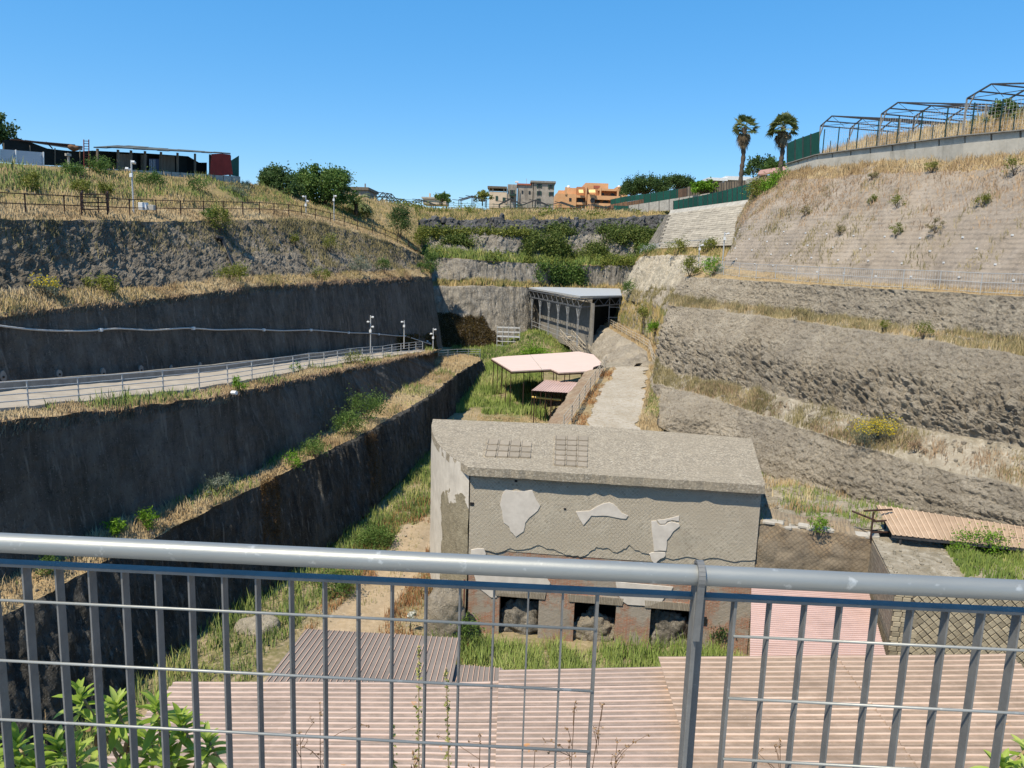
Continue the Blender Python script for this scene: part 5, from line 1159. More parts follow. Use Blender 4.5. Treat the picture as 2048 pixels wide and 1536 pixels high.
Yb(1152, 374, 1170, 415, YO+2.2, 12).build('wall', MATS['stucco_orange_deep'], t); Yb(1170, 367, 1192, 418, YO-.6, 14).build('wall', MATS['stucco_orange'], t) if False else None
Yb(1170, 367, 1217, 392, YO+3, 14).build('wall', MATS['stucco_orange'], t); Yb(1174, 389, 1190, 420, YO-1.0, 14).build('stair_tower', MATS['stucco_orange'], t); Yb(1170, 366.5, 1174.5, 420, YO-.4, 3).build('pier', MATS['stucco_orange'], t)
Yb(1190, 380, 1236, 420, YO+2.2, 12).build('wall', MATS['stucco_orange_deep'], t); Yb(1232, 374, 1256, 410, YO+1.0, 12).build('wall', MATS['stucco_orange'], t)
Yb(1197, 378, 1234, 381, YO-.2, 2.6).build('eave', MATS['stucco_orange'], t); Yb(1190, 392.5, 1240, 399, YO-.6, 3.0).build('balcony', MATS['stucco_orange'], t); Yb(1190, 407, 1224, 412, YO-.6, 3.0).build('balcony', MATS['stucco_orange'], t)
Yb(1153, 391, 1170, 395, YO-.2, 2.8).build('balcony', MATS['stucco_orange'], t); Yb(1153, 405, 1170, 409, YO-.2, 2.8).build('balcony', MATS['stucco_orange'], t)
for x in (1130, 1199, 1234): Yb(x, 374 if x > 1131 else 374, x+4, 394 if x > 1131 else 389, YO-.3, 1.2).build('chimney', MATS['stucco_orange'], t)
for (x0, y0, x1, y1) in ((1157, 380, 1166, 386), (1177, 380, 1190, 385.5)):
    a, b, c, d = G(x0, y0, YO+1), G(x1, y0, YO+1), G(x1+1, y1, YO-2.2), G(x0+1, y1, YO-2.2); MB().prism([a, b, c, d], V3(0, 0, .12)).build('awning', MATS['awning_yellow'], t)
for a in ((1203, 386, 1208, 392), (1221, 387, 1229, 393), (1192, 399.5, 1200, 407), (1206, 399, 1216, 407)): window(t, *a, YO+2.2, False)
for a in ((1138, 396, 1143, 402), (1155, 397, 1167, 404)): window(t, *a, YO if a[0] < 1150 else YO+2.2, False)
for a in ((1187, 371.5, 1200, 376),): window(t, *a, YO+3, False, 'tile_red')
cd_ = G(1185, 401, YO-1.1); MB().tube([cd_, cd_+V3(0, -.15, 0)], .75, 14).build('round_window', MATS['window_dark'], t)
for x in (1137, 1238): 
    q = G(x, 374, YO+4); noisy_blob('satellite_dish', q, (.55, .3, .55), 'white_paint', t, 0.0, 1, 2)
t = thing('flat_house', G(712, 405, 150), 'low brown flat-roofed building right of the fig trees', 'house')
Yb(672, 377, 735, 412, 150, 10).build('wall', MATS['stucco_cream'] if False else MATS['concrete_dark'], t); Yb(670, 374.5, 737, 378, 149.6, 11).build('roof', MATS['wood_grey'], t); Yb(729, 367, 731, 375, 151, .4).build('flue', MATS['concrete_dark'], t)
t = thing('cream_house', G(870, 402, 240), 'small cream house with chimney among the distant frames', 'house')
Yb(846, 396, 878, 408, 240, 10).build('wall', MATS['stucco_cream'], t); Yb(868, 392, 892, 408, 242, 10).build('wall', MATS['stucco_cream'], t); Yb(858, 386.5, 861, 397, 243, 1).build('chimney', MATS['stucco_cream'], t); Yb(843, 394.5, 880, 396.5, 239.5, 11).build('roof', MATS['concrete'], t)
t = thing('villa', G(1450, 375, 150), 'low white-roofed villa behind the green fence near the palms', 'house')
Yb(1418, 360, 1500, 385, 150, 9).build('wall', MATS['concrete_dark'], t); Yb(1416, 356, 1456, 360.5, 149, 10.5).build('roof', MATS['white_paint'], t); Yb(1452, 353.5, 1502, 359.5, 149.3, 10).build('roof', MATS['white_paint'], t); Yb(1444, 360, 1449, 372, 149.2, 1).build('column', MATS['white_paint'], t); Yb(1477, 359, 1479, 373, 149.2, .5).build('column', MATS['white_paint'], t)
t = thing('tiled_house', G(1540, 352, 100), 'low house with sloping pink tiled roof between the palms', 'house')
Yb(1519, 352, 1580, 366, 100, 6).build('wall', MATS['stucco_cream'] if False else MATS['concrete'], t)
a, b, c, d = G(1514, 352, 98.5), G(1574, 343, 97.5), G(1574, 335, 102), G(1520, 343.5, 103); MB().prism([a, b, c, d], V3(0, 0, .2)).build('roof', plain('tile_pink', (.40, .24, .20), (.30, .17, .14), 5, .9), t)
# distant greenhouse frames on the skyline
def far_frame(label, x0, x1, yb, yt, Y, n=3, depth=10):
    t = thing('greenhouse_frame', G((x0+x1)/2, yb, Y), label, 'frame'); a, b, c = G(x0, yb, Y), G((x0+x1)/2, yt, Y), G(x1, yb+.02*(x1-x0), Y)
    for k_ in range(n):
        o = V3(1.5, depth*k_/(n-1), .25*k_); MB().bar(a+o, b+o, .16).build('rafter', MATS['iron_dark'], t); MB().bar(b+o, c+o, .16).build('rafter', MATS['iron_dark'], t)
        for f in (a, b, c): MB().bar(f+o, V3(f[0], f[1], min(a[2], c[2])-1.6)+o, .13).build('post', MATS['iron_dark'], t)
    for p in (a, (a+b)/2, b, (b+c)/2, c): MB().bar(p, p+V3(1.5, depth, .5), .12).build('purlin', MATS['iron_dark'], t)
far_frame('skeletal dark greenhouse frame beside the low brown building', 735, 765, 400, 384, 149)
far_frame('low skeletal greenhouse frame left of the cream house', 762, 800, 406, 396, 180)
far_frame('low skeletal greenhouse frame in front of the cream house', 800, 850, 407, 398, 185)
far_frame('skeletal greenhouse frame left of the old grey house', 905, 958, 399, 391, 190)
far_frame('dark greenhouse frame below the left side of the old grey house', 985, 1032, 408, 396, 185)
far_frame('dark greenhouse frame in front of the old grey house', 1030, 1088, 410, 399, 186)
far_frame('dark greenhouse frame between the grey house and the orange block', 1080, 1140, 412, 403, 187)
far_frame('dark greenhouse frame below the orange apartment block', 1140, 1210, 415, 408, 188)
far_frame('dark greenhouse frame at the left end of the green fence', 1195, 1255, 416, 408, 189)
t = thing('boundary_fence', G(760, 408, 152), 'thin green mesh fence along the crest of the back hill', 'fence')
fp_ = [G(x, y, Y) for x, y, Y in ((740, 408, 146), (800, 412, 150), (905, 420, 156), (1000, 422, 160), (1100, 424, 163), (1230, 426, 165))]
fl_ = along(np.array(fp_), 2.4)
for p in fl_: MB().bar(p-V3(0, 0, .3), p+V3(0, 0, 1.5), .07).build('post', MATS['green_net'], t)
for hz in (.1, .5, .9, 1.3): MB().tube([p+V3(0, 0, hz) for p in fl_], .03, 4).build('wire', MATS['green_net'], t)

# ================================================================== right rim: block wall, green fences, concrete wall, frames
def fence_panels(name, label, tops, n, mat, cat='fence', thick=.06, boards=None):
    """tops: list of (px, y_top, y_bottom, Y)"""
    a = np.array(tops, float); q = np.linspace(a[0, 0], a[-1, 0], n+1); t = thing(name, G(*a[0, [0, 2, 3]]), label, cat)
    f = lambda x, j: float(np.interp(x, a[:, 0], a[:, j]))
    for x0, x1 in zip(q[:-1], q[1:]):
        pts = [G(x0, f(x0, 1), f(x0, 3)), G(x1-.25, f(x1, 1), f(x1, 3)), G(x1-.25, f(x1, 2), f(x1, 3)), G(x0, f(x0, 2), f(x0, 3))]
        nrm = unit(np.cross(pts[1]-pts[0], V3(0, 0, 1))); MB().prism(pts, nrm*thick).build('panel', MATS[mat], t)
        MB().bar(pts[0]+nrm*.08+V3(0, 0, .05), pts[3]+nrm*.08, .09).build('post', MATS['iron_dark'], t)
    return t
fence_panels('green_fence', 'long dark green mesh fence on top of the block wall', [(1348, 402, 426, 107.4), (1400, 392, 420, 101), (1450, 381, 412, 94.4), (1505, 366, 402, 89.6)], 16, 'green_net')
fence_panels('green_fence', 'dark green fence above a strip of boards, right of the orange block', [(1222, 399, 409, 172), (1250, 393, 404, 168), (1290, 388, 398, 160)], 7, 'green_net')
fence_panels('green_fence', 'pale green mesh fence below the windswept trees', [(1288, 389, 408, 158), (1320, 384, 406, 155), (1355, 378, 402, 150), (1380, 374, 398, 147)], 7, 'green_net')
fence_panels('green_fence', 'short green fence panel below the orange block beside the dry grass', [(1228, 411, 424, 163), (1258, 412, 424, 158)], 4, 'green_net')
fence_panels('board_fence', 'low fence of brown boards under the green mesh fence', [(1222, 409, 417, 171.8), (1290, 398, 407, 159.8), (1358, 391, 400, 149.8)], 40, 'wood_brown')
fence_panels('board_fence', 'brown board fence between the green fences near the fig bush', [(1357, 379, 402, 148), (1382, 374, 398, 145)], 12, 'wood_brown')
fence_panels('board_fence', 'grey board fence in front of the white-roofed villa', [(1375, 374, 400, 143), (1410, 368, 396, 140), (1500, 360, 386, 136)], 24, 'wood_grey')
fence_panels('plain_wall', 'long grey rendered wall below the board fence', [(1258, 411, 426, 156), (1300, 405, 424, 150), (1350, 397, 420, 144), (1420, 386, 410, 136)], 8, 'concrete', 'wall')
# block-faced wall
bw = bpy.data.objects['bank_behind_wall']
t = thing('block_wall', G(1322, 497, 103.5), 'leaning wall of pale concrete blocks above the pale cliff', 'wall')
bl_, br_, tl_, tr_ = G(1316, 498, 103.6), G(1476, 491, 82.0), G(1342, 421, 106.8), G(1522, 397, 86.4)
nwl = unit(np.cross(br_-bl_, tl_-bl_)); nwl = nwl if nwl[1] < 0 else -nwl
m = MB(); m.prism([q_-nwl*.25 for q_ in (bl_, br_, tr_, tl_)], -nwl*.3); m.build('backing', MATS['concrete_dark'], t)
plain('wall_block', (.40, .36, .295), (.28, .25, .205), 2, .95, bump=.3, obj_rand=.16)
NRW, NCW = 19, 15
def bq(f, g): return (bl_*(1-f)+br_*f)*(1-g)+(tl_*(1-f)+tr_*f)*g
for r_ in range(NRW):
    for c_ in range(NCW):
        f = (c_+.5+(.5 if r_ % 2 else 0))/(NCW+.5); g = (r_+.5)/(NRW+2)
        p = bq(f, g); ex = (bq(min(1, f+.5/NCW), g)-bq(f-.5/NCW, g)); ez = (bq(f, g+.5/(NRW+2))-bq(f, g-.5/(NRW+2)))
        p = p+nwl*(.0+rng.uniform(0, .04)); MB().obox(p, ex*.485, nwl*.10, ez*.45).build('block', MATS['wall_block'], t)
a, b, c, d = bq(0, .905), bq(1, .905), bq(1, 1), bq(0, 1); MB().prism([a, b, c, d], nwl*.10).build('coping', MATS['concrete'], t)
# concrete rim wall with sockets
wt = [(2140, 251, 292, 47.6), (2048, 261, 304, 50.6), (1926, 272, 318, 54.6), (1831, 284, 325, 59.2), (1738, 296, 330, 64.2), (1633, 310, 338, 70.8), (1571, 329, 350, 75.8)]
a = np.array(wt); f = lambda x, j: float(np.interp(-x, -a[:, 0], a[:, j]))
t = thing('rim_wall', G(1571, 350, 75.8), 'stained pale concrete wall along the top of the right-hand slope', 'wall')
k = NT('concrete_stained'); col = k.ramp(k.noise(.8, 6, .65), [(.3, (.36, .33, .275)), (.7, (.54, .50, .43))])
col = k.mix(col, (.15, .135, .11), k.ramp(k.noise(1.0, 6, .7, k.map((1.1, 1.1, .12), src=k.pos())), [(.55, 0.0), (.75, .65)])); k.color(col); k.bump(k.noise(3, 6, .6), .3, .05); k.done(.95)
xs = [2140, 2100, 2038, 1980, 1927, 1875, 1827, 1782, 1738, 1699, 1662, 1632, 1612, 1594, 1571]
for x0, x1 in zip(xs[:-1], xs[1:]):
    P4 = [G(x, f(x, j), f(x, 3)) for x, j in ((x0, 1), (x1, 1), (x1, 2), (x0, 2))]; mdl = [P4[0]*.68+P4[3]*.32, P4[1]*.68+P4[2]*.32]
    nrm = unit(np.cross(P4[1]-P4[0], V3(0, 0, 1))); nrm = nrm if nrm[0] > 0 else -nrm; g_ = (P4[1]-P4[0])*.004
    MB().prism([mdl[0], mdl[1]-g_, P4[2]-g_-V3(0, 0, .5), P4[3]-V3(0, 0, .5)], nrm*.5).build('lower_panel', MATS['concrete_stained'], t)
    gap = (P4[1]-P4[0])*.035; MB().prism([P4[0]+gap+nrm*.12, P4[1]-gap+nrm*.12, mdl[1]-gap+nrm*.12+V3(0, 0, .01), mdl[0]+gap+nrm*.12+V3(0, 0, .01)], nrm*.4).build('upper_panel', MATS['concrete_stained'], t)
    MB().prism([P4[0]+nrm*.3, P4[1]+nrm*.3, mdl[1]+nrm*.3, mdl[0]+nrm*.3], nrm*.2).build('socket_back', MATS['iron_dark'], t)
    MB().bar(P4[0]+nrm*.15+V3(0, 0, .04), P4[1]+nrm*.15+V3(0, 0, .04), .5, .07).build('capping', MATS['concrete_dark'], t)
def rw(px, up=0.0, back=.3):                                          # point on top of the rim wall
    p = G(px, f(px, 1), f(px, 3)); return p+V3(back, 0, up)
# ground behind the rim wall
gA = np.array([rw(x, -.1, .3) for x in np.linspace(2140, 1571, 80)]); gB = gA+V3(9, 3, 2.6)
strip('bank_top_right', gA, gB, 24, 'soil_dry', lambda P, v: .35*fbm(P*.35, 4, 140), fade=.05)
gC = gB+V3(40, 20, 2.0); strip('field_right', gB, gC, 6, 'soil_dry', None)
# green screen at the left end and the open mesh fence
fence_panels('green_fence', 'tall green screen fence at the left end of the rim wall', [(1576, 287, 327, 76), (1582, 283, 323, 75), (1639, 263, 308, 70.5)], 4, 'green_net')
t = thing('wire_fence', rw(1639), 'open wire fence with green posts along the rim wall', 'fence')
fx = [1639, 1668, 1706, 1746, 1786, 1832, 1882, 1934, 1990, 2046, 2110]; fp2 = [rw(x, 0, .25) for x in fx]
for i, p in enumerate(fp2): MB().bar(p-V3(0, 0, .3), p+V3(0, 0, 2.15), .07).build('post', plain('post_green', (.02, .05, .045), None, 5, .6), t)
for i in range(len(fp2)-1): q = (fp2[i]+fp2[i+1])/2; MB().bar(q-V3(0, 0, .3), q+V3(0, 0, 1.1), .05).build('short_post', MATS['post_green'], t)
for a_, b_ in zip(fp2[:-1], fp2[1:]):
    m = MB(); n = 9
    for k_ in range(n+1): z_ = .05+k_*2.05/n; m.tube([a_+V3(0, 0, z_), b_+V3(0, 0, z_)], .007, 3, cap=False)
    L = np.linalg.norm(b_-a_)
    for k_ in range(1, int(L/.26)): p = a_+(b_-a_)*k_*.26/L; m.tube([p, p+V3(0, 0, 2.1)], .007, 3, cap=False)
    m.build('wire_mesh', MATS['galv_far'], t)
# skeletal greenhouse behind the fence
def gbay(label, far, apex, near, n, ridge=V3(9, 2.2, .0), leg=2.6):
    t = thing('greenhouse_frame', far-V3(0, 0, leg), label, 'frame')
    for k_ in range(n):
        o = ridge*k_/(n-1)
        for a_, b_ in ((far, apex), (apex, near)): MB().bar(a_+o, b_+o, .08, .10).build('rafter', MATS['steel_truss'] if False else MATS['iron_dark'], t)
        for p in (far, near): MB().bar(p+o-V3(0, 0, leg), p+o, .09).build('column', MATS['concrete_dark'] if k_ == 0 else MATS['iron_dark'], t)
        MB().bar(far+o, near+o, .04).build('tie_rod', MATS['iron_dark'], t); MB().bar(apex+o, (far+near)/2*.5+apex*.5+o-V3(0, 0, .6), .03).build('hanger', MATS['iron_dark'], t)
        MB().bar(far+o-V3(0, 0, .9), far+o+(apex-far)*.35, .07).build('brace', MATS['concrete_dark'], t)
    for p in (far, (far+apex)/2, apex, (apex+near)/2, near): MB().bar(p, p+ridge, .07, .09).build('purlin', MATS['iron_dark'], t)
    return t
E = [G(1641, 252, 72.5), G(1763, 228, 64.5), G(1934, 197, 56.5), G(2110, 150, 49.5)]
AP = [G(1664, 232, 71.5), G(1796, 205, 63.3), G(1983, 168, 55.0)]
for i, lb in enumerate(('skeletal greenhouse frame nearest the palms on the right rim', 'middle bay of the skeletal greenhouse on the right rim', 'tallest skeletal greenhouse bay at the far right edge')):
    gbay(lb, E[i], AP[i], E[i+1]*.55+E[i]*.45+V3(3.6, 0, -.1) if False else E[i+1]+V3(2.0, 1.0, -.15), 4)
# anchor heads of the reinforced slope (too small to pick apart)
sl_ = bpy.data.objects['slope_right']; Pg, Ng = GRID['slope_right']; m = MB()
for r_ in (4, 11, 18, 25):
    for j in range(190+(r_ % 2)*20, 900, 42):
        p = Pg[r_, j]+Ng[r_, j]*.05; m.obox(p, (.05, 0, 0), (0, .05, 0), (0, 0, .05))
o = m.build('anchor_heads', MATS['white_paint'], sl_); o['kind'] = 'stuff'

# ================================================================== grass and weeds (uncountable)
grass('dry_grass', 'straw-coloured grass along the top left terrace', scatter('terrace_left_top', 42000, (.12, .97)), .24, .04, 'grass_dry')
grass('hill_grass', 'mixed dry and green grass over the left hill', scatter('hill_left', 60000, (.15, 1), mask=patchy(.22, -.12, 5)), .34, .05, 'grass_mixed')
grass('hill_weeds', 'green weeds in patches on the left hill', scatter('hill_left', 40000, (.15, .85), (.25, 1), mask=patchy(.25, -.02, 8, .15)), .42, .055, 'grass_green')
grass('dry_grass', 'dry straw grass on the left hill', scatter('hill_left', 42000, (.15, 1), mask=patchy(.3, .0, 9)), .28, .045, 'grass_dry')
grass('cliff_grass', 'brown tufts clinging to the top left cliff', scatter('cliff_left_top', 40000, (.12, .98), (.40, 1), mask=lambda q: rng.uniform(0, 1, len(q)) < np.clip((q[:, 2]-15.2)/4+.5*fbm(q*.5, 3, 18), 0, 1)**1.6), .28, .04, 'grass_olive', .9)
grass('cliff_grass', 'olive tufts on the far end of the top left cliff', scatter('cliff_left_top', 16000, (.55, .97), (.1, 1), mask=patchy(.5, .0, 19)), .40, .05, 'grass_olive', .8)
grass('dry_grass', 'dry grass along the second left terrace', scatter('terrace_left_upper', 44000, (.12, .95)), .27, .038, 'grass_dry', .6)
grass('terrace_weeds', 'green and olive weeds along the second left terrace', scatter('terrace_left_upper', 26000, (.12, .95), mask=patchy(.35, -.05, 11)), .36, .042, 'grass_mixed')
grass('dry_grass', 'dry grass on the verge of the access road', scatter('terrace_left_road', 34000, (.10, .95), (0, .23)), .20, .03, 'grass_dry', .6)
grass('verge_weeds', 'green weeds on the verge of the access road', scatter('terrace_left_road', 9000, (.2, .95), (0, .23), mask=patchy(.3, .12, 13, .1)), .42, .045, 'grass_green')
grass('fringe_grass', 'dry tufts overhanging the edge below the access road', scatter('cliff_left_lower', 9000, (.10, .95), (.90, 1)), .22, .04, 'grass_brown', 1.0)
grass('fringe_grass', 'dry tufts overhanging the edge of the second left terrace', scatter('cliff_left_upper', 9000, (.12, .95), (.93, 1)), .25, .04, 'grass_brown', 1.0)
grass('dry_grass', 'dry grass along the lowest left terrace', scatter('terrace_left_lower', 42000, (.10, .98), mask=patchy(.4, -.25, 14)), .28, .032, 'grass_dry', .6)
grass('terrace_weeds', 'green weeds along the lowest left terrace', scatter('terrace_left_lower', 15000, (.10, .80), mask=patchy(.28, .14, 15, .12)), .42, .045, 'grass_green')
def floor_pts(n, x0, x1, y0, y1, mask=None):
    X = rng.uniform(x0, x1, n); Y = rng.uniform(y0, y1, n); z = floor_z(X, Y); q = np.stack([X, Y, z], 1)
    q[:, 2] += .16*fbm(q*.35, 4, 100)+.05*fbm(q*1.6, 3, 101); return q if mask is None else q[mask(q)]
off_track = lambda q: (np.abs(q[:, 0]-track_x(q[:, 1])) > 1.15+.5*fbm(q*.6, 3, 30)) | (q[:, 1] > 46)
lx = lambda q: np.interp(q[:, 1], c4_foot[:, 1], c4_foot[:, 0])
grass('green_grass', 'tall green grass growing in front of the house', floor_pts(42000, -3.2, 10.5, 22, 31.6, lambda q: off_track(q)), .62, .035, 'grass_lush')
grass('green_grass', 'green grass at the foot of the lowest left cliff', floor_pts(70000, -15, -2, 20, 64, lambda q: off_track(q) & (q[:, 0] > lx(q)-.3) & (q[:, 0] < lx(q)+3.6+1.5*fbm(q*.25, 3, 33))), .50, .04, 'grass_green')
grass('rust_grass', 'reddish dry grass beside the dirt track', floor_pts(26000, -9, -1, 30, 50, lambda q: off_track(q) & (fbm(q*.3, 3, 36) > -.02) & (q[:, 0] > lx(q)+1.5)), .28, .035, 'grass_rust')
grass('dry_grass', 'dry grass between the wheel ruts and on the valley floor', floor_pts(36000, -13, 3, 18, 75, lambda q: (fbm(q*.3, 3, 37) > -.15) & (q[:, 0] > lx(q)+.5) & (np.abs(np.abs(q[:, 0]-track_x(q[:, 1]))-.75) > .38)), .20, .032, 'grass_mixed')
grass('green_grass', 'lush green grass in the middle of the valley', floor_pts(60000, -6, 3.6, 60, 100, lambda q: (q[:, 0] > lx(q)-.2) & (fbm(q*.16, 3, 38) > -.28) & ~((q[:, 1] < 71) & (q[:, 0] > -2.5))), .62, .06, 'grass_lush')
grass('green_grass', 'green growth on the mound and floor below the steel shelter', floor_pts(24000, -9, 9, 96, 124), .5, .08, 'grass_green')
grass('dry_grass', 'dry grass in the clearing near the small pink roof', floor_pts(22000, -3.2, 3, 55, 72), .18, .04, 'grass_dry')
grass('edge_grass', 'grass behind the roof of the house at the foot of the ramp', scatter('ramp_ground', 9000, (.0, .12), (0, 1)), .35, .04, 'grass_dry')
grass('edge_grass', 'dry grass along both edges of the gravel ramp', scatter('ramp_ground', 16000, (.0, 1), (.80, 1)), .30, .045, 'grass_dry')
grass('edge_grass', 'thin dry grass along the railing of the ramp', scatter('ramp_ground', 6000, (.0, 1), (.02, .2), mask=patchy(.4, .05, 41)), .22, .04, 'grass_rust')
grass('edge_grass', 'green weeds beside the gravel ramp', scatter('ramp_ground', 4000, (.25, .8), (.84, 1), mask=patchy(.4, .0, 42)), .35, .05, 'grass_green')
grass('slope_grass', 'brown dry grass over the upper half of the reinforced slope', scatter('slope_right', 56000, (.15, .96), (.35, 1), mask=lambda q: rng.uniform(0, 1, len(q)) < .75*np.clip((q[:, 2]-19.2)/5.5+.7*fbm(q*.45, 4, 50), 0, 1)**1.3), .34, .04, 'grass_brown', .7)
grass('slope_grass', 'pale straw grass below the concrete rim wall', scatter('slope_right', 26000, (.15, .96), (.86, 1.0)), .48, .04, 'grass_dry', .6)
grass('slope_grass', 'scattered olive tufts on the reinforced slope', scatter('slope_right', 22000, (.15, .96), (.08, .8), mask=patchy(.45, .16, 51, .12)), .32, .04, 'grass_olive', .8)
grass('path_grass', 'dry grass along the railed path on the right', scatter('path_right', 9000, (.2, .95)), .22, .03, 'grass_dry')
grass('ledge_grass', 'olive and brown grass on the upper right ledge', scatter('terrace_right_upper', 22000, (.15, .95), mask=patchy(.4, -.12, 52)), .42, .035, 'grass_olive', .6)
grass('ledge_grass', 'dry grass on the upper right ledge', scatter('terrace_right_upper', 14000, (.15, .95)), .28, .03, 'grass_dry', .6)
grass('ledge_grass', 'olive and brown grass on the lower right ledge', scatter('terrace_right_lower', 30000, (.15, .98), (0, .9), mask=patchy(.35, .0, 53, .18)), .36, .032, 'grass_olive', .7)
grass('ledge_grass', 'brown withered grass on the lower right ledge', scatter('terrace_right_lower', 16000, (.15, .98), (0, .7), mask=patchy(.35, .0, 54)), .36, .03, 'grass_brown', .7)
grass('shelf_grass', 'green and dry weeds on the shelf right of the house', scatter('shelf_right', 4500, (.15, .6), mask=patchy(.5, .15, 55, .1)), .32, .035, 'grass_green')
grass('shelf_grass', 'dry grass on the shelf right of the house', scatter('shelf_right', 7000, (.1, .6), (.2, 1), mask=patchy(.5, .1, 56, .1)), .35, .035, 'grass_dry')
grass('block_weeds', 'green weeds spreading over the gravel of the stone block', scatter('block_top', 9000, (.35, 1), (.25, 1), mask=lambda q: fbm(q*.7, 3, 57)+.25*(q[:, 0]-15.5) > .02), .28, .045, 'grass_green')
grass('bank_grass', 'dry grass and weeds on the bank above the footpath', scatter('bank_right', 16000), .55, .07, 'grass_mixed')
grass('bank_grass', 'olive grass on the upper bank', scatter('bank_right_upper', 8000, mask=patchy(.3, .0, 58)), .55, .07, 'grass_olive')
grass('path_grass', 'dry grass beside the winding footpath', scatter('footpath', 9000), .3, .05, 'grass_dry')
grass('path_grass', 'dry grass below the block wall', scatter('terrace_right_back', 9000), .4, .06, 'grass_mixed')
grass('back_grass', 'green growth on the lower back ledge', scatter('terrace_back_lower', 12000), .7, .10, 'grass_mixed')
grass('back_grass', 'green growth on the middle back ledge', scatter('terrace_back_middle', 20000), .9, .12, 'grass_green')
grass('back_grass', 'olive and dry growth over the back hill', scatter('hill_back', 46000), .65, .10, 'grass_mixed')
grass('back_grass', 'dry grass on the crest of the back hill', scatter('hill_back', 30000, (0, 1), (.3, 1), mask=patchy(.12, .0, 59)), .6, .10, 'grass_dry')
grass('rim_grass', 'tall pale grass behind the concrete rim wall', scatter('bank_top_right', 40000, mask=patchy(.3, -.1, 60)), .62, .04, 'grass_dry', .35)
grass('rim_grass', 'green weeds behind the concrete rim wall', scatter('bank_top_right', 9000, (0, .6), (.3, 1), mask=patchy(.3, .05, 61)), .8, .07, 'grass_mixed')
# moss that darkens the wet foot of the back cliff
P, N = GRID['cliff_back_lower']; X = P[..., 0]
d = P-CAM; zc = d@_f; pxg = 1024+FPX*(d@_r)/zc; pyg = 768-FPX*(d@_u)/zc
pts = scatter('cliff_back_lower', 140000, (.2, .8), (.0, .6)); d = pts-CAM; zc = d@_f; qx = 1024+FPX*(d@_r)/zc; qy = 768-FPX*(d@_u)/zc
edge = 628+.05*(qx-885)+12*fbm(pts*.5, 3, 66)+np.clip((qx-965)*1.2, 0, 60)
pts = pts[(qy > edge) & (qx < 1000)]
tag(link('wall_moss', leaf_mesh('wall_moss', pts+rng.normal(0, .10, pts.shape), .15, None, .8), leafmat('moss_brown', [(0, (.035, .022, .008)), (.6, (.085, .055, .018)), (1, (.13, .10, .03))], .1)), 'brown moss and ferns over the wet foot of the back cliff', 'moss', kind='stuff')
pts = scatter('cliff_left_upper', 9000, (.74, .90), (.0, .22), mask=patchy(.3, .02, 67)); tag(link('wall_moss', leaf_mesh('wall_moss', pts+rng.normal(0, .08, pts.shape)+V3(.1, -.1, 0), .18, None, .8), MATS['moss_brown']), 'dark moss on the foot of the left cliff beyond the lamp poles', 'moss', kind='stuff')
leafmat('moss_rust', [(0, (.05, .025, .01)), (.6, (.11, .06, .02)), (1, (.18, .11, .04))], .1)
def streak_pts(n, x0, x1, y0, y1, lean, seed):
    c = np.array([surf(rng.uniform(x0, x1)+lean*f, y0+(y1-y0)*f, 'cliff_left_foot', .03) for f in rng.uniform(0, 1, 260)**1.4])
    i = rng.integers(0, len(c), n); return c[i]+rng.normal(0, 1, (n, 3))*V3(.05, .10, .22)
for lb, a_ in (('rust-brown seep of moss below the bare edge of the lowest left terrace', (7000, 520, 556, 958, 1075, 6, 1)), ('dark rust streak of moss down the lowest left cliff', (5000, 728, 752, 872, 985, 14, 2))):
    tag(link('wall_moss', leaf_mesh('wall_moss', streak_pts(*a_), .055, None, .6), MATS['moss_rust']), lb, 'moss', kind='stuff')

# ivy and scrub on the closed end of the valley
leafmat('leaf_ivy', [(0.0, (0.05, 0.075, 0.015)), (0.45, (0.10, 0.145, 0.03)), (1.0, (0.22, 0.25, 0.07))])
def cover(name, label, g, n, u, v, leaf, mat, thr, seed, cat='ivy', push=.5, sc=.3, clump=900):
    c = scatter(g, clump, u, v, mask=lambda q: fbm(q*sc, 3, seed) > thr); i = rng.integers(0, len(c), n); s = rng.uniform(.4, 1.1, len(c))
    pts = c[i]+rng.normal(0, 1, (n, 3))*s[i][:, None]*V3(.75, .5, .6)+V3(0, -push, .2)*rng.uniform(0, 1, n)[:, None]
    tone = np.clip(rng.normal(.5, .25, len(c))[i]+rng.normal(0, .15, n), 0, 1)
    return tag(link(name, leaf_mesh(name, pts, leaf, tone, .7), MATS[mat]), label, cat)
cover('ivy_cover', 'dense green ivy hanging over the right half of the back cliff', 'cliff_back_upper', 22000, (.55, .99), (.1, 1.0), .34, 'leaf_ivy', -.12, 70, push=1.2, sc=.22, clump=700)
cover('ivy_cover', 'ivy climbing over the dark lava band at the back', 'lava_band', 6000, (.58, .99), (0, .45), .34, 'leaf_ivy', .05, 71, push=.8)
cover('scrub_cover', 'dark green scrub along the left half of the back cliff', 'cliff_back_upper', 10000, (.12, .56), (.3, 1.0), .32, 'leaf_ivy', .02, 72, 'scrub', push=.8)
cover('scrub_cover', 'yellow-green scrub along the upper edge of the back cliff', 'cliff_back_upper', 6500, (.18, .55), (.85, 1.0), .34, 'leaf_yellowgreen', -.3, 73, 'scrub', push=.5)
cover('scrub_cover', 'green scrub lining the middle back ledge', 'terrace_back_middle', 8000, (.2, 1), (0, .8), .32, 'leaf_yellowgreen', .0, 74, 'scrub', push=.4)
cover('hanging_ivy', 'ivy trailing down the middle back cliff above the steel shelter', 'cliff_back_middle', 5000, (.62, .80), (.1, 1), .36, 'leaf_green', -.1, 75, push=.6)
cover('scrub_cover', 'green bushes sprouting along the crest of the back hill', 'hill_back', 8000, (.15, 1), (.25, 1), .36, 'leaf_yellowgreen', .12, 76, 'scrub', push=0, sc=.2)

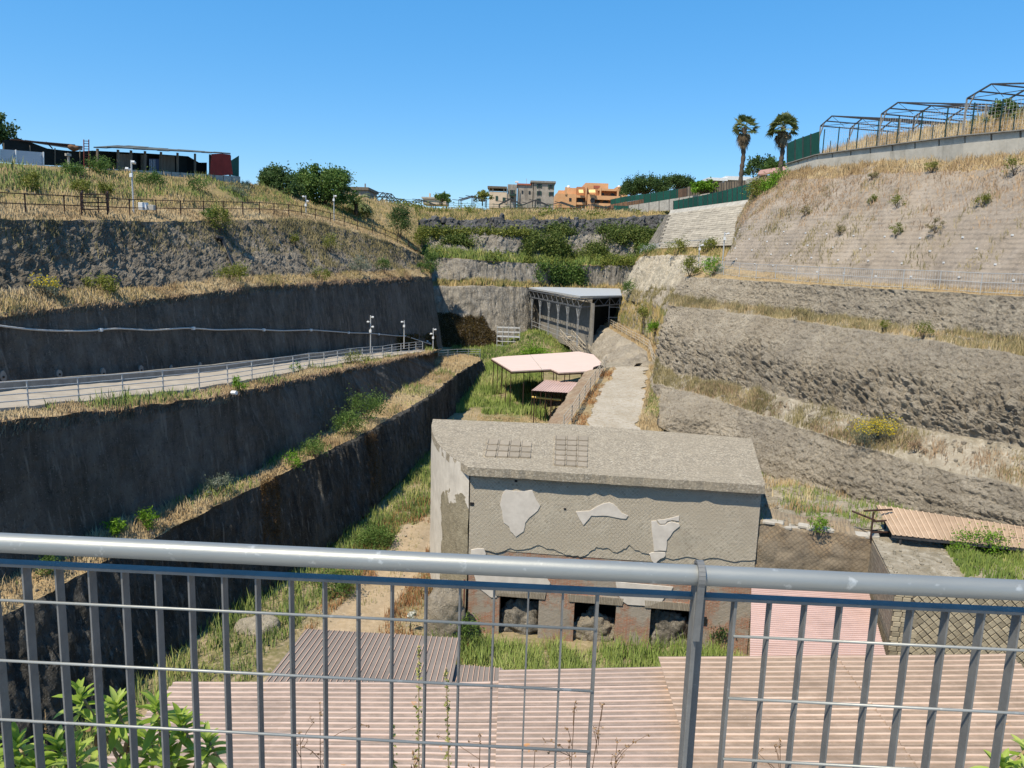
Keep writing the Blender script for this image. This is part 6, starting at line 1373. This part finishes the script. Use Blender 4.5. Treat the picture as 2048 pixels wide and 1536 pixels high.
# ================================================================== single shrubs
def sb(label, px, py, g, rad, mat, n=500, leaf=.16, **kw):
    p = surf(px, py, g); return bush(kw.pop('name', 'shrub'), label, p, rad, mat, n, leaf, **kw)
H, T2, T4 = 'hill_left', 'terrace_left_upper', 'terrace_left_lower'
sb('round green shrub on the left hill below the white hoarding', 62, 383, H, (.75, .6, .75), 'leaf_yellowgreen', 800)
sb('green shrub on the left hill behind the pipe barrier', 165, 388, H, (.75, .6, .6), 'leaf_yellowgreen', 700)
sb('low green shrub on the left hill right of the pipe barrier', 213, 390, H, (.7, .6, .5), 'leaf_yellowgreen', 600)
sb('tall green weeds growing before the ladder and shed', 205, 350, H, (1.4, .7, .85), 'leaf_green', 1600, name='tall_weeds', cat='weeds')
sb('tall green weeds left of the camera pole', 150, 352, H, (1.5, .6, .5), 'leaf_green', 1200, name='tall_weeds', cat='weeds')
sb('green weeds right of the camera pole on the left hill', 300, 374, H, (1.6, .7, .65), 'leaf_green', 1400, name='tall_weeds', cat='weeds')
sb('low green shrub on the hill below the red tarpaulin', 398, 388, H, (1.3, .8, .7), 'leaf_green', 900)
sb('grey-green shrub at the right end of the hill wall', 470, 390, H, (1.6, .9, .6), 'leaf_grey', 900)
sb('yellow-green shrub hanging beside the drain pipe', 437, 462, 'cliff_left_top', (1.0, .8, 1.1), 'leaf_yellowgreen', 1200, leaf=.17)
sb('small green shrub at the top of the drain pipe', 420, 445, 'terrace_left_top', (.9, .6, .5), 'leaf_green', 600)
sb('green shrub clinging to the middle of the top left cliff', 660, 505, 'cliff_left_top', (1.0, .8, 1.0), 'leaf_yellowgreen', 700)
sb('small yellow-green shrub on the top left cliff, left of the clinging one', 590, 490, 'cliff_left_top', (.7, .6, .5), 'leaf_yellowgreen', 400)
sb('grey-leaved shrub with yellow flowers on the second left terrace', 92, 590, T2, (.75, .6, .55), 'leaf_grey', 900, leaf=.12, flower=('flower_yellow', .5, .09), cat='flowers', name='flowering_shrub')
sb('green shrub on the second left terrace below the top cliff', 205, 584, T2, (1.3, .6, .5), 'leaf_yellowgreen', 800)
sb('green shrub at the foot of the drain pipe', 470, 566, T2, (1.4, .7, .8), 'leaf_yellowgreen', 1100)
sb('silvery shrub on the second left terrace', 720, 552, T2, (1.2, .8, 1.3), 'leaf_grey', 900)
sb('slim grey-green shrub right of the silvery shrub', 768, 552, T2, (.7, .6, 1.2), 'leaf_green', 700)
sb('green shrub near the far end of the second left terrace', 844, 546, T2, (.8, .6, .8), 'leaf_green', 600)
sb('green shrub left of the silvery shrub', 640, 560, T2, (1.0, .6, .6), 'leaf_yellowgreen', 500)
sb('bright green shrub on the road verge by the broken white pipe', 480, 783, 'terrace_left_road', (.42, .4, .5), 'leaf_bright', 600, leaf=.10)
sb('green shrub on the road verge under the railing', 590, 748, 'terrace_left_road', (.5, .4, .4), 'leaf_bright', 400, leaf=.10)
sb('low green growth on the verge before the first lamp pole', 715, 728, 'terrace_left_road', (1.6, .6, .45), 'leaf_yellowgreen', 900, leaf=.12)
sb('large grey-green bush filling the bend of the lowest left terrace', 735, 842, T4, (1.5, 1.2, 1.15), 'leaf_green', 2600, leaf=.13)
sb('second grey-green bush nearer on the lowest left terrace', 695, 872, T4, (1.1, 1.0, .9), 'leaf_green', 1800, leaf=.13)
sb('green bush below the two bushes in the terrace bend', 630, 915, T4, (.8, .7, .65), 'leaf_green', 1100, leaf=.11)
sb('green bush beside the bare edge of the lowest left terrace', 585, 935, T4, (.6, .5, .5), 'leaf_bright', 700, leaf=.10)
sb('feathery weeds against the dark cliff on the lowest left terrace', 440, 1000, T4, (.8, .5, .8), 'leaf_grey', 700, leaf=.10)
sb('leafy bright green weed on the lowest left terrace, above the handrail', 292, 1052, T4, (.5, .4, .45), 'leaf_bright', 600, leaf=.11)
sb('leafy bright green weed just above the handrail at the left', 232, 1072, T4, (.5, .35, .4), 'leaf_bright', 600, leaf=.11)
sb('dark green weed hidden behind the handrail at the far left', 100, 1150, T4, (.5, .4, .4), 'leaf_green', 500, leaf=.10)
sb('dark leafy shrub on the left cliff corner at the far end', 880, 552, T2, (1.0, 1.2, 2.0), 'leaf_green', 1500, leaf=.2)
sb('dark green conifer-like bush at the end of the pipe fence', 800, 478, H, (1.5, 1.3, 2.6), 'leaf_dark', 2600, leaf=.25, sink=.8)
sb('bush at the end of the left hill before the back cliff', 850, 492, H, (1.3, 1.2, 1.8), 'leaf_yellowgreen', 1500, leaf=.24)
sb('round bush on the slope right of the fig trees', 735, 440, H, (1.1, 1.0, 1.1), 'leaf_yellowgreen', 1000, leaf=.2)
SR = 'slope_right'
bush('shrub', 'large bright green bush at the left edge of the reinforced slope', G(1562, 392, 75.0), (2.0, 1.6, 1.35), 'leaf_bright', 4200, .2, sink=.6)
bush('shrub', 'olive bush below the bright green bush at the slope edge', G(1520, 412, 76.5), (1.4, 1.3, 1.5), 'leaf_yellowgreen', 2000, .2)
for lb, px, py, s in (('green shrub high on the slope below the rim wall', 1862, 345, .55), ('dark withered shrub high on the reinforced slope', 1746, 360, .42), ('green shrub at the upper right corner of the slope', 2028, 352, .75), ('small shrub on the slope right of the bright green bush', 1606, 402, .4),
        ('olive shrub in the middle of the reinforced slope', 1795, 415, .6), ('small shrub left of the olive shrub on the slope', 1742, 408, .42), ('small dark shrub on the left part of the slope', 1612, 432, .5), ('small shrub on the slope below the rim wall sockets', 1650, 418, .45),
        ('low olive shrub near the right end of the slope', 1965, 415, .5), ('dark shrub low on the reinforced slope', 1872, 465, .6), ('small tuft low on the slope above the railing', 1678, 472, .45), ('wide olive tuft low on the slope', 1790, 472, .6)):
    sb(lb, px, py, SR, (s, s, s*.9), 'leaf_yellowgreen' if 'green' in lb or 'olive' in lb else 'grass_olive', 420, leaf=.11)
R1, R2 = 'terrace_right_upper', 'terrace_right_lower'
sb('dark shrub casting a shadow on the upper right ledge', 1845, 690, R1, (.6, .5, .55), 'leaf_yellowgreen', 600, leaf=.09)
sb('small olive shrub on the upper right ledge', 1765, 665, R1, (.4, .3, .45), 'leaf_yellowgreen', 350, leaf=.09)
sb('low shrub on the left part of the upper right ledge', 1605, 640, R1, (.6, .4, .5), 'grass_olive', 400, leaf=.10)
sb('dead brown shrub on the lower right ledge', 1835, 905, R2, (.5, .4, .35), 'grass_brown', 500, leaf=.08)
p = surf(1757, 880, R2); bush('flowering_shrub', 'silvery bush covered with yellow flowers on the lower right ledge', p+V3(-.15, -.25, -.1), (1.4, .7, .6), 'leaf_grey', 3600, .075, 'flowers', flower=('flower_yellow', .6, .06), nclump=22)
sb('leafy green shrub on the railed path at the right', 1425, 552, 'path_right', (1.0, .7, 1.0), 'leaf_bright', 1000, leaf=.16)
sb('green shrub left of the tall camera pole', 1380, 553, 'path_right', (.8, .7, 1.1), 'leaf_yellowgreen', 900, leaf=.18)
for lb, px, py, g, s, m_ in (('green shrub on the bank below the pale cliff', 1262, 588, 'bank_right_upper', 1.4, 'leaf_green'), ('olive shrub on the bank beside the footpath', 1290, 640, 'bank_right', 1.3, 'leaf_yellowgreen'), ('bright shrub at the bend of the footpath', 1312, 668, 'bank_right', 1.0, 'leaf_bright'), ('hanging shrub over the pale cliff', 1355, 515, 'terrace_right_back', 1.6, 'leaf_yellowgreen'), ('shrub at the left end of the mesh fence', 1290, 512, 'terrace_right_back', 1.4, 'leaf_green'), ('shrub beside the thin camera pole', 1420, 505, 'terrace_right_back', 1.2, 'leaf_yellowgreen')):
    sb(lb, px, py, g, (s, s*.8, s*.7), m_, 900, leaf=.2)
q = GZ(1070, 700, 4.6); bush('shrub', 'large bright green bush behind the big pink shelter roof', V3(q[0], 97.5, floor_z(q[0], 97.5)-.1), (2.3, 1.2, 1.8), 'leaf_bright', 2600, .26)
q = GZ(752, 1100, 0); bush('shrub', 'big dark green bush beside the dirt track, above the handrail', V3(q[0], q[1], -.1), (1.3, 1.2, .9), 'leaf_green', 3000, .13)
q = GZ(815, 1195, 0); bush('shrub', 'dark green bushy weeds beside the dirt track below the handrail', GZ(668, 1190, 0), (1.3, 1.0, .7), 'leaf_green', 2400, .11)
bush('shrub', 'bushy green plant at the left foot of the house', GZ(935, 1285, 0)+V3(0, -.5, 0), (.7, .6, .9), 'leaf_green', 1100, .1)
bush('shrub', 'dark leafy shrub against the brick pier at the right end of the house', GZ(1432, 1292, 0)+V3(0, -.6, 0), (.55, .4, .8), 'leaf_dark', 600, .1)
bush('shrub', 'green shrub under the small pink roof', V3(2.4, 63, 1.4), (1.2, 1.0, .9), 'leaf_green', 1000, .16)
bush('shrub', 'bright green shrub on the ruined wall right of the house', GZ(1638, 1068, 6.1)+V3(0, .2, 0), (.45, .35, .4), 'leaf_bright', 600, .09)
bush('shrub', 'lush green weeds on the gravel top by the clay-coloured roof', surf(1960, 1105, 'block_top'), (1.5, .7, .45), 'leaf_bright', 1800, .1)
# white umbels in the valley
for lb, px, py in (('white umbel flower beside the ribbed brown roof', 822, 1250), ('white umbel flower near the house corner', 858, 1262)):
    p = GZ(px, py, .3); bush('wildflower', lb, p-V3(0, 0, .35), (.22, .2, .6), 'leaf_green', 120, .07, 'flowers', flower=('flower_white', 1.0, .12))

# ================================================================== trees
p = G(556, 418, 92); tree('fig_tree', 'dark round fig tree at the left of the pair', V3(p[0], p[1], p[2]-.2), 4.9, (2.6, 2.2, 2.3), 'leaf_dark', 9000, .30, 80, crown_z=2.5)
p = G(648, 428, 97); tree('fig_tree', 'larger bright green fig tree at the right of the pair', V3(p[0], p[1], p[2]-.2), 5.7, (3.5, 2.6, 2.7), 'leaf_green', 13000, .30, 110, crown_z=2.9)
p = G(608, 425, 99); tree('fig_tree', 'smaller green tree between the two fig trees', V3(p[0], p[1], p[2]-.2), 5.0, (1.8, 1.6, 2.0), 'leaf_green', 4500, .28, 40)
p = G(-14, 322, 62); tree('tree', 'dark leafy tree cut by the left edge', V3(p[0], p[1], p[2]-.3), 4.2, (1.5, 1.4, 1.7), 'leaf_dark', 4500, .24, 40)
p = G(1290, 398, 178); tree('tree', 'windswept grey-green tree right of the orange block', p, 4.6, (5.4, 3, 2.2), 'leaf_dark', 12600, .34, 80)
p = G(1262, 396, 182); tree('tree', 'low bushy tree against the orange block', p, 3.2, (3.0, 2.5, 1.6), 'leaf_dark', 6300, .34, 40)
p = G(1352, 392, 170); tree('tree', 'windswept tree in the middle of the skyline behind the fences', p, 4.0, (4.2, 2.6, 1.8), 'leaf_dark', 9000, .34, 60)
p = G(1522, 352, 118); tree('tree', 'dark bushy tree between the two palms', p, 2.6, (2.4, 2, 1.5), 'leaf_dark', 3500, .32, 40)
p = G(1545, 350, 112); tree('tree', 'lighter green tree behind the tiled roof', p, 1.9, (2.4, 1.8, 1.1), 'leaf_green', 2600, .3, 30)
p = G(1405, 392, 139); tree('fig_bush', 'bright green fig bush in front of the board fence', p, 2.6, (2.6, 1.5, 1.3), 'leaf_bright', 2600, .4, 30)
p = G(884, 408, 190); tree('tree', 'small round tree right of the cream house', p, 2.6, (2.2, 2, 1.3), 'leaf_green', 1600, .45, 24)
p = G(965, 408, 200); tree('tree', 'small pale tree left of the old grey house', p, 3.0, (2.2, 2, 1.5), 'leaf_yellowgreen', 1500, .45, 24)
p = rw(1885, .3, 4.0); tree('tree', 'small leafy tree growing inside the skeletal greenhouse', p, 2.4, (1.2, 1, .9), 'leaf_green', 1300, .2, 20)
p = rw(2040, .3, 3.5); tree('tree', 'small leafy tree at the right edge behind the wire fence', p, 2.3, (1.0, 1, .9), 'leaf_green', 1100, .2, 20)
def fan_palm(label, base, top, cr, nf=46, nd=40):
    base, top = np.asarray(base), np.asarray(top); t = thing('fan_palm', base, label, 'palm'); mid = (base+top)/2+V3(.12, 0, 0)
    pts = [base-V3(0, 0, .5), base*.7+top*.3+V3(.03, 0, 0), mid, base*.25+top*.75+V3(-.05, 0, 0), top]
    MB().tube(resamp(line(pts), 24, 2, .05, 0), [.26+.05*math.sin(i*2.3) for i in range(24)], 8, None).build('trunk', MATS['bark'], t, True)
    def fronds(n, z0, z1, lmin, lmax, droop):
        vs, fs, rn = [], [], []
        for k_ in range(n):
            az = rng.uniform(0, 2*math.pi); el = rng.uniform(z0, z1); L = rng.uniform(lmin, lmax); d = V3(math.cos(az)*math.cos(el), math.sin(az)*math.cos(el), math.sin(el))
            hub = top+d*L*.55+V3(0, 0, -droop*L*.25); side = unit(np.cross(d, V3(0, 0, 1)+.3*rng.normal(size=3))); nup = np.cross(side, d); r0 = rng.uniform(0, 1)
            b = len(vs); w_ = .025; vs += [top-side*w_, top+side*w_, hub+side*w_, hub-side*w_]; fs.append((b, b+1, b+2, b+3)); rn += [r0]*4
            for a in np.linspace(-1.35, 1.35, 11):
                dd = d*math.cos(a)+side*math.sin(a); tip = hub+dd*L*.55*rng.uniform(.8, 1.1)+V3(0, 0, -droop*L*.22*rng.uniform(.5, 1.5)); sd_ = unit(np.cross(dd, nup))*L*.045
                m_ = hub+dd*L*.32; b = len(vs); vs += [hub, m_+sd_, tip, m_-sd_]; fs.append((b, b+1, b+2, b+3)); rn += [np.clip(r0+rng.normal(0, .15), 0, 1)]*4
        return to_local(np.array(vs), t), np.array(fs), np.array(rn)
    v, f_, r_ = fronds(nf, -.35, 1.35, cr*.8, cr*1.15, .5); link('crown', np_mesh('crown', v, f_, False, {'rnd': r_}), MATS['leaf_palm'], t)
    v, f_, r_ = fronds(nd, -1.45, -.5, cr*.7, cr*1.2, .9); v[:, :2] = (v[:, :2]-(top-base)[:2])*.62+(top-base)[:2]; link('dead_fronds', np_mesh('dead_fronds', v, f_, False, {'rnd': r_}), MATS['leaf_palm_dead'], t)
fan_palm('tall fan palm with a ragged skirt, left of the pair', G(1480, 372, 95), G(1490, 254, 95), 1.7, 36, 50)
fan_palm('tall fan palm with a full round head, right of the pair', G(1560, 348, 90), G(1567, 252, 90), 1.7, 44, 36)
# small feather palm beside the fig trees
b0 = G(712, 425, 102); t = thing('feather_palm', b0, 'small feathery palm at the right foot of the fig trees', 'palm'); vs, fs, rn = [], [], []
MB().tube([b0-V3(0, 0, .4), b0+V3(0, 0, 1.0)], .25, 7).build('trunk', MATS['bark'], t)
for k_ in range(34):
    az = rng.uniform(0, 6.28); el = rng.uniform(.1, 1.4); c_ = b0+V3(0, 0, 1.0)
    prev = c_
    for s in range(7):
        d_ = V3(math.cos(az)*math.cos(el), math.sin(az)*math.cos(el), math.sin(el)); p_ = prev+d_*.36; sd_ = unit(np.cross(d_, V3(0, 0, 1)))
        for sg in (-1, 1): b = len(vs); tip = p_+sd_*sg*.42+d_*.2-V3(0, 0, .12); vs += [prev, p_, tip]; fs.append((b, b+1, b+2)); rn += [rng.uniform(.2, .9)]*3
        prev = p_; el -= .22
link('crown', np_mesh('crown', to_local(np.array(vs), t), np.array(fs), False, {'rnd': np.array(rn)}), MATS['leaf_palm'], t)

# ================================================================== plants just beyond the railing
leafmat('leaf_fore', [(0, (.20, .30, .035)), (.5, (.31, .43, .07)), (1, (.46, .55, .15))], .45, .45)
def lance(L=.075, wd=.021, fold=.35, curl=.25):
    vs, fs = [], []; n = 7
    for i in range(n):
        f = i/(n-1); w_ = wd*math.sin(math.pi*min(1, f*.86+.08))**.8*(1 if f < .97 else .15); z = -curl*L*f*f; x = L*f
        vs += [(x, -w_/2, z+w_*fold), (x, 0, z), (x, w_/2, z+w_*fold)]
    for i in range(n-1):
        for j in range(2): a = i*3+j; fs.append((a, a+1, a+4, a+3))
    return np.array(vs), np.array(fs)
_lv, _lf = lance(); LEAVES = []
for r in (.1, .35, .55, .75, .95):
    me = np_mesh('leaf', _lv, _lf, True, {'rnd': np.full(len(_lv), r)}); me.materials.append(MATS['leaf_fore']); LEAVES.append(me)
_lv2, _lf2 = lance(.06, .018, .8, .9); WL = []
for r in (.2, .5, .8):
    me = np_mesh('withered_leaf', _lv2, _lf2, True, {'rnd': np.full(len(_lv2), r)}); me.materials.append(MATS['leaf_withered']); WL.append(me)
def rosette_plant(label, root, heads, size=1.0):
    t = thing('leafy_plant', root, label, 'plant')
    for h in heads:
        h = np.asarray(h, float); root_ = root+V3(rng.normal(0, .03), rng.normal(0, .03), 0); bend = (root_*.45+h*.55)+V3(rng.normal(0, .015), rng.normal(0, .015), 0)
        st = MB().tube(resamp(line([root_, bend, h]), 10, 2, .1, 0), .0055, 6, .0035).build('shoot', MATS['stem_pale'], t, True)
        n = rng.integers(20, 26)
        for k_ in range(n):
            f = k_/n; az = k_*2.4+rng.normal(0, .2); el = math.radians(-12+90*f**1.1+rng.normal(0, 7)); s = size*(1.05-.45*f)*rng.uniform(.8, 1.15)
            o = link('leaf', LEAVES[rng.integers(0, 5)], None, st); p_ = h+V3(0, 0, -.065+.065*f)*size-np.array(t.location)
            o.matrix_basis = Matrix.Translation(p_) @ Matrix.Rotation(az, 4, 'Z') @ Matrix.Rotation(-el, 4, 'Y') @ Matrix.Rotation(rng.normal(0, .25), 4, 'X') @ Matrix.Scale(s, 4)
        for k_ in range(14):
            f = rng.uniform(.25, .92); p_ = root_*(1-f)+h*f-np.array(t.location) if f > .5 else root_*(1-f)+h*f-np.array(t.location)
            o = link('withered_leaf', WL[rng.integers(0, 3)], None, st)
            o.matrix_basis = Matrix.Translation(p_) @ Matrix.Rotation(rng.uniform(0, 6.28), 4, 'Z') @ Matrix.Rotation(rng.uniform(.4, 1.4), 4, 'Y') @ Matrix.Rotation(rng.normal(0, .6), 4, 'X') @ Matrix.Scale(rng.uniform(.6, 1.1), 4)
    return t
Yp = 1.80
rosette_plant('leafy green plant behind the grating at the bottom left, tallest shoots', V3(-.86, 1.86, 15.30), [G(160, 1385, 1.80), G(232, 1408, 1.84), G(312, 1405, 1.80), G(205, 1440, 1.9)])
rosette_plant('leafy green plant behind the grating, right of the tallest shoots', V3(-.66, 1.86, 15.30), [G(362, 1440, 1.80), G(415, 1478, 1.78), G(295, 1475, 1.84), G(330, 1510, 1.75)])
rosette_plant('leafy green plant in the bottom left corner', V3(-1.02, 1.78, 15.30), [G(35, 1485, 1.72), G(-25, 1510, 1.74), G(70, 1530, 1.70)], 1.1)
rosette_plant('leafy green plant low between the corner and the tallest shoots', V3(-.92, 1.74, 15.30), [G(118, 1488, 1.70), G(150, 1510, 1.66), G(245, 1545, 1.72)], 1.1)
rosette_plant('leafy plant at the bottom right corner', V3(1.16, 1.85, 15.30), [G(2005, 1525, 1.76), G(2060, 1490, 1.80), G(2055, 1545, 1.74)])
leafmat('seed_green', [(0, (.17, .19, .05)), (.6, (.30, .30, .10)), (1, (.42, .38, .16))], .2)
def spike(label, px, ytop, Y, hues='seed_green', n=150, wid=.011):
    top = G(px, ytop, Y); root = V3(top[0]-.015*rng.normal(), top[1], 15.3); t = thing('seed_spike', root, label, 'weed')
    ln = resamp(line([root, (root+top)/2+V3(rng.normal(0, .01), 0, 0), top]), 14, 2, .1, 0); MB().tube(ln, .0028, 5, .001).build('stem', MATS['stem_pale'], t, True)
    f = rng.uniform(.25, 1, n); c = np.stack([np.interp(f, np.linspace(0, 1, 14), ln[:, j]) for j in range(3)], 1); c[:, :2] += rng.normal(0, 1, (n, 2))*(wid*(1.15-f))[:, None]
    link('seed_pods', leaf_mesh('seed_pods', to_local(c, t), .012, None, .6), MATS[hues], t)
    c2 = c[f < .55]+0; 
    if len(c2): link('withered_leaves', leaf_mesh('withered_leaves', to_local(c2+rng.normal(0, .008, c2.shape), t), .026, None, .3), MATS['leaf_withered'], t)
spike('tall green seed spike left of the pair behind the grating', 838, 1280, 1.82); spike('tall green seed spike right of the pair behind the grating', 892, 1325, 1.80); spike('short green seed spike left of the pair', 784, 1440, 1.78)
spike('small brown seed spike in front of the leafy plants', 90, 1412, 1.80, 'leaf_withered', 60, .006)
def dry_sprig(label, px, ytop, Y, n=5, spread=.05):
    top = G(px, ytop, Y); root = V3(top[0]+.02*rng.normal(), top[1], 15.3); t = thing('dry_sprig', root, label, 'weed'); m = MB(); tips = []
    m.tube([root, (root+top)/2+V3(.01*rng.normal(), 0, 0), top], .0018, 4, .0008); tips.append(top)
    for k_ in range(n):
        f = rng.uniform(.55, .95); a = root*(1-f)+top*f; b = a+V3(rng.normal(0, spread), rng.normal(0, .02), rng.uniform(.02, .07)); m.tube([a, (a+b)/2+V3(0, 0, .006), b], .001, 4, .0006); tips.append(b)
        c = b+V3(rng.normal(0, .015), 0, rng.uniform(-.01, .025)); m.tube([b, c], .0007, 3); tips.append(c)
    m.build('stem', plain('sprig', (.16, .10, .06), (.10, .06, .04), 40, .9), t)
    tips = np.array(tips); link('seed_heads', leaf_mesh('seed_heads', to_local(np.repeat(tips, 5, 0)+rng.normal(0, .0025, (len(tips)*5, 3)), t), .007, None, .6), MATS['leaf_withered'], t)
for lb, px, y in (('thin dry sprig right of the green seed spikes', 1150, 1405), ('thin dry sprig between the last bars of the left panel', 1205, 1410), ('thin dry sprig near the middle of the left panel', 640, 1405), ('short dry sprig left of the green seed spikes', 600, 1465), ('short dry sprig at the bottom of the left panel', 1070, 1500), ('small dry sprig beside the railing post', 1235, 1480), ('short brown sprig at the lower right behind the grating', 1560, 1480), ('small dry sprig at the bottom of the right-hand spike', 960, 1470)):
    dry_sprig(lb, px, y, 1.80)
# broken white pipe on the road verge
a, b = surf(462, 796, 'terrace_left_road')+V3(.3, -.4, .12), None; tag(MB().tube([a, a+V3(.28, -.12, .02)], .1, 8).build('broken_pipe', MATS['white_paint']), 'short broken white pipe lying on the edge below the access road', 'pipe')

# loose stones fallen at the foot of the cuts and along the ledges (too many and too small to pick apart)
def stones(name, label, pts, smin, smax, mat):
    ico = [(0, 0, -1), (.72, -.53, -.45), (-.28, -.85, -.45), (-.89, 0, -.45), (-.28, .85, -.45), (.72, .53, -.45), (.28, -.85, .45), (-.72, -.53, .45), (-.72, .53, .45), (.28, .85, .45), (.89, 0, .45), (0, 0, 1)]
    fc = np.array([(0, 1, 2), (1, 0, 5), (0, 2, 3), (0, 3, 4), (0, 4, 5), (1, 5, 10), (2, 1, 6), (3, 2, 7), (4, 3, 8), (5, 4, 9), (1, 10, 6), (2, 6, 7), (3, 7, 8), (4, 8, 9), (5, 9, 10), (6, 10, 11), (7, 6, 11), (8, 7, 11), (9, 8, 11), (10, 9, 11)])
    n = len(pts); v = np.array(ico)[None]*rng.uniform(.6, 1.25, (n, 12, 1))*rng.uniform(.6, 1.2, (n, 1, 3))*(smin+(smax-smin)*rng.uniform(0, 1, n)**3)[:, None, None]+pts[:, None]
    return tag(link(name, np_mesh(name, v.reshape(-1, 3), (np.arange(n)[:, None, None]*12+fc[None]).reshape(-1, 3)), MATS[mat]), label, 'stones', kind='stuff')
stones('loose_stones', 'loose grey stones on the right-hand ledges', np.concatenate([scatter('terrace_right_upper', 700, (.15, .95), (.4, 1)), scatter('terrace_right_lower', 1300, (.15, .98), (.2, 1)), scatter('shelf_right', 900, (.05, .7))]), .03, .16, 'tuff_right')
stones('loose_stones', 'loose dark stones along the left terraces', np.concatenate([scatter('terrace_left_upper', 900, (.12, .95)), scatter('terrace_left_lower', 900, (.12, .9)), scatter('terrace_left_road', 500, (.1, .9), (0, .25)), scatter('hill_left', 1500, (.15, .9), (0, .35))]), .03, .15, 'tuff_left_rough')
stones('loose_stones', 'pale stones scattered over the valley floor and ramp', np.concatenate([floor_pts(1200, -13, 3, 20, 75, lambda q: q[:, 0] > lx(q)), scatter('ramp_ground', 500), scatter('block_top', 500), scatter('footpath', 200)]), .025, .12, 'tuff_pale')
stones('lava_boulders', 'dark lava boulders along the band above the ivy', scatter('lava_band', 500, (.1, 1), (.2, .95)), .2, .9, 'lava')
